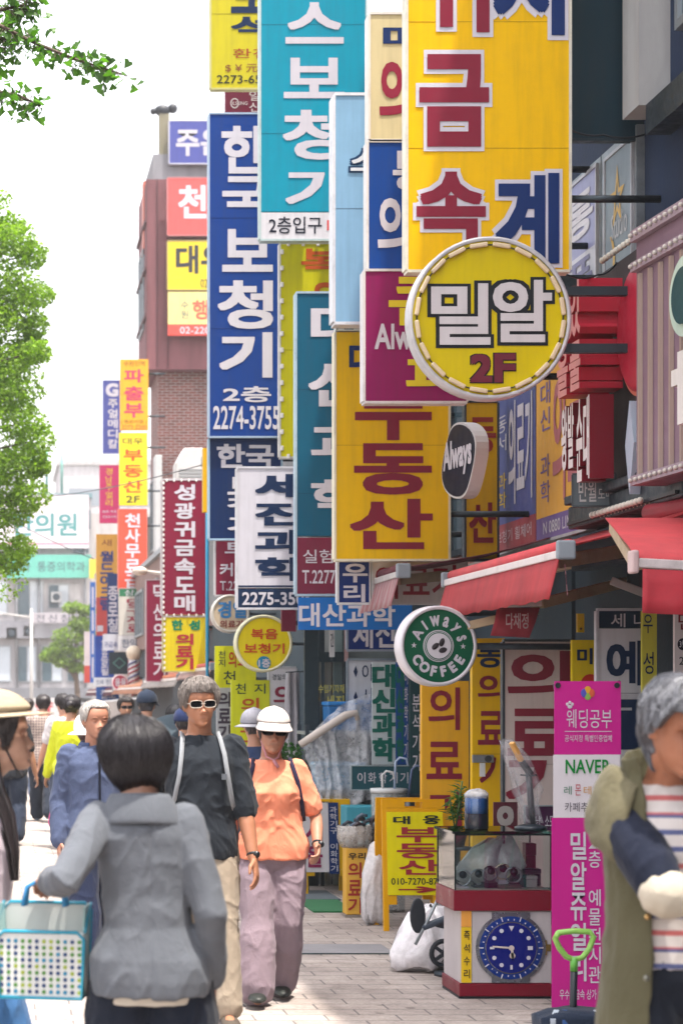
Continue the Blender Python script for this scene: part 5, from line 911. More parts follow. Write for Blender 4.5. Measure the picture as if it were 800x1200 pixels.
mb = MB(); rr = [(-.15 + .04 * cos(a) * 1.1, .36 + .1 * sin(a)) for a in [2 * pi * i / 20 for i in range(20)]]; mb.loft([[(x + .01 * (y * 10), y, z) for x, z in rr] for y in (-.03, 0)]); mb.build('pad', BLACKM, t, bevel=.008)
mb = MB(); mb.bar((-.13, -.01, .29), (.06, .0, .36), .07, .03); mb.bar((-.05, 0, .31), (.1, .02, .28), .05, .03); mb.build('cloth', M((74, 84, 98), 'cloth', .8), t, bevel=.01); mb = MB(); mb.tube([(-.17, -.04, .2), (-.1, -.03, .33), (.0, .05, .5)], .009, 8); mb.tube([(0, .02, .145), (.08, .03, .4)], .009, 8); mb.build('strut', ALU, t, True)
# ---------------------------------------------------------------- watch display case
t = thing('display_case', 'glass topped watch display case with maroon bands and watch picture', 'display case', (P(588, 0, 10.8).x, 10.8, 0)); s = F / 10.8
cx = 588; X = lambda p: (p - cx) / s; Z = lambda p: (1171 - p) / s
MRN = M((132, 28, 48), 'paint', .35)
mb = MB(); mb.box(X(538), X(646), .01, .42, 0, .012); mb.build('foot', BLACKM, t)
mb = MB(); mb.box(X(538), X(646), 0, .43, .0125, Z(1153)); mb.build('plinth', MRN, t, bevel=.004)
mb = MB(); mb.box(X(540), X(646), .012, .42, Z(1152.8), Z(1068)); mb.build('cabinet', M((216, 208, 210), 'paint', .4), t)
mb = MB(); mb.box(X(531), X(646), -.01, .44, Z(1067.8), Z(1044)); mb.build('tray', MRN, t, bevel=.004)
GL = M((250, 255, 255), 'glass', .05)
for nm, b in (('glass_pane', (X(533), X(645), 0, .005, Z(1043.5), Z(978))), ('glass_pane', (X(533), X(534), .007, .42, Z(1043.5), Z(978))), ('glass_pane', (X(533), X(645), .425, .43, Z(1043.5), Z(978))), ('glass_top', (X(529), X(646), -.01, .44, Z(977.5), Z(974.5)))):
    mb = MB(); mb.box(*b); mb.build(nm, GL if nm != 'glass_top' else M((150, 190, 186), 'glass', .05, tint=1), t)
mb = MB()
for x in (X(533), X(645)):
    for y in (.0, .43): mb.bar((x, y, Z(1043.5)), (x, y, Z(978)), .008)
mb.bar((X(533), 0, Z(978.5)), (X(645), 0, Z(978.5)), .009); mb.build('edge_trim', M((34, 52, 54), 'metal', .4), t)
mb = MB(); mb.box(X(540.5), X(552), .0, .0115, Z(1152), Z(1087)); o = mb.build('label_strip', M((248, 208, 40), 'paint', .4), t); mb = MB(); puts(mb, '즉석수리', (X(543), Z(1149), X(550), Z(1089)), True, gap=.3, off=.012, y=-.003); mb.build('lettering', M((60, 50, 40), 'paint'), o, fix=False)
mb = MB(); mb.box(X(540.5), X(552), .0, .0115, Z(1086.5), Z(1068)); mb.build('label_strip', M((250, 176, 80), 'paint', .4), t)
mb = MB(); mb.box(X(553), X(645), .004, .0115, Z(1152), Z(1069)); pic = mb.build('watch_picture', M((206, 200, 202), 'paint', .3), t)
wc = (X(598), Z(1111)); SI = M((134, 140, 150), 'metal', .25, .8, metal=.7)
mb = MB()
for q in (1, -1):
    for j in range(3): mb.box(wc[0] - .1 + j * .068, wc[0] - .036 + j * .068, -.004, .003, wc[1] + q * .13 if q > 0 else Z(1152), Z(1069.5) if q > 0 else wc[1] - .13)
mb.build('watch_band', SI, pic)
def disc(nm, r, y, m, par=pic, c=wc, n=48, y1=.003):
    mb = MB(); mb.lathe([(r, y), (r, y1)], (c[0], 0, c[1]), n, 'y'); return mb.build(nm, m, par)
disc('watch_case', .184, -.006, SI); disc('bezel', .166, -.009, M((16, 58, 140), 'plain', .25)); disc('bezel_ring', .138, -.011, SI); disc('dial', .132, -.013, M((10, 34, 128), 'plain', .2))
mb = MB()
for k in range(12):
    a = pi / 2 - 2 * pi * k / 12; mb = MB()
    if k == 0: mb.add([(wc[0] - .014, -.016, wc[1] + .116), (wc[0] + .014, -.016, wc[1] + .116), (wc[0], -.016, wc[1] + .088)], [(0, 1, 2)])
    elif k in (6, 9): mb.bar((wc[0] + .09 * cos(a), -.0155, wc[1] + .09 * sin(a)), (wc[0] + .113 * cos(a), -.0155, wc[1] + .113 * sin(a)), .012, .002, up=(0, 1, 0))
    elif k == 3: mb.box(wc[0] + .086, wc[0] + .112, -.016, -.0135, wc[1] - .01, wc[1] + .01)
    else: mb.lathe([(.011, -.016), (.011, -.0135)], (wc[0] + .104 * cos(a), 0, wc[1] + .104 * sin(a)), 12, 'y')
    mb.build('hour_marker', M((232, 232, 240), 'plain', .3), pic)
mb = MB()
for k in range(30):
    a = 2 * pi * k / 30; mb.bar((wc[0] + .145 * cos(a), -.0105, wc[1] + .145 * sin(a)), (wc[0] + (.17 if k % 3 == 0 else .153) * cos(a), -.0105, wc[1] + (.17 if k % 3 == 0 else .153) * sin(a)), .005, .002, up=(0, 1, 0))
mb.build('bezel_scale', M((232, 232, 240), 'plain', .3), pic)
mb = MB(); mb.bar((wc[0] + .01, -.018, wc[1] + .0), (wc[0] - .1, -.018, wc[1] + .008), .009, .002, up=(0, 1, 0)); mb.bar((wc[0], -.0195, wc[1] + .01), (wc[0] + .006, -.0195, wc[1] - .055), .013, .002, up=(0, 1, 0)); mb.lathe([(.014, -.021), (.014, -.0135)], (wc[0], 0, wc[1]), 12, 'y'); mb.lathe([(.016, -.0205), (.016, -.0185)], (wc[0] + .004, 0, wc[1] - .04), 12, 'y'); mb.build('hand', M((226, 214, 206), 'plain', .3), pic)
mb = MB(); mb.box(wc[0] + .184, wc[0] + .21, -.006, .002, wc[1] - .018, wc[1] + .018); mb.box(wc[0] + .175, wc[0] + .19, -.004, .002, wc[1] - .04, wc[1] + .04); mb.build('crown', M((190, 160, 90), 'metal', .3), pic)
mb = MB(); mb.box(X(535), X(644), .01, .41, Z(1043.6), Z(1043.6) + .004); mb.build('brightening_floor', M((226, 220, 214), 'cloth', .8), t)  # pale floor panel added to brighten the dark case interior
# things in the glass case
rc = random.Random(11); zt = Z(1043.6) + .0045; cb = t.location
for i, (px, c, lab) in enumerate(((546, (190, 196, 204), 'steel wristwatch on its side at the left of the glass case'), (566, (170, 176, 186), 'steel wristwatch second from the left in the glass case'), (579, (150, 156, 166), 'steel wristwatch on a dark block in the glass case'), (595, (200, 190, 170), 'tall gold and steel wristwatch in the middle of the case'), (606, (180, 186, 196), 'steel wristwatch beside the teal box in the case'))):
    w = thing('wristwatch', lab, 'watch', (cb.x + X(px), cb.y + .08 + .03 * (i % 2), zt), rc.uniform(-.4, .4), 'watches in the glass case')
    h = (.055, .05, .075, .085, .07)[i]
    mb = MB(); mb.box(-.028, .028, -.02, .05, 0, h - .045 if h > .05 else .012); mb.build('stand', M(((210, 206, 226), (40, 48, 66), (30, 40, 60))[i % 3], 'plain', .4), w)
    z0 = (h - .045 if h > .05 else .012); mb = MB(); pts = [(.042 * cos(a), .01, z0 + .042 + .04 * sin(a)) for a in [2 * pi * k / 20 for k in range(21)]]; mb.tube(pts, .006, 6); mb.build('strap', M(c, 'metal', .3, .85), w, True)
    mb = MB(); mb.lathe([(.02, -.008), (.02, .004)], (0, .0, z0 + .06), 16, 'y'); mb.build('case', M((60, 66, 80), 'metal', .3), w, True)
for lab, b, c in (('dark teal box in the glass case', (606, 622, .1, .068), (26, 92, 100)), ('white box in the glass case', (622, 635, .1, .062), (222, 222, 226)), ('dark display tray at the right of the glass case', (624, 645, .2, .09), (36, 48, 66)), ('grey metal box at the front of the glass case', (586, 612, .02, .02), (120, 112, 110)), ('maroon box standing at the back of the glass case', (633, 645, .3, .22), (126, 40, 62)), ('slate box at the back of the glass case', (590, 612, .32, .2), (90, 116, 128))):
    w = thing('small_box', lab, 'box', (cb.x + X((b[0] + b[1]) / 2), cb.y + b[2], zt)); hw = (b[1] - b[0]) / 2 / s; mb = MB(); mb.box(-hw, hw, 0, .07, 0, b[3] * .7); mb.build('body', M(c, 'plain', .4), w, bevel=.003); mb = MB(); mb.box(-hw - .002, hw + .002, -.002, .072, b[3] * .7 + .001, b[3]); mb.build('lid', M(c, 'plain', .3), w, bevel=.003)
w = thing('plastic_wrap', 'crumpled clear wrap heaped in the back of the glass case', 'plastic sheet', (cb.x + X(585), cb.y + .25, zt)); bag(w, 'wrap', [(.12, .006, 0), (.19, .05, 0), (.17, .12, .01), (.12, .18, .03), (.05, .24, .06)], M((226, 230, 236), 'sheet', .2, .95, opac=.7), 3.1, .05, 34, .45)
# on top of the case
zt = Z(974.5) + .001
w = thing('jar', 'clear jar of blue and dark contents standing on the display case', 'jar', (cb.x + X(564), cb.y + .12, zt)); mb = MB(); mb.lathe([(.06, 0), (.063, .01), (.063, .17), (.055, .185)], n=24); mb.build('jar', GL, w, True)
mb = MB(); mb.lathe([(.057, .004), (.057, .085)], n=20); mb.build('dark_filling', M((46, 56, 84), 'plain', .6), w, True); mb = MB(); mb.lathe([(.057, .087), (.058, .165), (.03, .175)], n=20); mb.build('blue_filling', M((40, 120, 210), 'plain', .6), w, True)
mb = MB(); bag(w, 'film', [(.062, .17, 0), (.064, .19, 0), (.05, .205, 0), (.02, .215, .0)], M((226, 230, 236), 'sheet', .2, .8, opac=.5), 8.1, .01, 20, 1)
w = thing('desk_lamp', 'black desk lamp in plastic film bending over the display case', 'lamp', (cb.x + X(630), cb.y + .15, zt)); s1 = F / 10.95
mb = MB(); mb.lathe([(.085, 0), (.085, .012), (.06, .022), (.03, .028)], n=24); mb.build('base', M((34, 48, 60), 'plain', .35), w, True)
mb = MB(); mb.tube([(.012, 0, .02), (0, 0, .15), (-.012, 0, .3)], [.016, .018, .016], 10); mb.build('stem', M((28, 36, 48), 'plain', .35), w, True)
mb = MB(); mb.bar((-.0, 0, .29), (-.055, -.02, .365), .03, .03); mb.build('joint', M((28, 36, 48), 'plain', .35), w, bevel=.004)
mb = MB(); mb.bar((-.055, -.02, .365), (-.115, -.05, .465), .034, .022); mb.build('lamp_head', M((236, 176, 96), 'plain', .3), w, bevel=.006)
mb = MB(); mb.tube([(-.055, 0, .29), (.0, 0, .285), (.03, 0, .29)], .005, 6); mb.build('knob', BLACKM, w, True)
bag(w, 'film', [(.05, .03, .01), (.055, .12, -.01), (.06, .22, -.02), (.07, .32, -.05), (.06, .4, -.08), (.03, .47, -.12)], M((226, 226, 232), 'sheet', .2, .8, opac=.22), 5.5, .03, 26, .6)
# plant behind the case
w = thing('potted_plant', 'spiky green potted plant on a stand behind the display case', 'potted plant', P(533, 1120, 11.7)); w.location.z = 0
mb = MB(); mb.tube([(0, 0, 0), (0, 0, .72)], .03, 8); mb.lathe([(.12, .0), (.12, .02)], n=16); mb.lathe([(.1, .72), (.1, .735)], n=16); mb.build('stand', STEEL, w, True); mb = MB(); mb.lathe([(.05, .736), (.075, .84), (.08, .85), (.07, .85), (.06, .83)], n=18); mb.build('pot', M((120, 60, 50), 'plain', .5), w, True)
mb = MB(); lf = MB(); rp = random.Random(2)
for k in range(5):
    e = Vector((rp.uniform(-.05, .05), rp.uniform(-.04, .04), rp.uniform(1.0, 1.12))); mb.tube([(0, 0, .83), e], .005, 5)
    for j in range(26):
        p = Vector((0, 0, .83)).lerp(e, .3 + .7 * rp.random()); a = rp.uniform(0, 2 * pi); d_ = Vector((cos(a), sin(a), rp.uniform(-.3, .7))).normalized(); L_ = rp.uniform(.05, .1); sd = d_.cross(Vector((0, 0, 1))).normalized() * .009
        lf.add([p, p + d_ * L_ * .5 + sd, p + d_ * L_ + Vector((0, 0, -.01)), p + d_ * L_ * .5 - sd], [(0, 1, 2, 3)])
mb.build('stem', M((90, 120, 60), 'plain', .6), w, True); lf.build('leaves', M((52, 120, 62), 'leaf', .4, .5), w)
w = thing('potted_shrub', 'low green shrub in a planter behind the woman in the white cap', 'potted plant', P(322, 1060, 16.6)); w.location.z = 0; mb = MB(); mb.loft([[(-.2, 0, 0), (.2, 0, 0), (.2, .25, 0), (-.2, .25, 0)], [(-.25, -.03, .5), (.25, -.03, .5), (.25, .28, .5), (-.25, .28, .5)]]); mb.build('planter', M((120, 90, 76), 'plain', .6), w, bevel=.01)
leafcloud(1500, [((x, .12, z), (.14, .14, .1)) for x, z in ((-.16, .62), (0, .7), (.16, .66), (.05, .9), (-.1, .95), (.1, 1.12), (-.05, 1.15))], .045, rp).build('leaves', M((60, 120, 66), 'leaf', .5, .5), w); mb = MB(); [mb.tube([(x * .3, .12, .48), (x, .12, 1.1)], .01, 6) for x in (-.08, .02, .1)]; mb.build('stem', TRUNK, w, True)
# hasp lock on the yellow board
w = thing('hasp_lock', 'steel hasp lock with a white tag on the tall yellow board', 'lock', P(565, 890, 13.25)); mb = MB(); mb.box(-.07, .07, -.02, 0, -.02, .03); mb.build('hasp', M((170, 176, 180), 'metal', .35), w, bevel=.004); mb = MB(); mb.lathe([(.022, -.035), (.022, -.02)], (.03, 0, .005), 16, 'y'); mb.build('knob', M((90, 96, 100), 'metal', .3), w); mb = MB(); mb.box(-.02, .015, -.012, -.004, -.11, -.022); mb.build('tag', M((222, 226, 228), 'plain', .4), w)
sign('shop_board', 'small plum board with white letters behind the lamp', 'sign', (615, 945, 648, 976), 12.3, (70, 30, 70), [('담낭', (620, 956, 633, 968), WH, {}), ('소모', (638, 956, 648, 968), WH, {})], depth=.03, frame=(150, 160, 164), fw=.008, arms=0)
sign('shop_board', 'maroon board with one round grey letter behind the display case', 'sign', (578, 940, 606, 972), 12.4, (96, 44, 56), [('o', (583, 946, 600, 966), (176, 170, 166), dict(bold=.05))], depth=.03, frame=None, arms=0)
# ---------------------------------------------------------------- magenta banner
t = thing('standing_banner', 'tall magenta wedding shop banner with white letters on a stand', 'banner', (P(686, 0, 10.1).x, 10.1, 0)); s = F / 10.1; cxb = 686
X = lambda p: (p - cxb) / s; Z = lambda p: (1194 - p) / s
MG = (210, 40, 148)
def bpl(nm, a, b, c, e, col_, y=0): mb = MB(); mb.box(X(a), X(c), y, y + .004, Z(e), Z(b)); return mb.build(nm, M(col_, 'paint', .35, dirt=.08), t)
bpl('cloth', 649, 797, 727, 883, MG); bpl('cloth', 648, 883.2, 726, 957, (232, 226, 232)); bpl('cloth', 646, 957.2, 724, 1180, MG); bpl('cloth', 645, 1180.2, 723, 1194, (224, 222, 226))
for tx, b, c, o in (('웨딩공부', (663, 830, 716, 852), WH, dict(off=0)), ('공식지정 특별인증업체', (661, 860, 716, 868), WH, dict(off=0)), ('■', (661, 855.5, 716, 856.3), WH, {}), ('NAVER', (662, 889, 714, 905), (16, 140, 60), dict(bold=.012)), ('레', (660, 920, 669, 930), (110, 150, 130), {}), ('몬', (673, 918, 680, 931), (210, 120, 130), {}), ('테', (683, 920, 692, 930), (220, 170, 110), {}), ('라', (695, 920, 703, 930), (110, 110, 170), {}), ('카페추천업체', (661, 939, 716, 950), (90, 84, 96), dict(off=0)),
    ('밀알쥬얼리', (668, 972, 686, 1150), WH, dict(vert=True, bold=.012, gap=.1)), ('2층 예물전시관', (689, 972, 703, 1152), WH, dict(vert=True, gap=.12)), ('우수귀금속 상가 2층', (655, 1158, 709, 1170), WH, {}), ('NAVER', (645, 1185, 663, 1191), (20, 130, 90), dict(bold=.02)), ('■', (664, 1185, 716, 1190), (70, 170, 140), dict(off=0))):
    mb = MB(); puts(mb, tx, (X(b[0]), Z(b[3]), X(b[2]), Z(b[1])), y=-.004, **o); mb.build('lettering', M(c, 'paint', .45), t, fix=False)
mb = MB(); [mb.ball((X(px), -.003, Z(py)), (.007, .002, .008), 8, 6) for px, py in ((664, 824), (667, 822), (670, 824))]; mb.ball((X(667), -.003, Z(827)), (.012, .002, .009), 8, 6); mb.build('paw_mark', M(WH, 'paint'), t)
for px, py, c in ((684, 811, (90, 90, 190)), (688, 808, (230, 170, 50)), (692, 811, (220, 100, 70)), (688, 814, (150, 190, 90))):
    mb = MB(); mb.ball((X(px), -.003, Z(py)), (.018, .002, .022), 10, 6); mb.build('petal_mark', M(c, 'paint'), t)
mb = MB(); mb.tube([(X(723), .03, Z(800)), (0, .05, Z(990)), (X(653), .03, Z(1190))], .008, 6); mb.tube([(X(651), .03, Z(800)), (0, .05, Z(990)), (X(720), .03, Z(1190))], .008, 6); mb.tube([(0, .05, Z(990)), (.02, .5, -.0)], .008, 6); mb.build('stand', M((30, 36, 44), 'plain', .4), t, True)
for px in (653, 722): mb = MB(); mb.lathe([(.014, -.006), (.014, -.001)], (X(px), 0, Z(802)), 12, 'y'); mb.build('eyelet', M((30, 36, 44), 'plain', .4), t)
mb = MB(); mb.tube([(X(722), .02, Z(802)), (X(727), .03, Z(797)), (X(731), .1, Z(830)), (X(744), .3, Z(868))], .006, 6); mb.build('cord', BLACKM, t, True)
# ---------------------------------------------------------------- hand cart in front
t = thing('hand_cart', 'small hand cart with a lime green triangular handle', 'hand cart', (P(672, 0, 8.9).x, 8.9, 0)); s = F / 8.9; z = lambda p: EYE + (VY - p) / s
X = lambda p: (p - 672) / s
mb = MB(); tri = [(650, 1100), (654, 1093), (672, 1091), (690, 1092), (695, 1098), (690, 1112), (682, 1122), (672, 1125), (663, 1121), (655, 1111), (650, 1100), (654, 1093)]; mb.tube([(X(a), 0, z(b)) for a, b in tri], .013, 8); mb.build('handle', M((150, 206, 96), 'plain', .35), t, True)
mb = MB(); mb.tube([(0, 0, z(1122)), (0, 0, z(1138))], .017, 10); mb.build('collar', M((110, 190, 80), 'plain', .35), t, True)
mb = MB(); mb.tube([(0, 0, z(1138)), (-.002, .01, z(1190)), (0, .02, .12)], .016, 10); mb.build('pole', M((26, 34, 44), 'plain', .35), t, True)
mb = MB(); rings = []
for k, (hw, zz) in enumerate(((.17, .1), (.18, .16), (.185, .22), (.17, z(1186)), (.12, z(1181)))): rings.append([(hw * (1 if abs(cos(a)) > .7 else abs(cos(a)) / .7) * (1 if cos(a) > 0 else -1), .12 * sin(a) - .08 - .0 * k, zz + .006 * sin(5 * a)) for a in [2 * pi * i / 32 for i in range(32)]])
mb.loft(rings); mb.build('bag', M((30, 44, 66), 'cloth', .6), t, True)
for i, (a, c) in enumerate(((-.14, (200, 210, 222)), (-.09, (60, 100, 160)), (.1, (206, 214, 226)), (.15, (60, 90, 140)))):
    mb = MB(); mb.bar((a, -.2, .12), (a * 1.02, -.19, z(1187)), .022, .004, up=(0, 1, 0)); mb.bar((a * 1.02, -.19, z(1187)), (a * .7, -.08, z(1181) + .002), .022, .004); mb.build('stripe', M(c, 'cloth', .6), t)
for sx in (-1, 1): mb = MB(); mb.lathe([(.05, -.015), (.055, 0), (.05, .015)], (sx * .16, .02, .055), 18, 'x'); mb.build('wheel', BLACKM, t, True)
# ---------------------------------------------------------------- bits on the pavement
t = thing('doormat', 'green doormat on the pavement by the shop door', 'mat', (P(382, 0, 15.5).x, 15.5, 0)); mb = MB(); mb.box(-.16, .16, -.42, .45, .001, .012); mb.build('mat', M((40, 120, 72), 'cloth', .9), t); mb = MB(); mb.box(-.19, .19, .46, 1.2, .001, .012); mb.build('dark_mat', M((96, 108, 116), 'cloth', .9), t)
t = thing('drain_cover', 'steel drain channel edge set across the pavement', 'drain cover', (P(407, 0, 12.66).x, 12.66, 0)); mb = MB(); mb.box(-.29, .3, -.01, .02, .0, .006); mb.build('rail', M((84, 100, 104), 'metal', .5, .7), t); mb = MB(); mb.box(-.29, .3, .021, .5, .0, .003); mb.build('plate', M((168, 166, 170), 'wall', .6, .6), t)
def cable(label, pts, r=.008, sag=.12):
    p = [Vector(q) for q in pts]; out = []
    for a, b in zip(p, p[1:]):
        for k in range(12): u = k / 12; out.append(a.lerp(b, u) - Vector((0, 0, sag * 4 * u * (1 - u))))
    out.append(p[-1]); t = thing('overhead_cable', label, 'cable', p[0]); mb = MB(); mb.tube([q - p[0] for q in out], r, 5); mb.build('cable', BLACKM, t, True)
cable('thin black cable slanting across the street below the violet signs', [P(20, 584, 40), P(250, 541, 24), P(330, 518, 18.3)], .007, .1)
cable('thin cable dipping in front of the clinic signs', [P(-20, 588, 60), P(110, 655, 48)], .012, .1)
cable('pair of pale cables under the dark slate panel', [P(664, 150, 12), P(706, 158, 12), P(757, 157, 12)], .006, .02)
cable('black cable running from the round yellow sign to the wall', [P(664, 322, 11.5), P(700, 322, 11.8), P(722, 308, 12)], .006, .02)
# ---------------------------------------------------------------- people
def lerp_tab(tab, t):
    if t <= tab[0][0]: return tab[0][1]
    for (a, va), (b, vb) in zip(tab, tab[1:]):
        if t <= b:
            u = (t - a) / (b - a); u = u * u * (3 - 2 * u) if False else u
            return va + (vb - va) * u
    return tab[-1][1]
HW = [(0, .012), (.03, .026), (.08, .038), (.15, .049), (.25, .058), (.35, .064), (.45, .069), (.55, .0725), (.65, .074), (.75, .071), (.84, .062), (.91, .048), (.96, .032), (.99, .014), (1, .002)]
HF = [(0, .072), (.04, .088), (.09, .09), (.13, .083), (.18, .089), (.22, .088), (.27, .086), (.35, .082), (.44, .078), (.5, .077), (.56, .083), (.62, .087), (.7, .085), (.78, .078), (.85, .066), (.92, .046), (.97, .024), (1, .002)]
HB = [(0, -.05), (.05, -.03), (.12, .0), (.2, .03), (.3, .062), (.4, .084), (.5, .096), (.6, .102), (.7, .102), (.78, .096), (.86, .08), (.92, .06), (.97, .034), (1, .002)]
HH = .225
def S(th, t, k=1.0):
    """point of the head surface: th = 0 front, pi back; t = 0 chin, 1 crown; head frame faces -Y, origin at the chin level under the skull"""
    s_, c_ = sin(th), cos(th); e = .86
    x = lerp_tab(HW, t) * math.copysign(abs(s_) ** e, s_)
    y = -lerp_tab(HF, t) * abs(c_) ** e if c_ > 0 else lerp_tab(HB, t) * abs(c_) ** e
    return Vector((x, y, t * HH)) * k
def head_mb(mb, T, nose=1.0):
    ts = [0, .02, .05, .09, .13, .17, .21, .25, .3, .35, .4, .44, .48, .52, .56, .6, .66, .72, .78, .84, .89, .93, .96, .985, 1]; n = 40; rings = []
    for t in ts:
        ring = []
        for k in range(n):
            th = 2 * pi * k / n; p = S(th, t)
            if cos(th) > 0:
                a = abs(p.x); 
                p.y += .007 * exp(-((a - .031) / .014) ** 2 - ((t - .5) / .045) ** 2)            # eye socket
                p.y -= .004 * exp(-((a - .04) / .016) ** 2 - ((t - .37) / .07) ** 2)             # cheek
                p.y -= .004 * exp(-(a / .02) ** 2 - ((t - .195) / .03) ** 2) - .003 * exp(-(a / .018) ** 2 - ((t - .235) / .02) ** 2)
            ring.append(T @ p)
        rings.append(ring)
    mb.loft(rings)
    nb = []
    for t, y, w, dp in ((.54, -.078, .006, .012), (.46, -.086, .007, .016), (.4, -.094, .009, .02), (.345, -.103 - .004 * nose, .0135, .026), (.315, -.1, .0165, .024), (.29, -.088, .012, .014)):
        nb.append([T @ Vector((w * sin(a), y + dp * .5 - dp * .5 * cos(a), t * HH)) for a in [2 * pi * i / 10 for i in range(10)]])
    mb.loft(nb)
    for sx in (-1, 1):
        mb.ball(T @ Vector((sx * .013, -.089, .315 * HH)), .0075, 8, 6)
        rings = []
        for j in range(7):
            v = j / 6; z = (.33 + .25 * v) * HH; h = .017 * sin(pi * (v * .84 + .1)) + .003
            rings.append([T @ Vector((sx * (.066 + .012 * (1 - abs(v - .5)) + .0045 * cos(a)), .012 + .016 * (v - .5) + h * sin(a), z)) for a in [2 * pi * i / 10 for i in range(10)]])
        mb.loft(rings)
def ik(a, c, l1, l2, pole):
    a = Vector(a); c = Vector(c); d = c - a; L = min(d.length, (l1 + l2) * .999); d.normalize()
    x = (l1 * l1 - l2 * l2 + L * L) / (2 * L); h = sqrt(max(l1 * l1 - x * x, 0)); pl = Vector(pole); pl = (pl - d * pl.dot(d)).normalized()
    return a + d * x + pl * h, a + d * L
def seg(pts, n=3):
    out = []
    for a, b in zip(pts, pts[1:]):
        for k in range(n): out.append(a.lerp(b, k / n))
    return out + [pts[-1]]
def limb(mb, pts, rs, n=14):
    """tapered limb with round ends"""
    p = [Vector(q) for q in pts]; d0 = (p[0] - p[1]).normalized() * rs[0]; d1 = (p[-1] - p[-2]).normalized() * rs[-1]
    P_ = [p[0] + d0 * .95, p[0] + d0 * .6] + p + [p[-1] + d1 * .6, p[-1] + d1 * .95]; R_ = [rs[0] * .3, rs[0] * .8] + list(rs) + [rs[-1] * .8, rs[-1] * .3]
    mb.tube(P_, R_, n)
def hand_mb(mb, w, d, side, nrm, curl=.5, k=1.0):
    """w wrist, d along the forearm, nrm palm facing direction, side = thumb direction sign"""
    d = Vector(d).normalized(); nrm = Vector(nrm); nrm = (nrm - d * nrm.dot(d)).normalized(); sd = d.cross(nrm) * side
    rings = []
    for u, hw, ht in ((-.02, .022, .018), (.0, .026, .018), (.03, .036, .017), (.06, .041, .015), (.085, .04, .012), (.095, .034, .008)):
        rings.append([w + d * u * k + sd * hw * k * cos(a) + nrm * (ht * k * sin(a)) for a in [2 * pi * i / 12 for i in range(12)]])
    mb.loft(rings)
    for i, (o, ln) in enumerate(((.03, .072), (.01, .08), (-.01, .074), (-.029, .058))):
        p = w + d * .075 * k + sd * o * k; pts = [p]; ang = .12 + curl * .15
        for j, f in enumerate((.45, .32, .28)):
            dd = d * cos(ang) + nrm * sin(ang); pts.append(pts[-1] + dd * ln * f * k); ang += curl * .75
        limb(mb, pts, [.0092 * k, .0086 * k, .008 * k, .0068 * k], 8)
    p = w + d * .02 * k + sd * .026 * k; q = p + (d * .6 + sd * .7 + nrm * .25).normalized() * .045 * k; r = q + (d * .9 + sd * .15 + nrm * .4 * curl).normalized() * .034 * k
    limb(mb, [p, q, r], [.013 * k, .011 * k, .0085 * k], 8)
def remesh(mb, voxel, smooth=2):
    me = mb.mesh('t'); bm = bmesh.new(); bm.from_mesh(me); bmesh.ops.recalc_face_normals(bm, faces=bm.faces); bm.to_mesh(me); bm.free()
    o = bpy.data.objects.new('t', me); COL.objects.link(o)
    r = o.modifiers.new('r', 'REMESH'); r.mode = 'VOXEL'; r.voxel_size = voxel
    s_ = o.modifiers.new('s', 'SMOOTH'); s_.factor = .5; s_.iterations = smooth
    dg = bpy.context.evaluated_depsgraph_get(); dg.update(); m2 = bpy.data.meshes.new_from_object(o.evaluated_get(dg))
    bpy.data.objects.remove(o); bpy.data.meshes.remove(me); return m2
def finish(name, me, mats, parent):
    me.name = name; me.materials.clear()
    for m in mats: me.materials.append(m)
    me.polygons.foreach_set('use_smooth', [True] * len(me.polygons))
    o = bpy.data.objects.new(name, me); COL.objects.link(o); o.parent = parent; return o
def wrinkle(me, A, seed, f=(11, 11, 15), extra=None):
    me.update(); vs = me.vertices; off = Vector((seed * 3.7, seed * 1.3, seed * 7.1)); out = []
    for v in vs:
        c = v.co; sg = 1 if c.x > 0 else -1; q = Vector(((c.x + sg * c.z * .45) * f[0] * 1.1, c.y * f[1] * 1.1, (c.z - sg * c.x * .3) * f[2] * .5)) + off
        w = mnoise.noise_vector(q * .5) * .6; n1 = mnoise.noise(q + w); n2 = mnoise.noise(q * 2.3 + w * 2)
        rg = max(0, 1 - abs(n1) * 2.6); n3 = mnoise.noise(Vector((q.x * .9 + q.z * .8, q.y * .9, q.z * .5 - q.x * .7)) + w * 1.5); rg2 = max(0, 1 - abs(n3) * 3)
        dsp = A * (rg ** 2 * .6 + rg2 ** 2 * .45 + n2 * .18 - .3)
        if extra: dsp += extra(c)
        out.append(c + v.normal * dsp)
    for v, c in zip(vs, out): v.co = c
    me.update()
def ering(z, a, b, y=0, x=0, n=28, e=2.4):
    r = []
    for k in range(n):
        th = 2 * pi * k / n; r.append(Vector((x + a * math.copysign(abs(cos(th)) ** (2 / e), cos(th)), y + b * math.copysign(abs(sin(th)) ** (2 / e), sin(th)), z)))
    return r
SKIN = (222, 168, 138)
def smooth01(x): x = min(1, max(0, x)); return x * x * (3 - 2 * x)
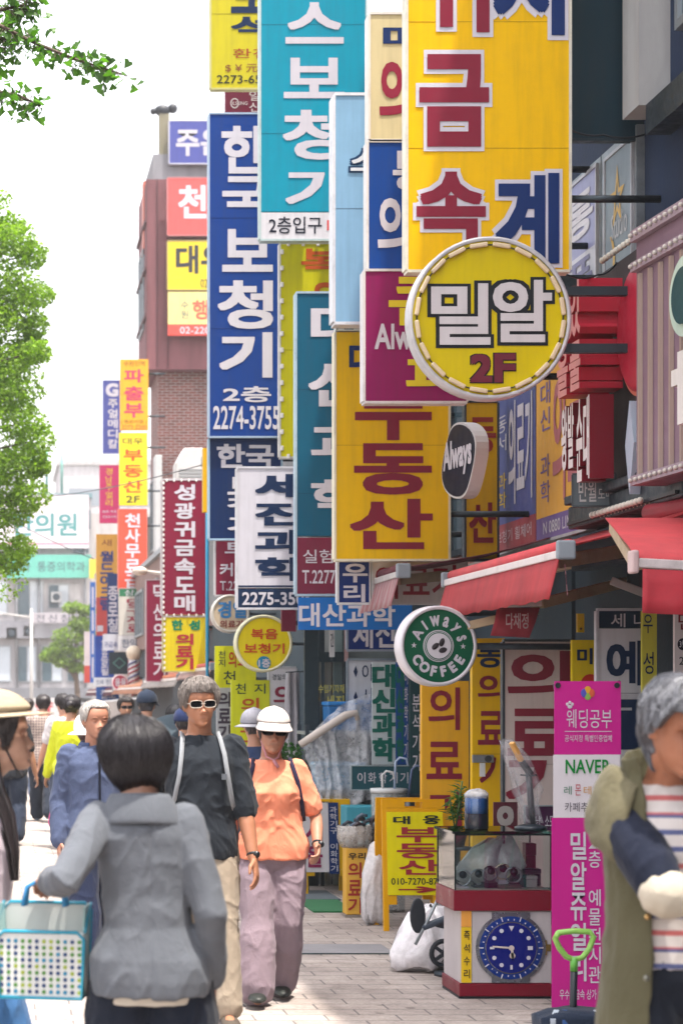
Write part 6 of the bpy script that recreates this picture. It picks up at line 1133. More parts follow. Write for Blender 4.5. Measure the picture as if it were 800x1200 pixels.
def person(label, x, d, H, rot, cfg, group=None):
    """cfg: sex, skin, vox, lean, head (yaw, pitch, roll), hands {L,R: wrist pos}, poles, feet {L,R}, top, bottom, shoe, hair, hat, glasses"""
    g = lambda k, v=None: cfg.get(k, v)
    t = thing('person', label, 'person', (x, d, 0), radians(rot), group or 'people walking along the street')
    f = g('fem', 0); vox = g('vox', .007); lean = g('lean', 0); sl_ = g('side', 0); z0 = g('drop', 0)
    up = lambda p: Vector((p[0] + sl_ * max(0, p[2] - .5 * H), p[1] - lean * max(0, p[2] - .5 * H), p[2] + z0))
    fat = g('fat', 1.0); sw = (.086 if f else .096) * H * g('shw', 1)
    tor = [(.46, .082, .064, .004), (.5, .094, .072, .004), (.54, .097, .072, .004), (.6, .077 if f else .083, .064, 0), (.66, .077 if f else .085, .065, -.002), (.72, .085 if f else .093, .07, -.002), (.765, .087 if f else .096, .067, .002), (.8, .079 if f else .088, .053, .008), (.825, .05, .04, .01)]
    neck = [(.84, .036, .036, .008), (.862, .034, .036, .002), (.885, .034, .036, -.006)]
    nf = g('neckf', 0)
    # joints
    hip = {s: up((s * .052 * H, 0, .5 * H)) for s in (-1, 1)}; sho = {s: up((s * sw, .008 * H, .795 * H)) for s in (-1, 1)}
    feet = g('feet', {-1: (-.06, 0, .045), 1: (.06, 0, .045)}); hands = g('hands', {-1: (-.17, -.06, .47), 1: (.17, -.06, .47)}); poles = g('poles', {-1: (-.3, 1, 0), 1: (.3, 1, 0)})
    kn, an, el, wr = {}, {}, {}, {}
    for s in (-1, 1):
        kn[s], an[s] = ik(hip[s], Vector(feet[s]) * H + Vector((0, 0, z0)), .235 * H, .235 * H, (s * .05, -1, 0))
        hd = Vector(hands[s]) * H; el[s], wr[s] = ik(sho[s], up(hd), .18 * H, .152 * H, poles[s])
    yaw, pit, rol = g('head', (0, 0, 0)); hp = up((0, (-.012 - nf) * H, g('hz', .858) * H)); hk = g('hk', 1.0) * (H / 1.6) ** .4
    T = Matrix.Translation(hp) @ Matrix.Rotation(radians(yaw), 4, 'Z') @ Matrix.Rotation(radians(pit), 4, 'X') @ Matrix.Rotation(radians(rol), 4, 'Y') @ Matrix.Scale(hk, 4)
    # ---- body
    mb = MB(); mb.loft([[up(p) for p in ering(z * H, a * H * .93 * fat, b * H * .93 * fat, y * H)] for z, a, b, y in tor] + [[up(p) for p in ering(z * H, a * H, b * H, y * H - nf * H * (z - .82) / .05, e=2)] for z, a, b, y in neck])
    for s in (-1, 1):
        limb(mb, seg([hip[s], kn[s], an[s]]), [q * H for q in (.054, .05, .042, .034, .036, .03, .024)]); limb(mb, seg([sho[s], el[s], wr[s]]), [q * H * (1 if not f else .92) for q in (.031, .03, .027, .0235, .0245, .02, .016)])
        cur = g('curl', {-1: .5, 1: .5})[s]; nr = g('palm', {-1: (1, .3, 0), 1: (-1, .3, 0)})[s]
        hd_ = g('hdir', {}).get(s); hand_mb(mb, wr[s] + (wr[s] - el[s]).normalized() * .008, hd_ if hd_ else (wr[s] - el[s]), g('thumb', {-1: 1, 1: -1})[s], nr, cur, H / 1.68)
        limb(mb, [an[s] + Vector((0, .02, -.02 * H)), an[s] + Vector((0, -.09, -.03 * H))], [.022 * H, .018 * H])
    head_mb(mb, T, g('nose', 1))
    me = remesh(mb, vox, 1)
    sk = g('skin', SKIN); mats = [M(sk, 'skin', .5, .62), M((225, 220, 214), 'plain', .2, .7), M((26, 20, 20), 'plain', .12, .6), M(g('hair', {}).get('col', (40, 34, 36)), 'hair', .5, .8), M((160, 76, 72), 'skin', .4, .6)]
    bm = bmesh.new(); bm.from_mesh(me); Ti = T.inverted()
    for fc in bm.faces:
        c = Ti @ fc.calc_center_median()
        if c.y < -.076 and abs(c.x) < .021 and .182 * HH < c.z < .25 * HH - abs(c.x) * .2: fc.material_index = 4
    bm.to_mesh(me); bm.free()
    fm = MB(); eyes = g('eyes', 1.0)
    for s in (-1, 1):
        if not g('noeyes'):
            ex = Vector((s * .031, -.0735, .497 * HH)); th = MB()
            fm.cur = 1; fm.ball((0, 0, 0), (.0145, .0065, .0065 * eyes), 12, 8); k0 = len(fm.v) - 12 * 9
            fm.v[k0:] = [tuple(T @ (Vector(v) + ex)) for v in fm.v[k0:]]
            fm.cur = 2; k0 = len(fm.v); fm.ball((0, 0, 0), (.0062, .0035, .0062 * min(1, eyes * 1.05)), 10, 6); fm.v[k0:] = [tuple(T @ (Vector(v) + ex + Vector((g('gaze', 0) * .006, -.0042, 0)))) for v in fm.v[k0:]]
            k0 = len(fm.v); fm.cur = 2; fm.tube([(-.0155, .003, .001), (-.008, -.0045, .0062 * eyes), (0, -.0062, .0075 * eyes), (.008, -.0045, .0062 * eyes), (.0155, .003, .001)], .0015, 5); fm.v[k0:] = [tuple(T @ (Vector(v) + ex)) for v in fm.v[k0:]]
        k0 = len(fm.v); fm.cur = 3; fm.tube([(-s * .017, -.0855, .571 * HH), (0 * s, -.085, .588 * HH), (s * .02, -.077, .576 * HH)], [.0022, .0028, .0012], 6); fm.v[k0:] = [tuple(T @ (Vector(v) + Vector((s * .032, .003, 0)))) for v in fm.v[k0:]]
    k0 = len(fm.v); fm.cur = 4; fm.tube([(-.02, -.083, .213 * HH), (-.008, -.0925, .217 * HH), (.008, -.0925, .217 * HH), (.02, -.083, .213 * HH)], .0012, 5); fm.v[k0:] = [tuple(T @ Vector(v)) for v in fm.v[k0:]]
    for sx in (-1, 1):
        k0 = len(fm.v); fm.cur = 2; fm.ball((sx * .0065, -.1, .298 * HH), (.0022, .0015, .0011), 6, 4); fm.v[k0:] = [tuple(T @ Vector(v)) for v in fm.v[k0:]]
    extra = fm.mesh('t'); bm = bmesh.new(); bm.from_mesh(me); bm.from_mesh(extra); bm.to_mesh(me); bm.free(); bpy.data.meshes.remove(extra)
    finish('body', me, mats, t)
    cv = g('cvox', vox * 1.15)
    # ---- trousers
    b = g('bottom')
    if b:
        mb = MB(); e = b.get('ease', .014); top = b.get('top', .58)
        mb.loft([[up(p) for p in ering(z * H, a * H * fat + e * .8, bb * H * fat + e * .8, y * H)] for z, a, bb, y in [(.455, .07, .06, .004)] + tor[:3] + [(top, .09, .07, 0)]])
        le, he = b.get('leg', 1.0), b.get('hem', 1.0)
        for s in (-1, 1):
            end = an[s] + Vector((0, 0, b.get('up', .01) * H)); pts = seg([hip[s] + Vector((0, 0, -.01)), kn[s], end]); limb(mb, pts, [q * H * k + .006 for q, k in zip((.06, .057, .05, .043, .043, .041, .04), (1, le, le, le, he, he, he))], 16)
        me = remesh(mb, cv, 3); wrinkle(me, b.get('A', .007), len(label) + 1, b.get('f', (9, 9, 13)))
        finish(b.get('name', 'trousers'), me, [b['mat']], t)
    # ---- shoes
    sm = g('shoe', M((40, 44, 48), 'plain', .5, .7))
    for s in (-1, 1):
        if g('noshoes'): break
        a = an[s]; fl = g('toe', {}).get(s, 0); rings = []
        for y, hw, hh in ((.06, .022, .05), (.045, .034, .075), (.01, .037, .082), (-.04, .04, .066), (-.09, .046, .048), (-.14, .044, .04), (-.175, .03, .03), (-.19, .012, .018)):
            c = Vector((a.x + s * .01 * (-y * 3), a.y + y, 0)); zz = a.z - .045 * H + max(0, (-y)) * sin(fl) * .9 + max(0, y + .02) * g('heel', {}).get(s, 0)
            rings.append([Vector((c.x + hw * cos(q), c.y, max(zz + hh * .5 + hh * .52 * sin(q) * (1 if sin(q) > 0 else .96), zz + .001))) for q in [2 * pi * i / 16 for i in range(16)]])
        mb = MB(); mb.loft(rings); o = mb.build('shoe', sm, t, True)
        if g('sole'):
            mb = MB(); mb.loft([[Vector((p.x * 1 + (p.x - r[0].x + .0) * 0, p.y, min(p.z, r[12].z + .022))) + Vector(((p.x - (a.x)) * .07, 0, -.001)) for p in r] for r in rings]); mb.build('sole', M(g('sole'), 'plain', .5), o, True)
    # ---- top
    def garment(b, nm='shirt', seed=0):
        mb = MB(); e = b.get('ease', .012); hem = b.get('hem', .46); fl = b.get('flare', 1.0); wa = b.get('waist', .0); op = []
        zs = sorted({hem, *[z for z, *_ in tor if z > hem + .015]})
        for z in zs:
            a, bb, y = [lerp_tab([(q[0], q[i]) for q in tor], z) for i in (1, 2, 3)]
            lo = max(0, .62 - z) / .16; ex = e + b.get('drop', .012) * max(0, (.74 - z)) / .2
            r = ering(z * H, a * H * fat * (1 + (fl - 1) * min(1, lo)) + ex + wa * exp(-((z - .61) / .05) ** 2), bb * H * fat * (1 + (fl - 1) * min(1, lo)) + ex, y * H)
            if f:
                for p in r:
                    if p.y < 0: p.y -= g('bust', .022) * exp(-((z - .715) / .035) ** 2) * exp(-((abs(p.x) - .075) / .05) ** 2)
            op.append([up(p) for p in r])
        op.append([up(p) for p in ering(.832 * H, .048 * H + e * .4, .04 * H + e * .4, .008 * H)])
        mb.loft(op)
        L_ = b.get('sleeve', 1.0); se = b.get('sease', .012)
        for s in (-1, 1):
            pts = seg([sho[s], el[s], wr[s]], 4); rs = [q * H + se for q in (.032, .031, .029, .027, .026, .0255, .024, .022, .0195)]; n = max(2, int(round(L_ * 8)) + 1)
            rs = [r + b.get('bell', 0) * i / n for i, r in enumerate(rs)]
            limb(mb, pts[:n], rs[:n], 16)
        me = remesh(mb, cv, 3); wrinkle(me, b.get('A', .006), seed + len(label), b.get('f', (10, 10, 13)), b.get('extra'))
        return finish(nm, me, [b['mat']], t)
    if g('top'): o = garment(g('top'), g('top').get('name', 'shirt'))
    if g('coat'): garment(g('coat'), g('coat').get('name', 'jacket'), 5)
    # ---- collar
    cb = g('collar')
    if cb:
        mb = MB(); rows = []
        for (k, z, ry) in ((1.05, .812, 0), (1.0, .83, 0), (.92, .855, .002), (1.12, .85, .002), (1.45, .81, 0), (1.5, .795, 0)):
            row = []
            for i in range(29):
                th = radians(cb.get('gap', 28)) + (2 * pi - 2 * radians(cb.get('gap', 28))) * i / 28
                row.append(up((.05 * H * k * sin(th) * cb.get('w', 1), (.012 - .046 * k * cos(th) * (1 if cos(th) > 0 else .95)) * H, (z - .014 * (1 + cos(th)) * (k - .7)) * H)))
            rows.append(row)
        mb.loft(rows, False, False); o = mb.build('collar', cb['mat'], t, True); m_ = o.modifiers.new('thickness', 'SOLIDIFY'); m_.thickness = .006; m2 = o.modifiers.new('sub', 'SUBSURF'); m2.levels = 1; m2.render_levels = 1
    # ---- hair
    h = g('hair')
    if h and not h.get('none'):
        fr, sd_, bk, thk = h.get('front', .8), h.get('side', .45), h.get('back', .22), h.get('thick', .016) * (.9 if not g('hat') else .5)
        def tb(th):
            a = abs((th + pi) % (2 * pi) - pi); v = fr + (sd_ - fr) * smooth01((a - h.get('fa', .75)) / .55); return v + (bk - v) * smooth01((a - 1.75) / .7)
        rh = random.Random(len(label) * 7 + 1); n, m = 64, 18
        def hp_(th, v, k):
            b_ = tb(th); tt = 1 - v * (1 - b_); c = Vector((0, .005, .55 * HH)); p = S(th, max(tt, .02)); o_ = (p - c).normalized(); w = .35 + .65 * sin(pi * min(1, .15 + v * .75)) if not h.get('bob') else .6 + .4 * v
            bump_ = mnoise.noise(Vector((sin(th) * 5, cos(th) * 5, v * 2.4 + len(label)))) * h.get('lump', .004) + mnoise.noise(Vector((sin(th) * 16, cos(th) * 16, v * 4))) * h.get('lump', .004) * .5
            return p + o_ * (thk * w * k + bump_ * (1 if k else 0)) + Vector((0, 0, h.get('lift', 0) * (1 - v)))
        mb = MB(); jag = [rh.uniform(0, h.get('jag', .05)) for _ in range(n)]
        outer = [[T @ hp_(2 * pi * k / n, (v / m) * (1 - (jag[k] if v == m else 0)), 1) for k in range(n)] for v in range(m + 1)]; inner = [[T @ (hp_(2 * pi * k / n, v / m, 0) * .985) for k in range(n)] for v in (m, m - 2)]
        mb.loft(outer + inner, True)
        nb = h.get('strands', 500); wd = h.get('wd', .0016)
        for _ in range(nb):
            th = rh.uniform(0, 2 * pi); v0 = rh.random() ** .7 * .75; ln = rh.uniform(.25, .6); pts = []; dr = rh.uniform(-.25, .25) * h.get('wild', 1); lf = rh.uniform(.85, 1.4) if not g('hat') else rh.uniform(.7, 1.0)
            for j in range(6):
                v = min(1.06, v0 + ln * j / 5); pts.append(T @ (hp_(th + dr * j / 5, v, lf) + Vector((0, 0, 0))))
            mb.tube(pts, [wd * .6, wd, wd, wd * .9, wd * .7, wd * .2], 4, False)
        for _ in range(nb // 14 if not g('hat') else 0):
            th = rh.uniform(0, 2 * pi); v0 = rh.uniform(.0, .8); a_ = rh.uniform(.25, .7); pts = [T @ hp_(th + a_ * j / 4 * rh.choice((-1, 1)) * .4, min(1.1, v0 + a_ * j / 4), 1.1 + .5 * rh.random() * j / 4) for j in range(5)]; mb.tube(pts, [.0007] * 4 + [.0003], 3, False)
        mb.build('hair', M(h['col'], 'hair', h.get('rough', .45), h.get('k', .8)), t, True)
        if h.get('bun'):
            mb = MB(); mb.ball(T @ Vector((0, .115, .6 * HH)), .04, 14, 10); mb.build('hair_bun', M(h['col'], 'hair', .45, .8), t, True)
    # ---- hats
    q = g('hat')
    if q:
        n = 48; tbt = q.get('t', .7); k_ = q.get('k', .014); rows = []
        for v in range(11):
            tt = 1 - (v / 10) ** .8 * (1 - tbt); row = []
            for k in range(n):
                th = 2 * pi * k / n; p = S(th, tt); o_ = Vector((p.x, p.y, (p.z - .5 * HH) * .6)).normalized(); row.append(T @ (p + o_ * k_ + Vector((0, 0, q.get('tall', .012) * (1 - (v / 10) ** 2)))))
            rows.append(row)
        mb = MB(); mb.loft(rows + [[T @ (S(2 * pi * k / n, tbt) * .97) for k in range(n)]], True); o = mb.build('hat', q['mat'], t, True)
        mb = MB(); fu = q.get('full'); rows = []
        A_ = pi if fu else 1.25; N_ = 48
        for j in range(5):
            row = []
            for i in range(N_ + 1):
                th = -A_ + 2 * A_ * i / N_; p = S(th, tbt); o_ = Vector((p.x, p.y, 0)).normalized(); ex = q.get('brim', .07) * j / 4 * (1 if fu else cos(th / A_ * pi / 2) ** .6)
                row.append(T @ (p + o_ * (k_ * .9 + ex) + Vector((0, 0, -q.get('droop', .25) * ex * (1 if fu else 1) - (.02 * (abs(sin(th)) ** 2) * j / 4 if not fu else 0)))))
            rows.append(row)
        mb.loft(rows, False, False); o2 = mb.build('brim', q.get('bmat', q['mat']), o, True); m_ = o2.modifiers.new('thickness', 'SOLIDIFY'); m_.thickness = .004
    # ---- glasses
    q = g('glasses')
    if q:
        mb = MB(); fb = MB()
        for s in (-1, 1):
            pts = [(s * .033 + .029 * math.copysign(abs(cos(a)) ** .6, cos(a)), -.0935 + .009 * abs(cos(a)) * (1 if cos(a) * s > 0 else .2), .505 * HH + .0175 * math.copysign(abs(sin(a)) ** .7, sin(a))) for a in [2 * pi * i / 20 for i in range(20)]]
            fr_ = [T @ Vector(p) for p in pts]; mb.add(fr_ + [T @ (Vector(p) + Vector((0, .003, 0))) for p in pts], [tuple(range(20)), tuple(range(39, 19, -1))] + [(i, (i + 1) % 20, 20 + (i + 1) % 20, 20 + i) for i in range(20)])
            fb.tube(fr_ + [fr_[0]], q.get('r', .0025), 6); fb.tube([T @ Vector((s * .056, -.086, .515 * HH)), T @ Vector((s * .074, -.03, .52 * HH)), T @ Vector((s * .076, .01, .5 * HH))], q.get('r', .0025), 6)
        fb.tube([T @ Vector((-.01, -.094, .51 * HH)), T @ Vector((.01, -.094, .51 * HH))], q.get('r', .0025), 6)
        gl = fb.build('glasses', M(q['frame'], 'plain', .3), t, True); mb.build('lens', M((14, 15, 20), 'plain', .35, .8, spec=.06), gl)
    if g('watch') is not None:
        s = g('watch'); dd = (wr[s] - el[s]).normalized(); c = wr[s] - dd * .02; u = dd.orthogonal().normalized(); v = dd.cross(u); mb = MB(); mb.tube([c + (u * cos(a) + v * sin(a)) * .024 * H / 1.6 for a in [2 * pi * i / 20 for i in range(21)]], .007, 6); mb.lathe([(.017, -.006), (.017, .006)], c + Vector((.016 * s, -.024, 0)), 14, 'y'); mb.build('wristwatch', M((34, 36, 40), 'plain', .3), t, True)
    return t, dict(T=T, sho=sho, el=el, wr=wr, hip=hip, an=an, kn=kn, up=up, H=H)
def cloth(c, k=.75, **kw): return M(c, 'cloth', .85, k, **kw)
def px2(px, d): return px * d / F
BLKHAIR = dict(col=(34, 30, 36), k=.8)
def strap(t, pts, w, m, nm='strap'):
    mb = MB(); rows = []
    P_ = [Vector(p) for p in pts]
    for i, p in enumerate(P_):
        d_ = (P_[min(i + 1, len(P_) - 1)] - P_[max(0, i - 1)]).normalized(); s_ = d_.cross(Vector((0, -1, .25))).normalized() * w / 2; rows.append([p - s_, p + s_])
    mb.loft(rows, False, False); o = mb.build(nm, m, t, True); q = o.modifiers.new('thickness', 'SOLIDIFY'); q.thickness = .005; q.offset = 0; return o

# 1. woman in the grey jacket, back to us, carrying the dotted basket
H = 1.55
def seam(c):
    v = -.004 * exp(-(c.x / .006) ** 2) * (1 if c.y > 0 else 0)
    return v - .003 * exp(-((c.z - .70) / .006) ** 2) * (1 if c.y > 0 and .05 < abs(c.x) < .16 else 0)
JG = cloth((120, 125, 134), .58)
pt, J = person('woman seen from behind in a grey blazer carrying a dotted basket bag', px2(177, 6.0), 6.0, H, 176, dict(fem=1, vox=.006, cvox=.006, fat=.9, shw=.94, side=.06, lean=-.02, head=(16, -2, 7), hk=1.03, hz=.838, skin=(214, 164, 138),
    hands={-1: (-.115, -.03, .495), 1: (.18, .0, .68)}, poles={-1: (-.3, 1, 0), 1: (.25, 1, -.5)}, palm={-1: (1, 0, 0), 1: (0, 0, -1)}, curl={-1: .5, 1: 1.3}, feet={-1: (-.06, .0, .045), 1: (.06, -.08, .045)},
    top=dict(mat=cloth((222, 214, 200)), hem=.455, ease=.004, sease=-.012, sleeve=.12, A=.003), coat=dict(mat=JG, name='jacket', hem=.47, ease=.016, flare=1.17, waist=-.006, sleeve=.97, sease=.009, A=.008, drop=.014, extra=seam, f=(8, 8, 10)),
    bottom=dict(mat=cloth((26, 34, 50)), ease=.02, leg=1.25, hem=1.35, top=.56, A=.006), collar=dict(mat=JG, gap=40, w=1.08),
    hair=dict(col=(32, 28, 34), front=.72, side=.3, back=.03, thick=.027, strands=4200, wd=.0014, lump=.006, rough=.38, jag=.08, wild=.5, k=.7), shoe=M((30, 32, 38), 'plain', .4, .7)))
mb = MB(); [mb.ball(J['wr'][1] * .0 + (J['el'][1].lerp(J['wr'][1], .9) + Vector((.02 * k - .02, .035, -.004))), .007, 8, 6) for k in range(3)]; mb.build('cuff_button', M((60, 60, 66), 'plain', .3), pt, True)
wrw = pt.matrix_basis @ (J['wr'][1] + (J['wr'][1] - J['el'][1]).normalized() * .075)
# basket bag hangs from her hand
bt = thing('basket_bag', 'clear plastic basket bag with turquoise piping and coloured dots', 'bag', (wrw.x - .005, wrw.y - .02, wrw.z - .335), radians(-12))
TQ = M((40, 160, 190), 'plain', .3); bw, bh, bd = .132, .27, .055
def bagpanel(nm, y, m, z0=0, z1=bh): mb = MB(); mb.loft([[(-bw * (.93 + .07 * z / bh), y, z), (bw * (.93 + .07 * z / bh), y, z), (bw * (.93 + .07 * z / bh), y + .004, z), (-bw * (.93 + .07 * z / bh), y + .004, z)] for z in (z0, z1)]); return mb.build(nm, m, bt)
bagpanel('front_panel', -bd, M((232, 234, 232), 'plain', .3, .75), 0, bh * .72); bagpanel('back_panel', bd, M((226, 230, 226), 'plain', .3, .7))
for s in (-1, 1): mb = MB(); mb.loft([[(s * bw * q, -bd, z), (s * bw * q, bd, z), (s * bw * q - s * .003, bd, z), (s * bw * q - s * .003, -bd, z)] for q, z in ((.93, 0), (1, bh))]); mb.build('side_panel', M((170, 216, 214), 'plain', .3, .7), bt)
mb = MB(); mb.box(-bw * .93, bw * .93, -bd, bd, -.004, 0); mb.build('base', TQ, bt)
for y in (-bd - .003, bd + .003):
    zt_ = bh * (.72 if y < 0 else 1); q1 = .93 + .07 * zt_ / bh; mb = MB(); mb.tube([(-bw * .93, y, 0), (-bw * q1, y, zt_ - .02), (-bw * q1 + .02, y, zt_), (bw * q1 - .02, y, zt_), (bw * q1, y, zt_ - .02), (bw * .93, y, 0), (-bw * .93, y, 0)], .0055, 8); mb.build('piping', TQ, bt, True)
for s in (-1, 1): mb = MB(); mb.tube([(s * bw, -bd, bh * .72), (s * bw, 0, bh * .9), (s * bw, bd, bh)], .005, 8); mb.build('piping', TQ, bt, True)
mats_ = [M((40, 140, 180), 'plain', .4), M((90, 150, 70), 'plain', .4), M((36, 70, 120), 'plain', .4), M((170, 190, 70), 'plain', .4)]
rb = random.Random(4); mb = MB()
for r_ in range(9):
    for c_ in range(12):
        mb.cur = rb.choice((0, 1, 2, 2, 3, 1)); x_ = -bw * .88 + c_ * bw * 1.76 / 11; z_ = .018 + r_ * .0185; mb.lathe([(.0062, -.002), (.0062, -.0002)], (x_, -bd, z_), 12, 'y')
mb.build('dot_print', mats_, bt)
for y in (-bd * .3, bd * .5): mb = MB(); mb.tube([(-.06, y + (bd * .6 if y > 0 else -bd * .4) * .0, bh * .98), (-.05, y * .5, bh + .05), (-.02, 0, bh + .068), (.03, 0, bh + .068), (.06, y * .5, bh + .04), (.065, y, bh * .98)], .007, 8); mb.build('handle', M((60, 150, 210), 'plain', .3), bt, True)
mb = MB(); mb.box(-.1, .1, -.03, .03, .001, .15); mb.build('paper_content', M((226, 220, 214), 'plain', .6), bt, bevel=.01)

# 2. man in black
H = 1.685
pt, J = person('grey haired man in a black T-shirt and white framed sunglasses walking towards us', px2(234, 10.1), 10.1, H, 2, dict(vox=.006, head=(4, 2, -2), skin=(206, 146, 112), noeyes=1,
    hands={-1: (-.135, .04, .5), 1: (.145, -.08, .48)}, feet={-1: (-.06, .12, .06), 1: (.065, -.12, .045)}, palm={-1: (1, 0, 0), 1: (-1, .4, 0)},
    top=dict(mat=cloth((34, 40, 48), .9), hem=.475, ease=.018, sleeve=.46, sease=.018, bell=.008, A=.011), bottom=dict(mat=cloth((186, 170, 150), .6), ease=.012, leg=1.0, hem=1.0, A=.008), shoe=M((90, 80, 70), 'plain', .6),
    hair=dict(col=(150, 140, 134), front=.76, side=.46, back=.3, thick=.02, strands=2600, lump=.014, lift=.008, k=.6, wild=2.4, jag=.12), glasses=dict(frame=(214, 200, 186), r=.0022), watch=1, nose=1.3))
BW = cloth((176, 180, 186), .6)
for s in (-1, 1):
    z_ = lambda q: q * H
    strap(pt, [J['up']((s * .085, .06, z_(.815))), J['up']((s * .088, .0, z_(.842))), J['up']((s * .092, -.06, z_(.826))), J['up']((s * .105, -.125, z_(.78))), J['up']((s * .118, -.146, z_(.72))), J['up']((s * .14, -.13, z_(.65))), J['up']((s * .165, -.06, z_(.61)))], .022, BW, 'backpack_strap')
mb = MB(); c = J['up']((.1, -.148, .715 * H)); mb.box(c.x - .012, c.x + .012, c.y - .006, c.y, c.z - .014, c.z + .014); mb.build('chest_badge', M((110, 116, 124), 'plain', .5), pt)

# 3. woman in orange with white cap
H = 1.515
pt, J = person('woman in a bright orange T-shirt, white cap and mauve trousers walking towards us', px2(319, 10.8), 10.8, H, -2, dict(fem=1, vox=.006, head=(0, 4, 3), skin=(216, 160, 132), fat=1.1, bust=.03, hk=1.05, noeyes=1, side=-.01,
    hands={-1: (-.13, .02, .52), 1: (.142, -.12, .54)}, poles={-1: (-.3, 1, 0), 1: (.4, 1, 0)}, feet={-1: (-.07, -.16, .045), 1: (.03, .05, .06)}, palm={-1: (1, 0, 0), 1: (-1, -.2, 0)}, curl={-1: .4, 1: .8}, heel={1: .5}, toe={-1: .12},
    top=dict(mat=cloth((255, 152, 118), 1.0), hem=.49, ease=.02, sleeve=.4, sease=.016, bell=.006, A=.01), bottom=dict(mat=cloth((150, 132, 142), .85), ease=.02, leg=1.18, hem=1.5, A=.008, up=.0, f=(9, 9, 12)), shoe=M((44, 50, 46), 'plain', .5), sole=(60, 62, 60),
    hair=dict(col=(40, 34, 36), front=.66, side=.32, back=.2, thick=.018, strands=600), glasses=dict(frame=(70, 52, 50), r=.0025), hat=dict(mat=cloth((232, 222, 216), .72), t=.7, brim=.058, droop=.6, k=.013, tall=.003), watch=1))
for s in (-1, 1): strap(pt, [J['up']((s * .09, .06, .81 * H)), J['up']((s * .095, 0, .838 * H)), J['up']((s * .102, -.07, .815 * H)), J['up']((s * .125, -.115, .76 * H)), J['up']((s * .15, -.08, .68 * H)), J['up']((s * .165, -.02, .62 * H))], .022, cloth((44, 40, 70)), 'backpack_strap')
bt = thing('backpack', 'navy day pack on the back of the woman in orange', 'backpack', pt.matrix_basis @ Vector((0, .2, .56 * H)), radians(-2)); mb = MB(); mb.loft([[(-.13, -.06, .02), (.13, -.06, .02), (.11, .06, .02), (-.11, .06, .02)], [(-.145, -.07, .15), (.145, -.07, .15), (.12, .1, .15), (-.12, .1, .15)], [(-.12, -.06, .36), (.12, -.06, .36), (.1, .05, .36), (-.1, .05, .36)], [(-.05, -.05, .4), (.05, -.05, .4), (.04, .0, .4), (-.04, .0, .4)]]); mb.build('pack', cloth((50, 46, 84)), bt, True, .02); mb = MB(); mb.tube([(-.03, -.05, .39), (0, -.05, .43), (.03, -.05, .39)], .008); mb.build('loop', cloth((40, 36, 60)), bt, True)
mb = MB(); T_ = J['T']; mb.tube([T_ @ Vector(p) for p in ((-.064, .0, .36 * HH), (-.03, -.045, -.08 * HH), (.005, -.075, -.14 * HH), (.03, -.05, -.08 * HH), (.066, 0, .36 * HH))], .005, 6); mb.tube([T_ @ Vector((.005, -.076, -.14 * HH)), T_ @ Vector((.03, -.085, -.3 * HH))], .009, 6); mb.build('chin_strap', cloth((226, 160, 170)), pt, True)

# 4. old man in the slate jacket
H = 1.565
pt, J = person('white haired old man in a slate blue jacket walking towards us', px2(111, 12.2), 12.2, H, 10, dict(vox=.006, head=(8, 2, 0), skin=(222, 164, 136), eyes=.6,
    hands={-1: (-.14, -.02, .475), 1: (.14, .03, .49)}, feet={-1: (-.06, -.12, .045), 1: (.06, .14, .06)}, palm={-1: (1, 0, 0), 1: (-1, 0, 0)},
    top=dict(mat=cloth((86, 98, 130)), name='jacket', hem=.44, ease=.024, sleeve=.95, sease=.022, A=.009), bottom=dict(mat=cloth((34, 44, 72)), ease=.02, leg=1.2, hem=1.4), collar=dict(mat=cloth((70, 84, 120)), gap=30), shoe=M((50, 46, 44), 'plain', .5),
    hair=dict(col=(226, 220, 214), front=.84, side=.5, back=.34, thick=.014, strands=1400, k=.55, lump=.008, jag=.1)))
mb = MB(); mb.bar(J['up']((0, -.135, .8 * H)), J['up']((0, -.152, .5 * H)), .012, .006, up=(0, 1, 0)); mb.build('zip', M((60, 66, 84), 'metal', .4), pt)

# 5. woman in profile at the left edge
H = 1.59
HR2 = dict(col=(36, 28, 30), front=.74, side=.36, back=.16, thick=.02, bob=1, strands=1500, lump=.006, k=.75)
pt, J = person('woman in profile with a wide cream hat and jeans cut off by the left edge', px2(-33, 6.4), 6.4, H, 84, dict(fem=1, neckf=.04, lean=.03, fat=.95, bust=.012, vox=.0045, cvox=.0065, head=(0, -4, 0), skin=(236, 190, 164), nose=1.1, eyes=.85,
    hands={-1: (-.13, .06, .48), 1: (.15, .04, .5)}, feet={-1: (-.05, -.16, .045), 1: (.05, .14, .06)},
    top=dict(mat=cloth((214, 200, 208)), hem=.45, ease=.014, sleeve=.95, sease=.014, A=.007), bottom=dict(mat=cloth((74, 122, 176)), ease=.018, leg=1.3, hem=1.2, A=.008), shoe=M((210, 208, 206), 'plain', .5),
    hair=HR2, hat=dict(mat=cloth((214, 196, 166), .55), t=.8, brim=.07, full=1, droop=.12, k=.03, tall=.004)))
mb = MB(); T_ = J['T']; rp = random.Random(9)
for k in range(26): a = rp.uniform(-.03, .03); b_ = rp.uniform(-.03, .03); mb.tube([T_ @ Vector((-.06 + a * .6, .04 + b_, .25 * HH)), T_ @ Vector((-.075 + a, .03 + b_, -.2 * HH)), T_ @ Vector((-.08 + a, -.0 + b_, -.6 * HH)), T_ @ Vector((-.085 + a * .6, -.02 + b_ * .6, -1.1 * HH)), T_ @ Vector((-.08 + a * .3, -.02 + b_ * .4, -1.5 * HH))], [.008, .009, .008, .006, .002], 5)
mb.build('ponytail', M((36, 28, 30), 'hair', .4, .75), pt, True)
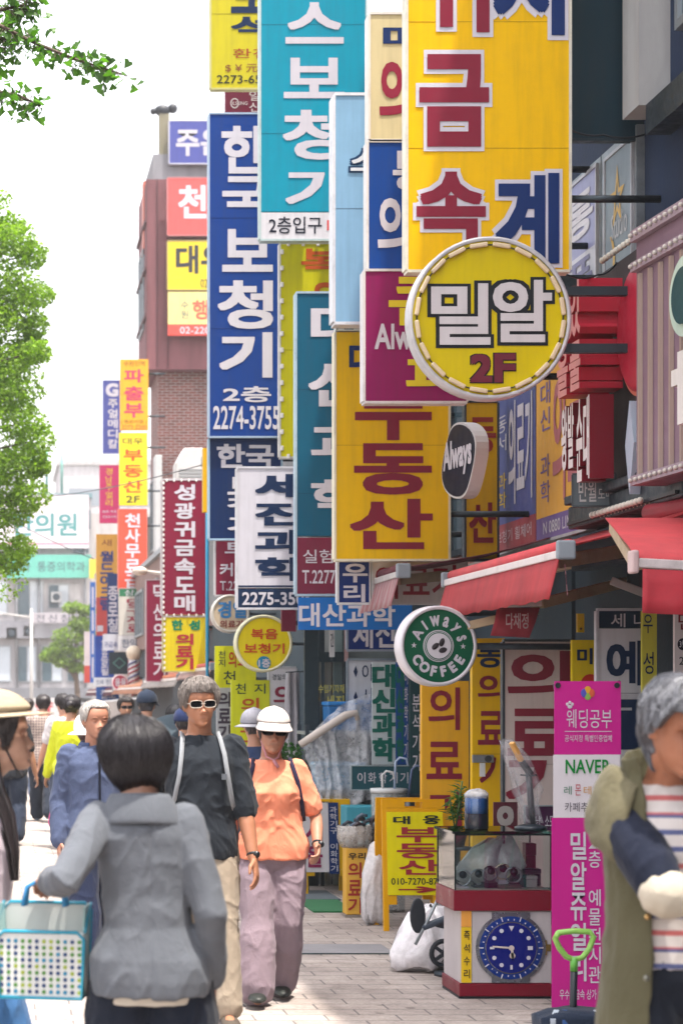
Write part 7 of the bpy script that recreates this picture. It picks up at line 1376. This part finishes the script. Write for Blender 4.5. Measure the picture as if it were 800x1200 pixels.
mb = MB(); mb.tube([T_ @ Vector((-.064, -.02, .3 * HH)), T_ @ Vector((-.05, -.045, .02 * HH)), T_ @ Vector((0, -.06, -.07 * HH)), T_ @ Vector((.05, -.045, .02 * HH))], .003, 6); mb.build('hat_cord', BLACKM, pt, True)

# 6. older woman on the right, head bowed
H = 1.63; dW = 5.6
WV = cloth((100, 96, 72), .68)
pt, J = person('older grey haired woman in a khaki vest and striped top looking down', px2(789, dW), dW, H, 4, dict(fem=1, vox=.005, cvox=.006, head=(2, 17, 4), neckf=.02, side=-.05, lean=.03, skin=(206, 142, 110), fat=1.0, bust=.012, hk=1.1, eyes=.3,
    hands={-1: (.085, -.16, .63), 1: (.2, -.16, .62)}, poles={-1: (-1, -.15, -.4), 1: (1, -.1, -.4)}, palm={-1: (.3, 0, -1), 1: (-.3, 0, 1)}, curl={-1: .8, 1: .8},
    top=dict(mat=M((228, 220, 216), 'stripe', .85, .75, s=7.0, c2=(96, 104, 150), c3=(206, 110, 110)), hem=.53, ease=.009, drop=.004, sleeve=.62, sease=.006, A=.006),
    bottom=dict(mat=cloth((28, 34, 46)), ease=.01, leg=1.05, hem=1.2, top=.545), shoe=M((40, 40, 46), 'plain', .5),
    hair=dict(col=(128, 130, 138), front=.74, side=.5, back=.18, thick=.026, bob=1, strands=2600, lump=.014, wild=1.8, wd=.0016, k=.6, jag=.1)))
# dark puffy half sleeves and pale cuffs
for s in (-1, 1):
    mb = MB(); pts = seg([J['sho'][s], J['el'][s], J['wr'][s]], 4); limb(mb, pts[:5], [q * H for q in (.034, .041, .046, .044, .036)], 18); me = remesh(mb, .0065, 2); wrinkle(me, .006, 3 + s, (9, 9, 14)); finish('sleeve', me, [cloth((30, 38, 60), .6)], pt)
    if s == 1: continue
    mb = MB(); limb(mb, [pts[4], pts[4].lerp(pts[5], .4), pts[4].lerp(pts[5], .8)], [.043 * H, .04 * H, .034 * H], 16); me = remesh(mb, .0065, 2); wrinkle(me, .003, 2); finish('cuff', me, [cloth((206, 196, 178))], pt)
# open vest as a shell with an open front and a broad standing collar
mb = MB(); rows = []
for z, a, b_, op_ in ((.335, .132, .105, 36), (.4, .126, .1, 36), (.47, .119, .095, 36), (.55, .109, .09, 36), (.63, .1, .084, 37), (.7, .1, .086, 38), (.76, .1, .082, 40), (.8, .092, .069, 36), (.83, .075, .058, 46), (.86, .066, .056, 54), (.885, .072, .06, 58)):
    row = []
    for i in range(41):
        th = radians(op_) + (2 * pi - 2 * radians(op_)) * i / 40; wv = .006 * mnoise.noise(Vector((sin(th) * 4, cos(th) * 4, z * 14)))
        row.append(J['up'](((a * H * 1.04 + wv) * sin(th), (.004 - b_ * 1.12 * cos(th)) * H + wv, (z + .01 * cos(th * 2) * (1 if z > .85 else 0)) * H)))
    rows.append(row)
mb.loft(rows, False, False); o = mb.build('vest', WV, pt, True); m_ = o.modifiers.new('thickness', 'SOLIDIFY'); m_.thickness = .012; m_.offset = 1; m2 = o.modifiers.new('sub', 'SUBSURF'); m2.levels = m2.render_levels = 2
tx_ = bpy.data.textures.new('vest_folds', 'CLOUDS'); tx_.noise_scale = .06; m3 = o.modifiers.new('folds', 'DISPLACE'); m3.texture = tx_; m3.strength = .022; m3.mid_level = .5
mb = MB(); rows = []
for k, z in ((1.0, .83), (1.15, .86), (1.55, .872), (1.95, .84), (2.2, .79), (2.1, .765)):
    row = []
    for i in range(33):
        th = radians(50) + (2 * pi - 2 * radians(50)) * i / 32; row.append(J['up']((.062 * H * k * sin(th), (.006 - .052 * k * cos(th)) * H, (z + .01 * sin(3 * th + 1) - .03 * (1 + cos(th)) * (k - .9)) * H)))
    rows.append(row)
mb.loft(rows, False, False); o = mb.build('collar', cloth((112, 106, 82), .7), pt, True); m_ = o.modifiers.new('thickness', 'SOLIDIFY'); m_.thickness = .01; m2 = o.modifiers.new('sub', 'SUBSURF'); m2.levels = m2.render_levels = 2; m3 = o.modifiers.new('folds', 'DISPLACE'); m3.texture = tx_; m3.strength = .025
for i in range(4):
    z = .72 - i * .1; th = radians(40); b_ = lerp_tab([(.335, .105), (.47, .1), (.63, .088), (.76, .085)], z); a = lerp_tab([(.335, .132), (.47, .119), (.63, .1), (.76, .1)], z)
    mb = MB(); c = J['up'](((a * 1.04 + .008) * H * sin(-th), (.004 - b_ * 1.12 * cos(th)) * H - .014, z * H)); mb.ball(c, (.009, .006, .009), 10, 6); mb.build('snap_button', M((214, 176, 120) if i == 1 else (150, 150, 140), 'metal', .3), pt, True)
wl = thing('shoulder_bag', 'dark navy bag the older woman holds against her side', 'bag', pt.matrix_basis @ Vector((.2, -.3, .56 * H)), radians(4)); mb = MB(); mb.loft([[(-.11, -.04, 0), (.11, -.04, 0), (.11, .04, 0), (-.11, .04, 0)], [(-.12, -.045, .1), (.12, -.045, .1), (.12, .045, .1), (-.12, .045, .1)], [(-.1, -.03, .15), (.1, -.03, .15), (.1, .03, .15), (-.1, .03, .15)]]); mb.build('body', cloth((26, 40, 60)), wl, True, .015); mb = MB(); mb.tube([(-.09, 0, .15), (-.04, 0, .2), (.04, 0, .2), (.09, 0, .15)], .008); mb.build('handle', cloth((26, 36, 50)), wl, True)

# background people
WALK = {-1: (-.05, -.13, .045), 1: (.05, .14, .07)}; WALK2 = {-1: (-.05, .14, .07), 1: (.05, -.13, .045)}
def bgp(label, px, d, H, rot, top, bottom, hair, **kw):
    c = dict(vox=.011, cvox=.012, top=dict(mat=top, hem=.46, ease=.02, sleeve=.4, sease=.018, A=.01), bottom=dict(mat=bottom, ease=.02, leg=1.15, hem=1.3, A=.01), hair=dict(dict(front=.76, side=.42, back=.24, thick=.02, strands=260, wd=.003, k=.8), **hair), feet=WALK)
    tp = kw.pop('topx', {}); c['top'].update(tp); c.update(kw); return person(label, px2(px, d), d, H, rot, c)
bgp('woman in a brown checked shirt and dark trousers walking away', 51, 26, 1.61, 178, M((186, 170, 158), 'check', .85, .75, c2=(110, 92, 96)), cloth((36, 44, 58)), dict(col=(40, 32, 36)), fem=1, shoe=M((120, 132, 150), 'plain', .5), feet=WALK2)
bgp('woman in a lime green jacket walking away beside the checked shirt', 84, 21.5, 1.6, 172, cloth((206, 214, 40), .9), cloth((30, 44, 62)), dict(col=(34, 28, 34), bun=1), fem=1, fat=1.08, topx=dict(sleeve=.97, hem=.44))
bgp('dark haired man in a white collar just ahead of the lime jacket', 75, 24, 1.62, 200, cloth((222, 216, 218)), cloth((70, 80, 100)), dict(col=(36, 30, 34)))
bgp('small woman with a white sun hat and pink top behind the old man', 103, 14.6, 1.43, 176, cloth((226, 70, 140)), cloth((60, 66, 80)), dict(col=(60, 50, 50)), fem=1, hat=dict(mat=cloth((236, 232, 230), 1.0), t=.56, brim=.05, full=1, droop=.5, k=.034), topx=dict(sleeve=.95))
bgp('man in a pale blue shirt and dark cap seen from behind', 172, 20, 1.625, 166, cloth((176, 190, 216)), cloth((50, 60, 80)), dict(col=(36, 32, 36), back=.2), hat=dict(mat=cloth((30, 44, 66)), t=.58, brim=.07, k=.03), topx=dict(sleeve=.45))
bgp('dark haired person in glasses peering past the pale blue shirt', 147, 23, 1.58, 8, cloth((96, 90, 100)), cloth((60, 60, 70)), dict(col=(40, 32, 34)), fem=1, glasses=dict(frame=(60, 56, 60), r=.003))
bgp('person in dark jeans and pale shoes behind the woman in profile', 13, 22, 1.56, 176, cloth((44, 48, 56)), cloth((36, 46, 64)), dict(col=(34, 28, 32)), shoe=M((206, 206, 208), 'plain', .5), feet=WALK2)
bgp('person in a pale pink top and faded jeans far along the pavement', 33, 31, 1.55, 175, cloth((226, 206, 206)), cloth((130, 150, 184)), dict(col=(44, 36, 38)), fem=1)
bgp('person in beige far along the pavement by the left edge', 22, 38, 1.58, 4, cloth((206, 190, 176)), cloth((170, 156, 150)), dict(col=(48, 40, 40)))
bgp('person in a navy cap and shirt behind the lime signs', 216, 18.2, 1.45, 170, cloth((40, 56, 110)), cloth((50, 56, 70)), dict(col=(36, 32, 36)), hat=dict(mat=cloth((30, 46, 90)), t=.58, brim=.06, k=.03))
bgp('person in a grey hat and navy top behind the woman in the white cap', 298, 15.6, 1.46, 186, cloth((48, 66, 104)), cloth((60, 66, 76)), dict(col=(60, 56, 60)), fem=1, hat=dict(mat=cloth((150, 150, 160)), t=.6, brim=.05, full=1, droop=.4, k=.032))
bgp('person in black shaded by the dark umbrella', 206, 19.0, 1.5, 174, cloth((36, 40, 52)), cloth((44, 48, 56)), dict(col=(34, 30, 34)), fem=1, hands={-1: (-.17, -.06, .47), 1: (.14, -.2, .72)})
t = thing('umbrella', 'dark teal umbrella over the crowd behind the man in black', 'umbrella', P(206, 870, 18.7), radians(20)); mb = MB(); rows = []
for j in range(7):
    v = j / 6; rows.append([(.44 * v * cos(a) * (1 - .06 * abs(sin(4 * a)) * v), .44 * v * sin(a) * (1 - .06 * abs(sin(4 * a)) * v), .26 * (1 - v ** 2) + .0) for a in [2 * pi * i / 48 for i in range(48)]])
rows[0] = [(.01 * cos(2 * pi * i / 48), .01 * sin(2 * pi * i / 48), .262) for i in range(48)]
mb.loft(rows, False); o = mb.build('canopy', M((30, 62, 78), 'awning', .6, tl=.15), t, True); m_ = o.modifiers.new('thickness', 'SOLIDIFY'); m_.thickness = .003
mb = MB(); mb.tube([(0, 0, .3), (0, 0, -.5)], .008, 8); mb.build('shaft', STEEL, t, True)
# ---------------------------------------------------------------- hazy air
HAZE = .0011
if HAZE:
    mb = MB(); mb.box(-260, 260, -30, 420, -1.2, 60); o = mb.build('haze', bpy.data.materials.new('haze'))
    m = o.data.materials[0]; m.use_nodes = True; m.node_tree.nodes.remove(m.node_tree.nodes['Principled BSDF']); pv = m.node_tree.nodes.new('ShaderNodeVolumePrincipled')
    pv.inputs['Color'].default_value = (.96, .95, .96, 1); pv.inputs['Density'].default_value = HAZE; pv.inputs['Anisotropy'].default_value = .3
    m.node_tree.links.new(pv.outputs[0], m.node_tree.nodes['Material Output'].inputs['Volume']); tag(o, kind='stuff')
SC.cycles.volume_max_steps = 64
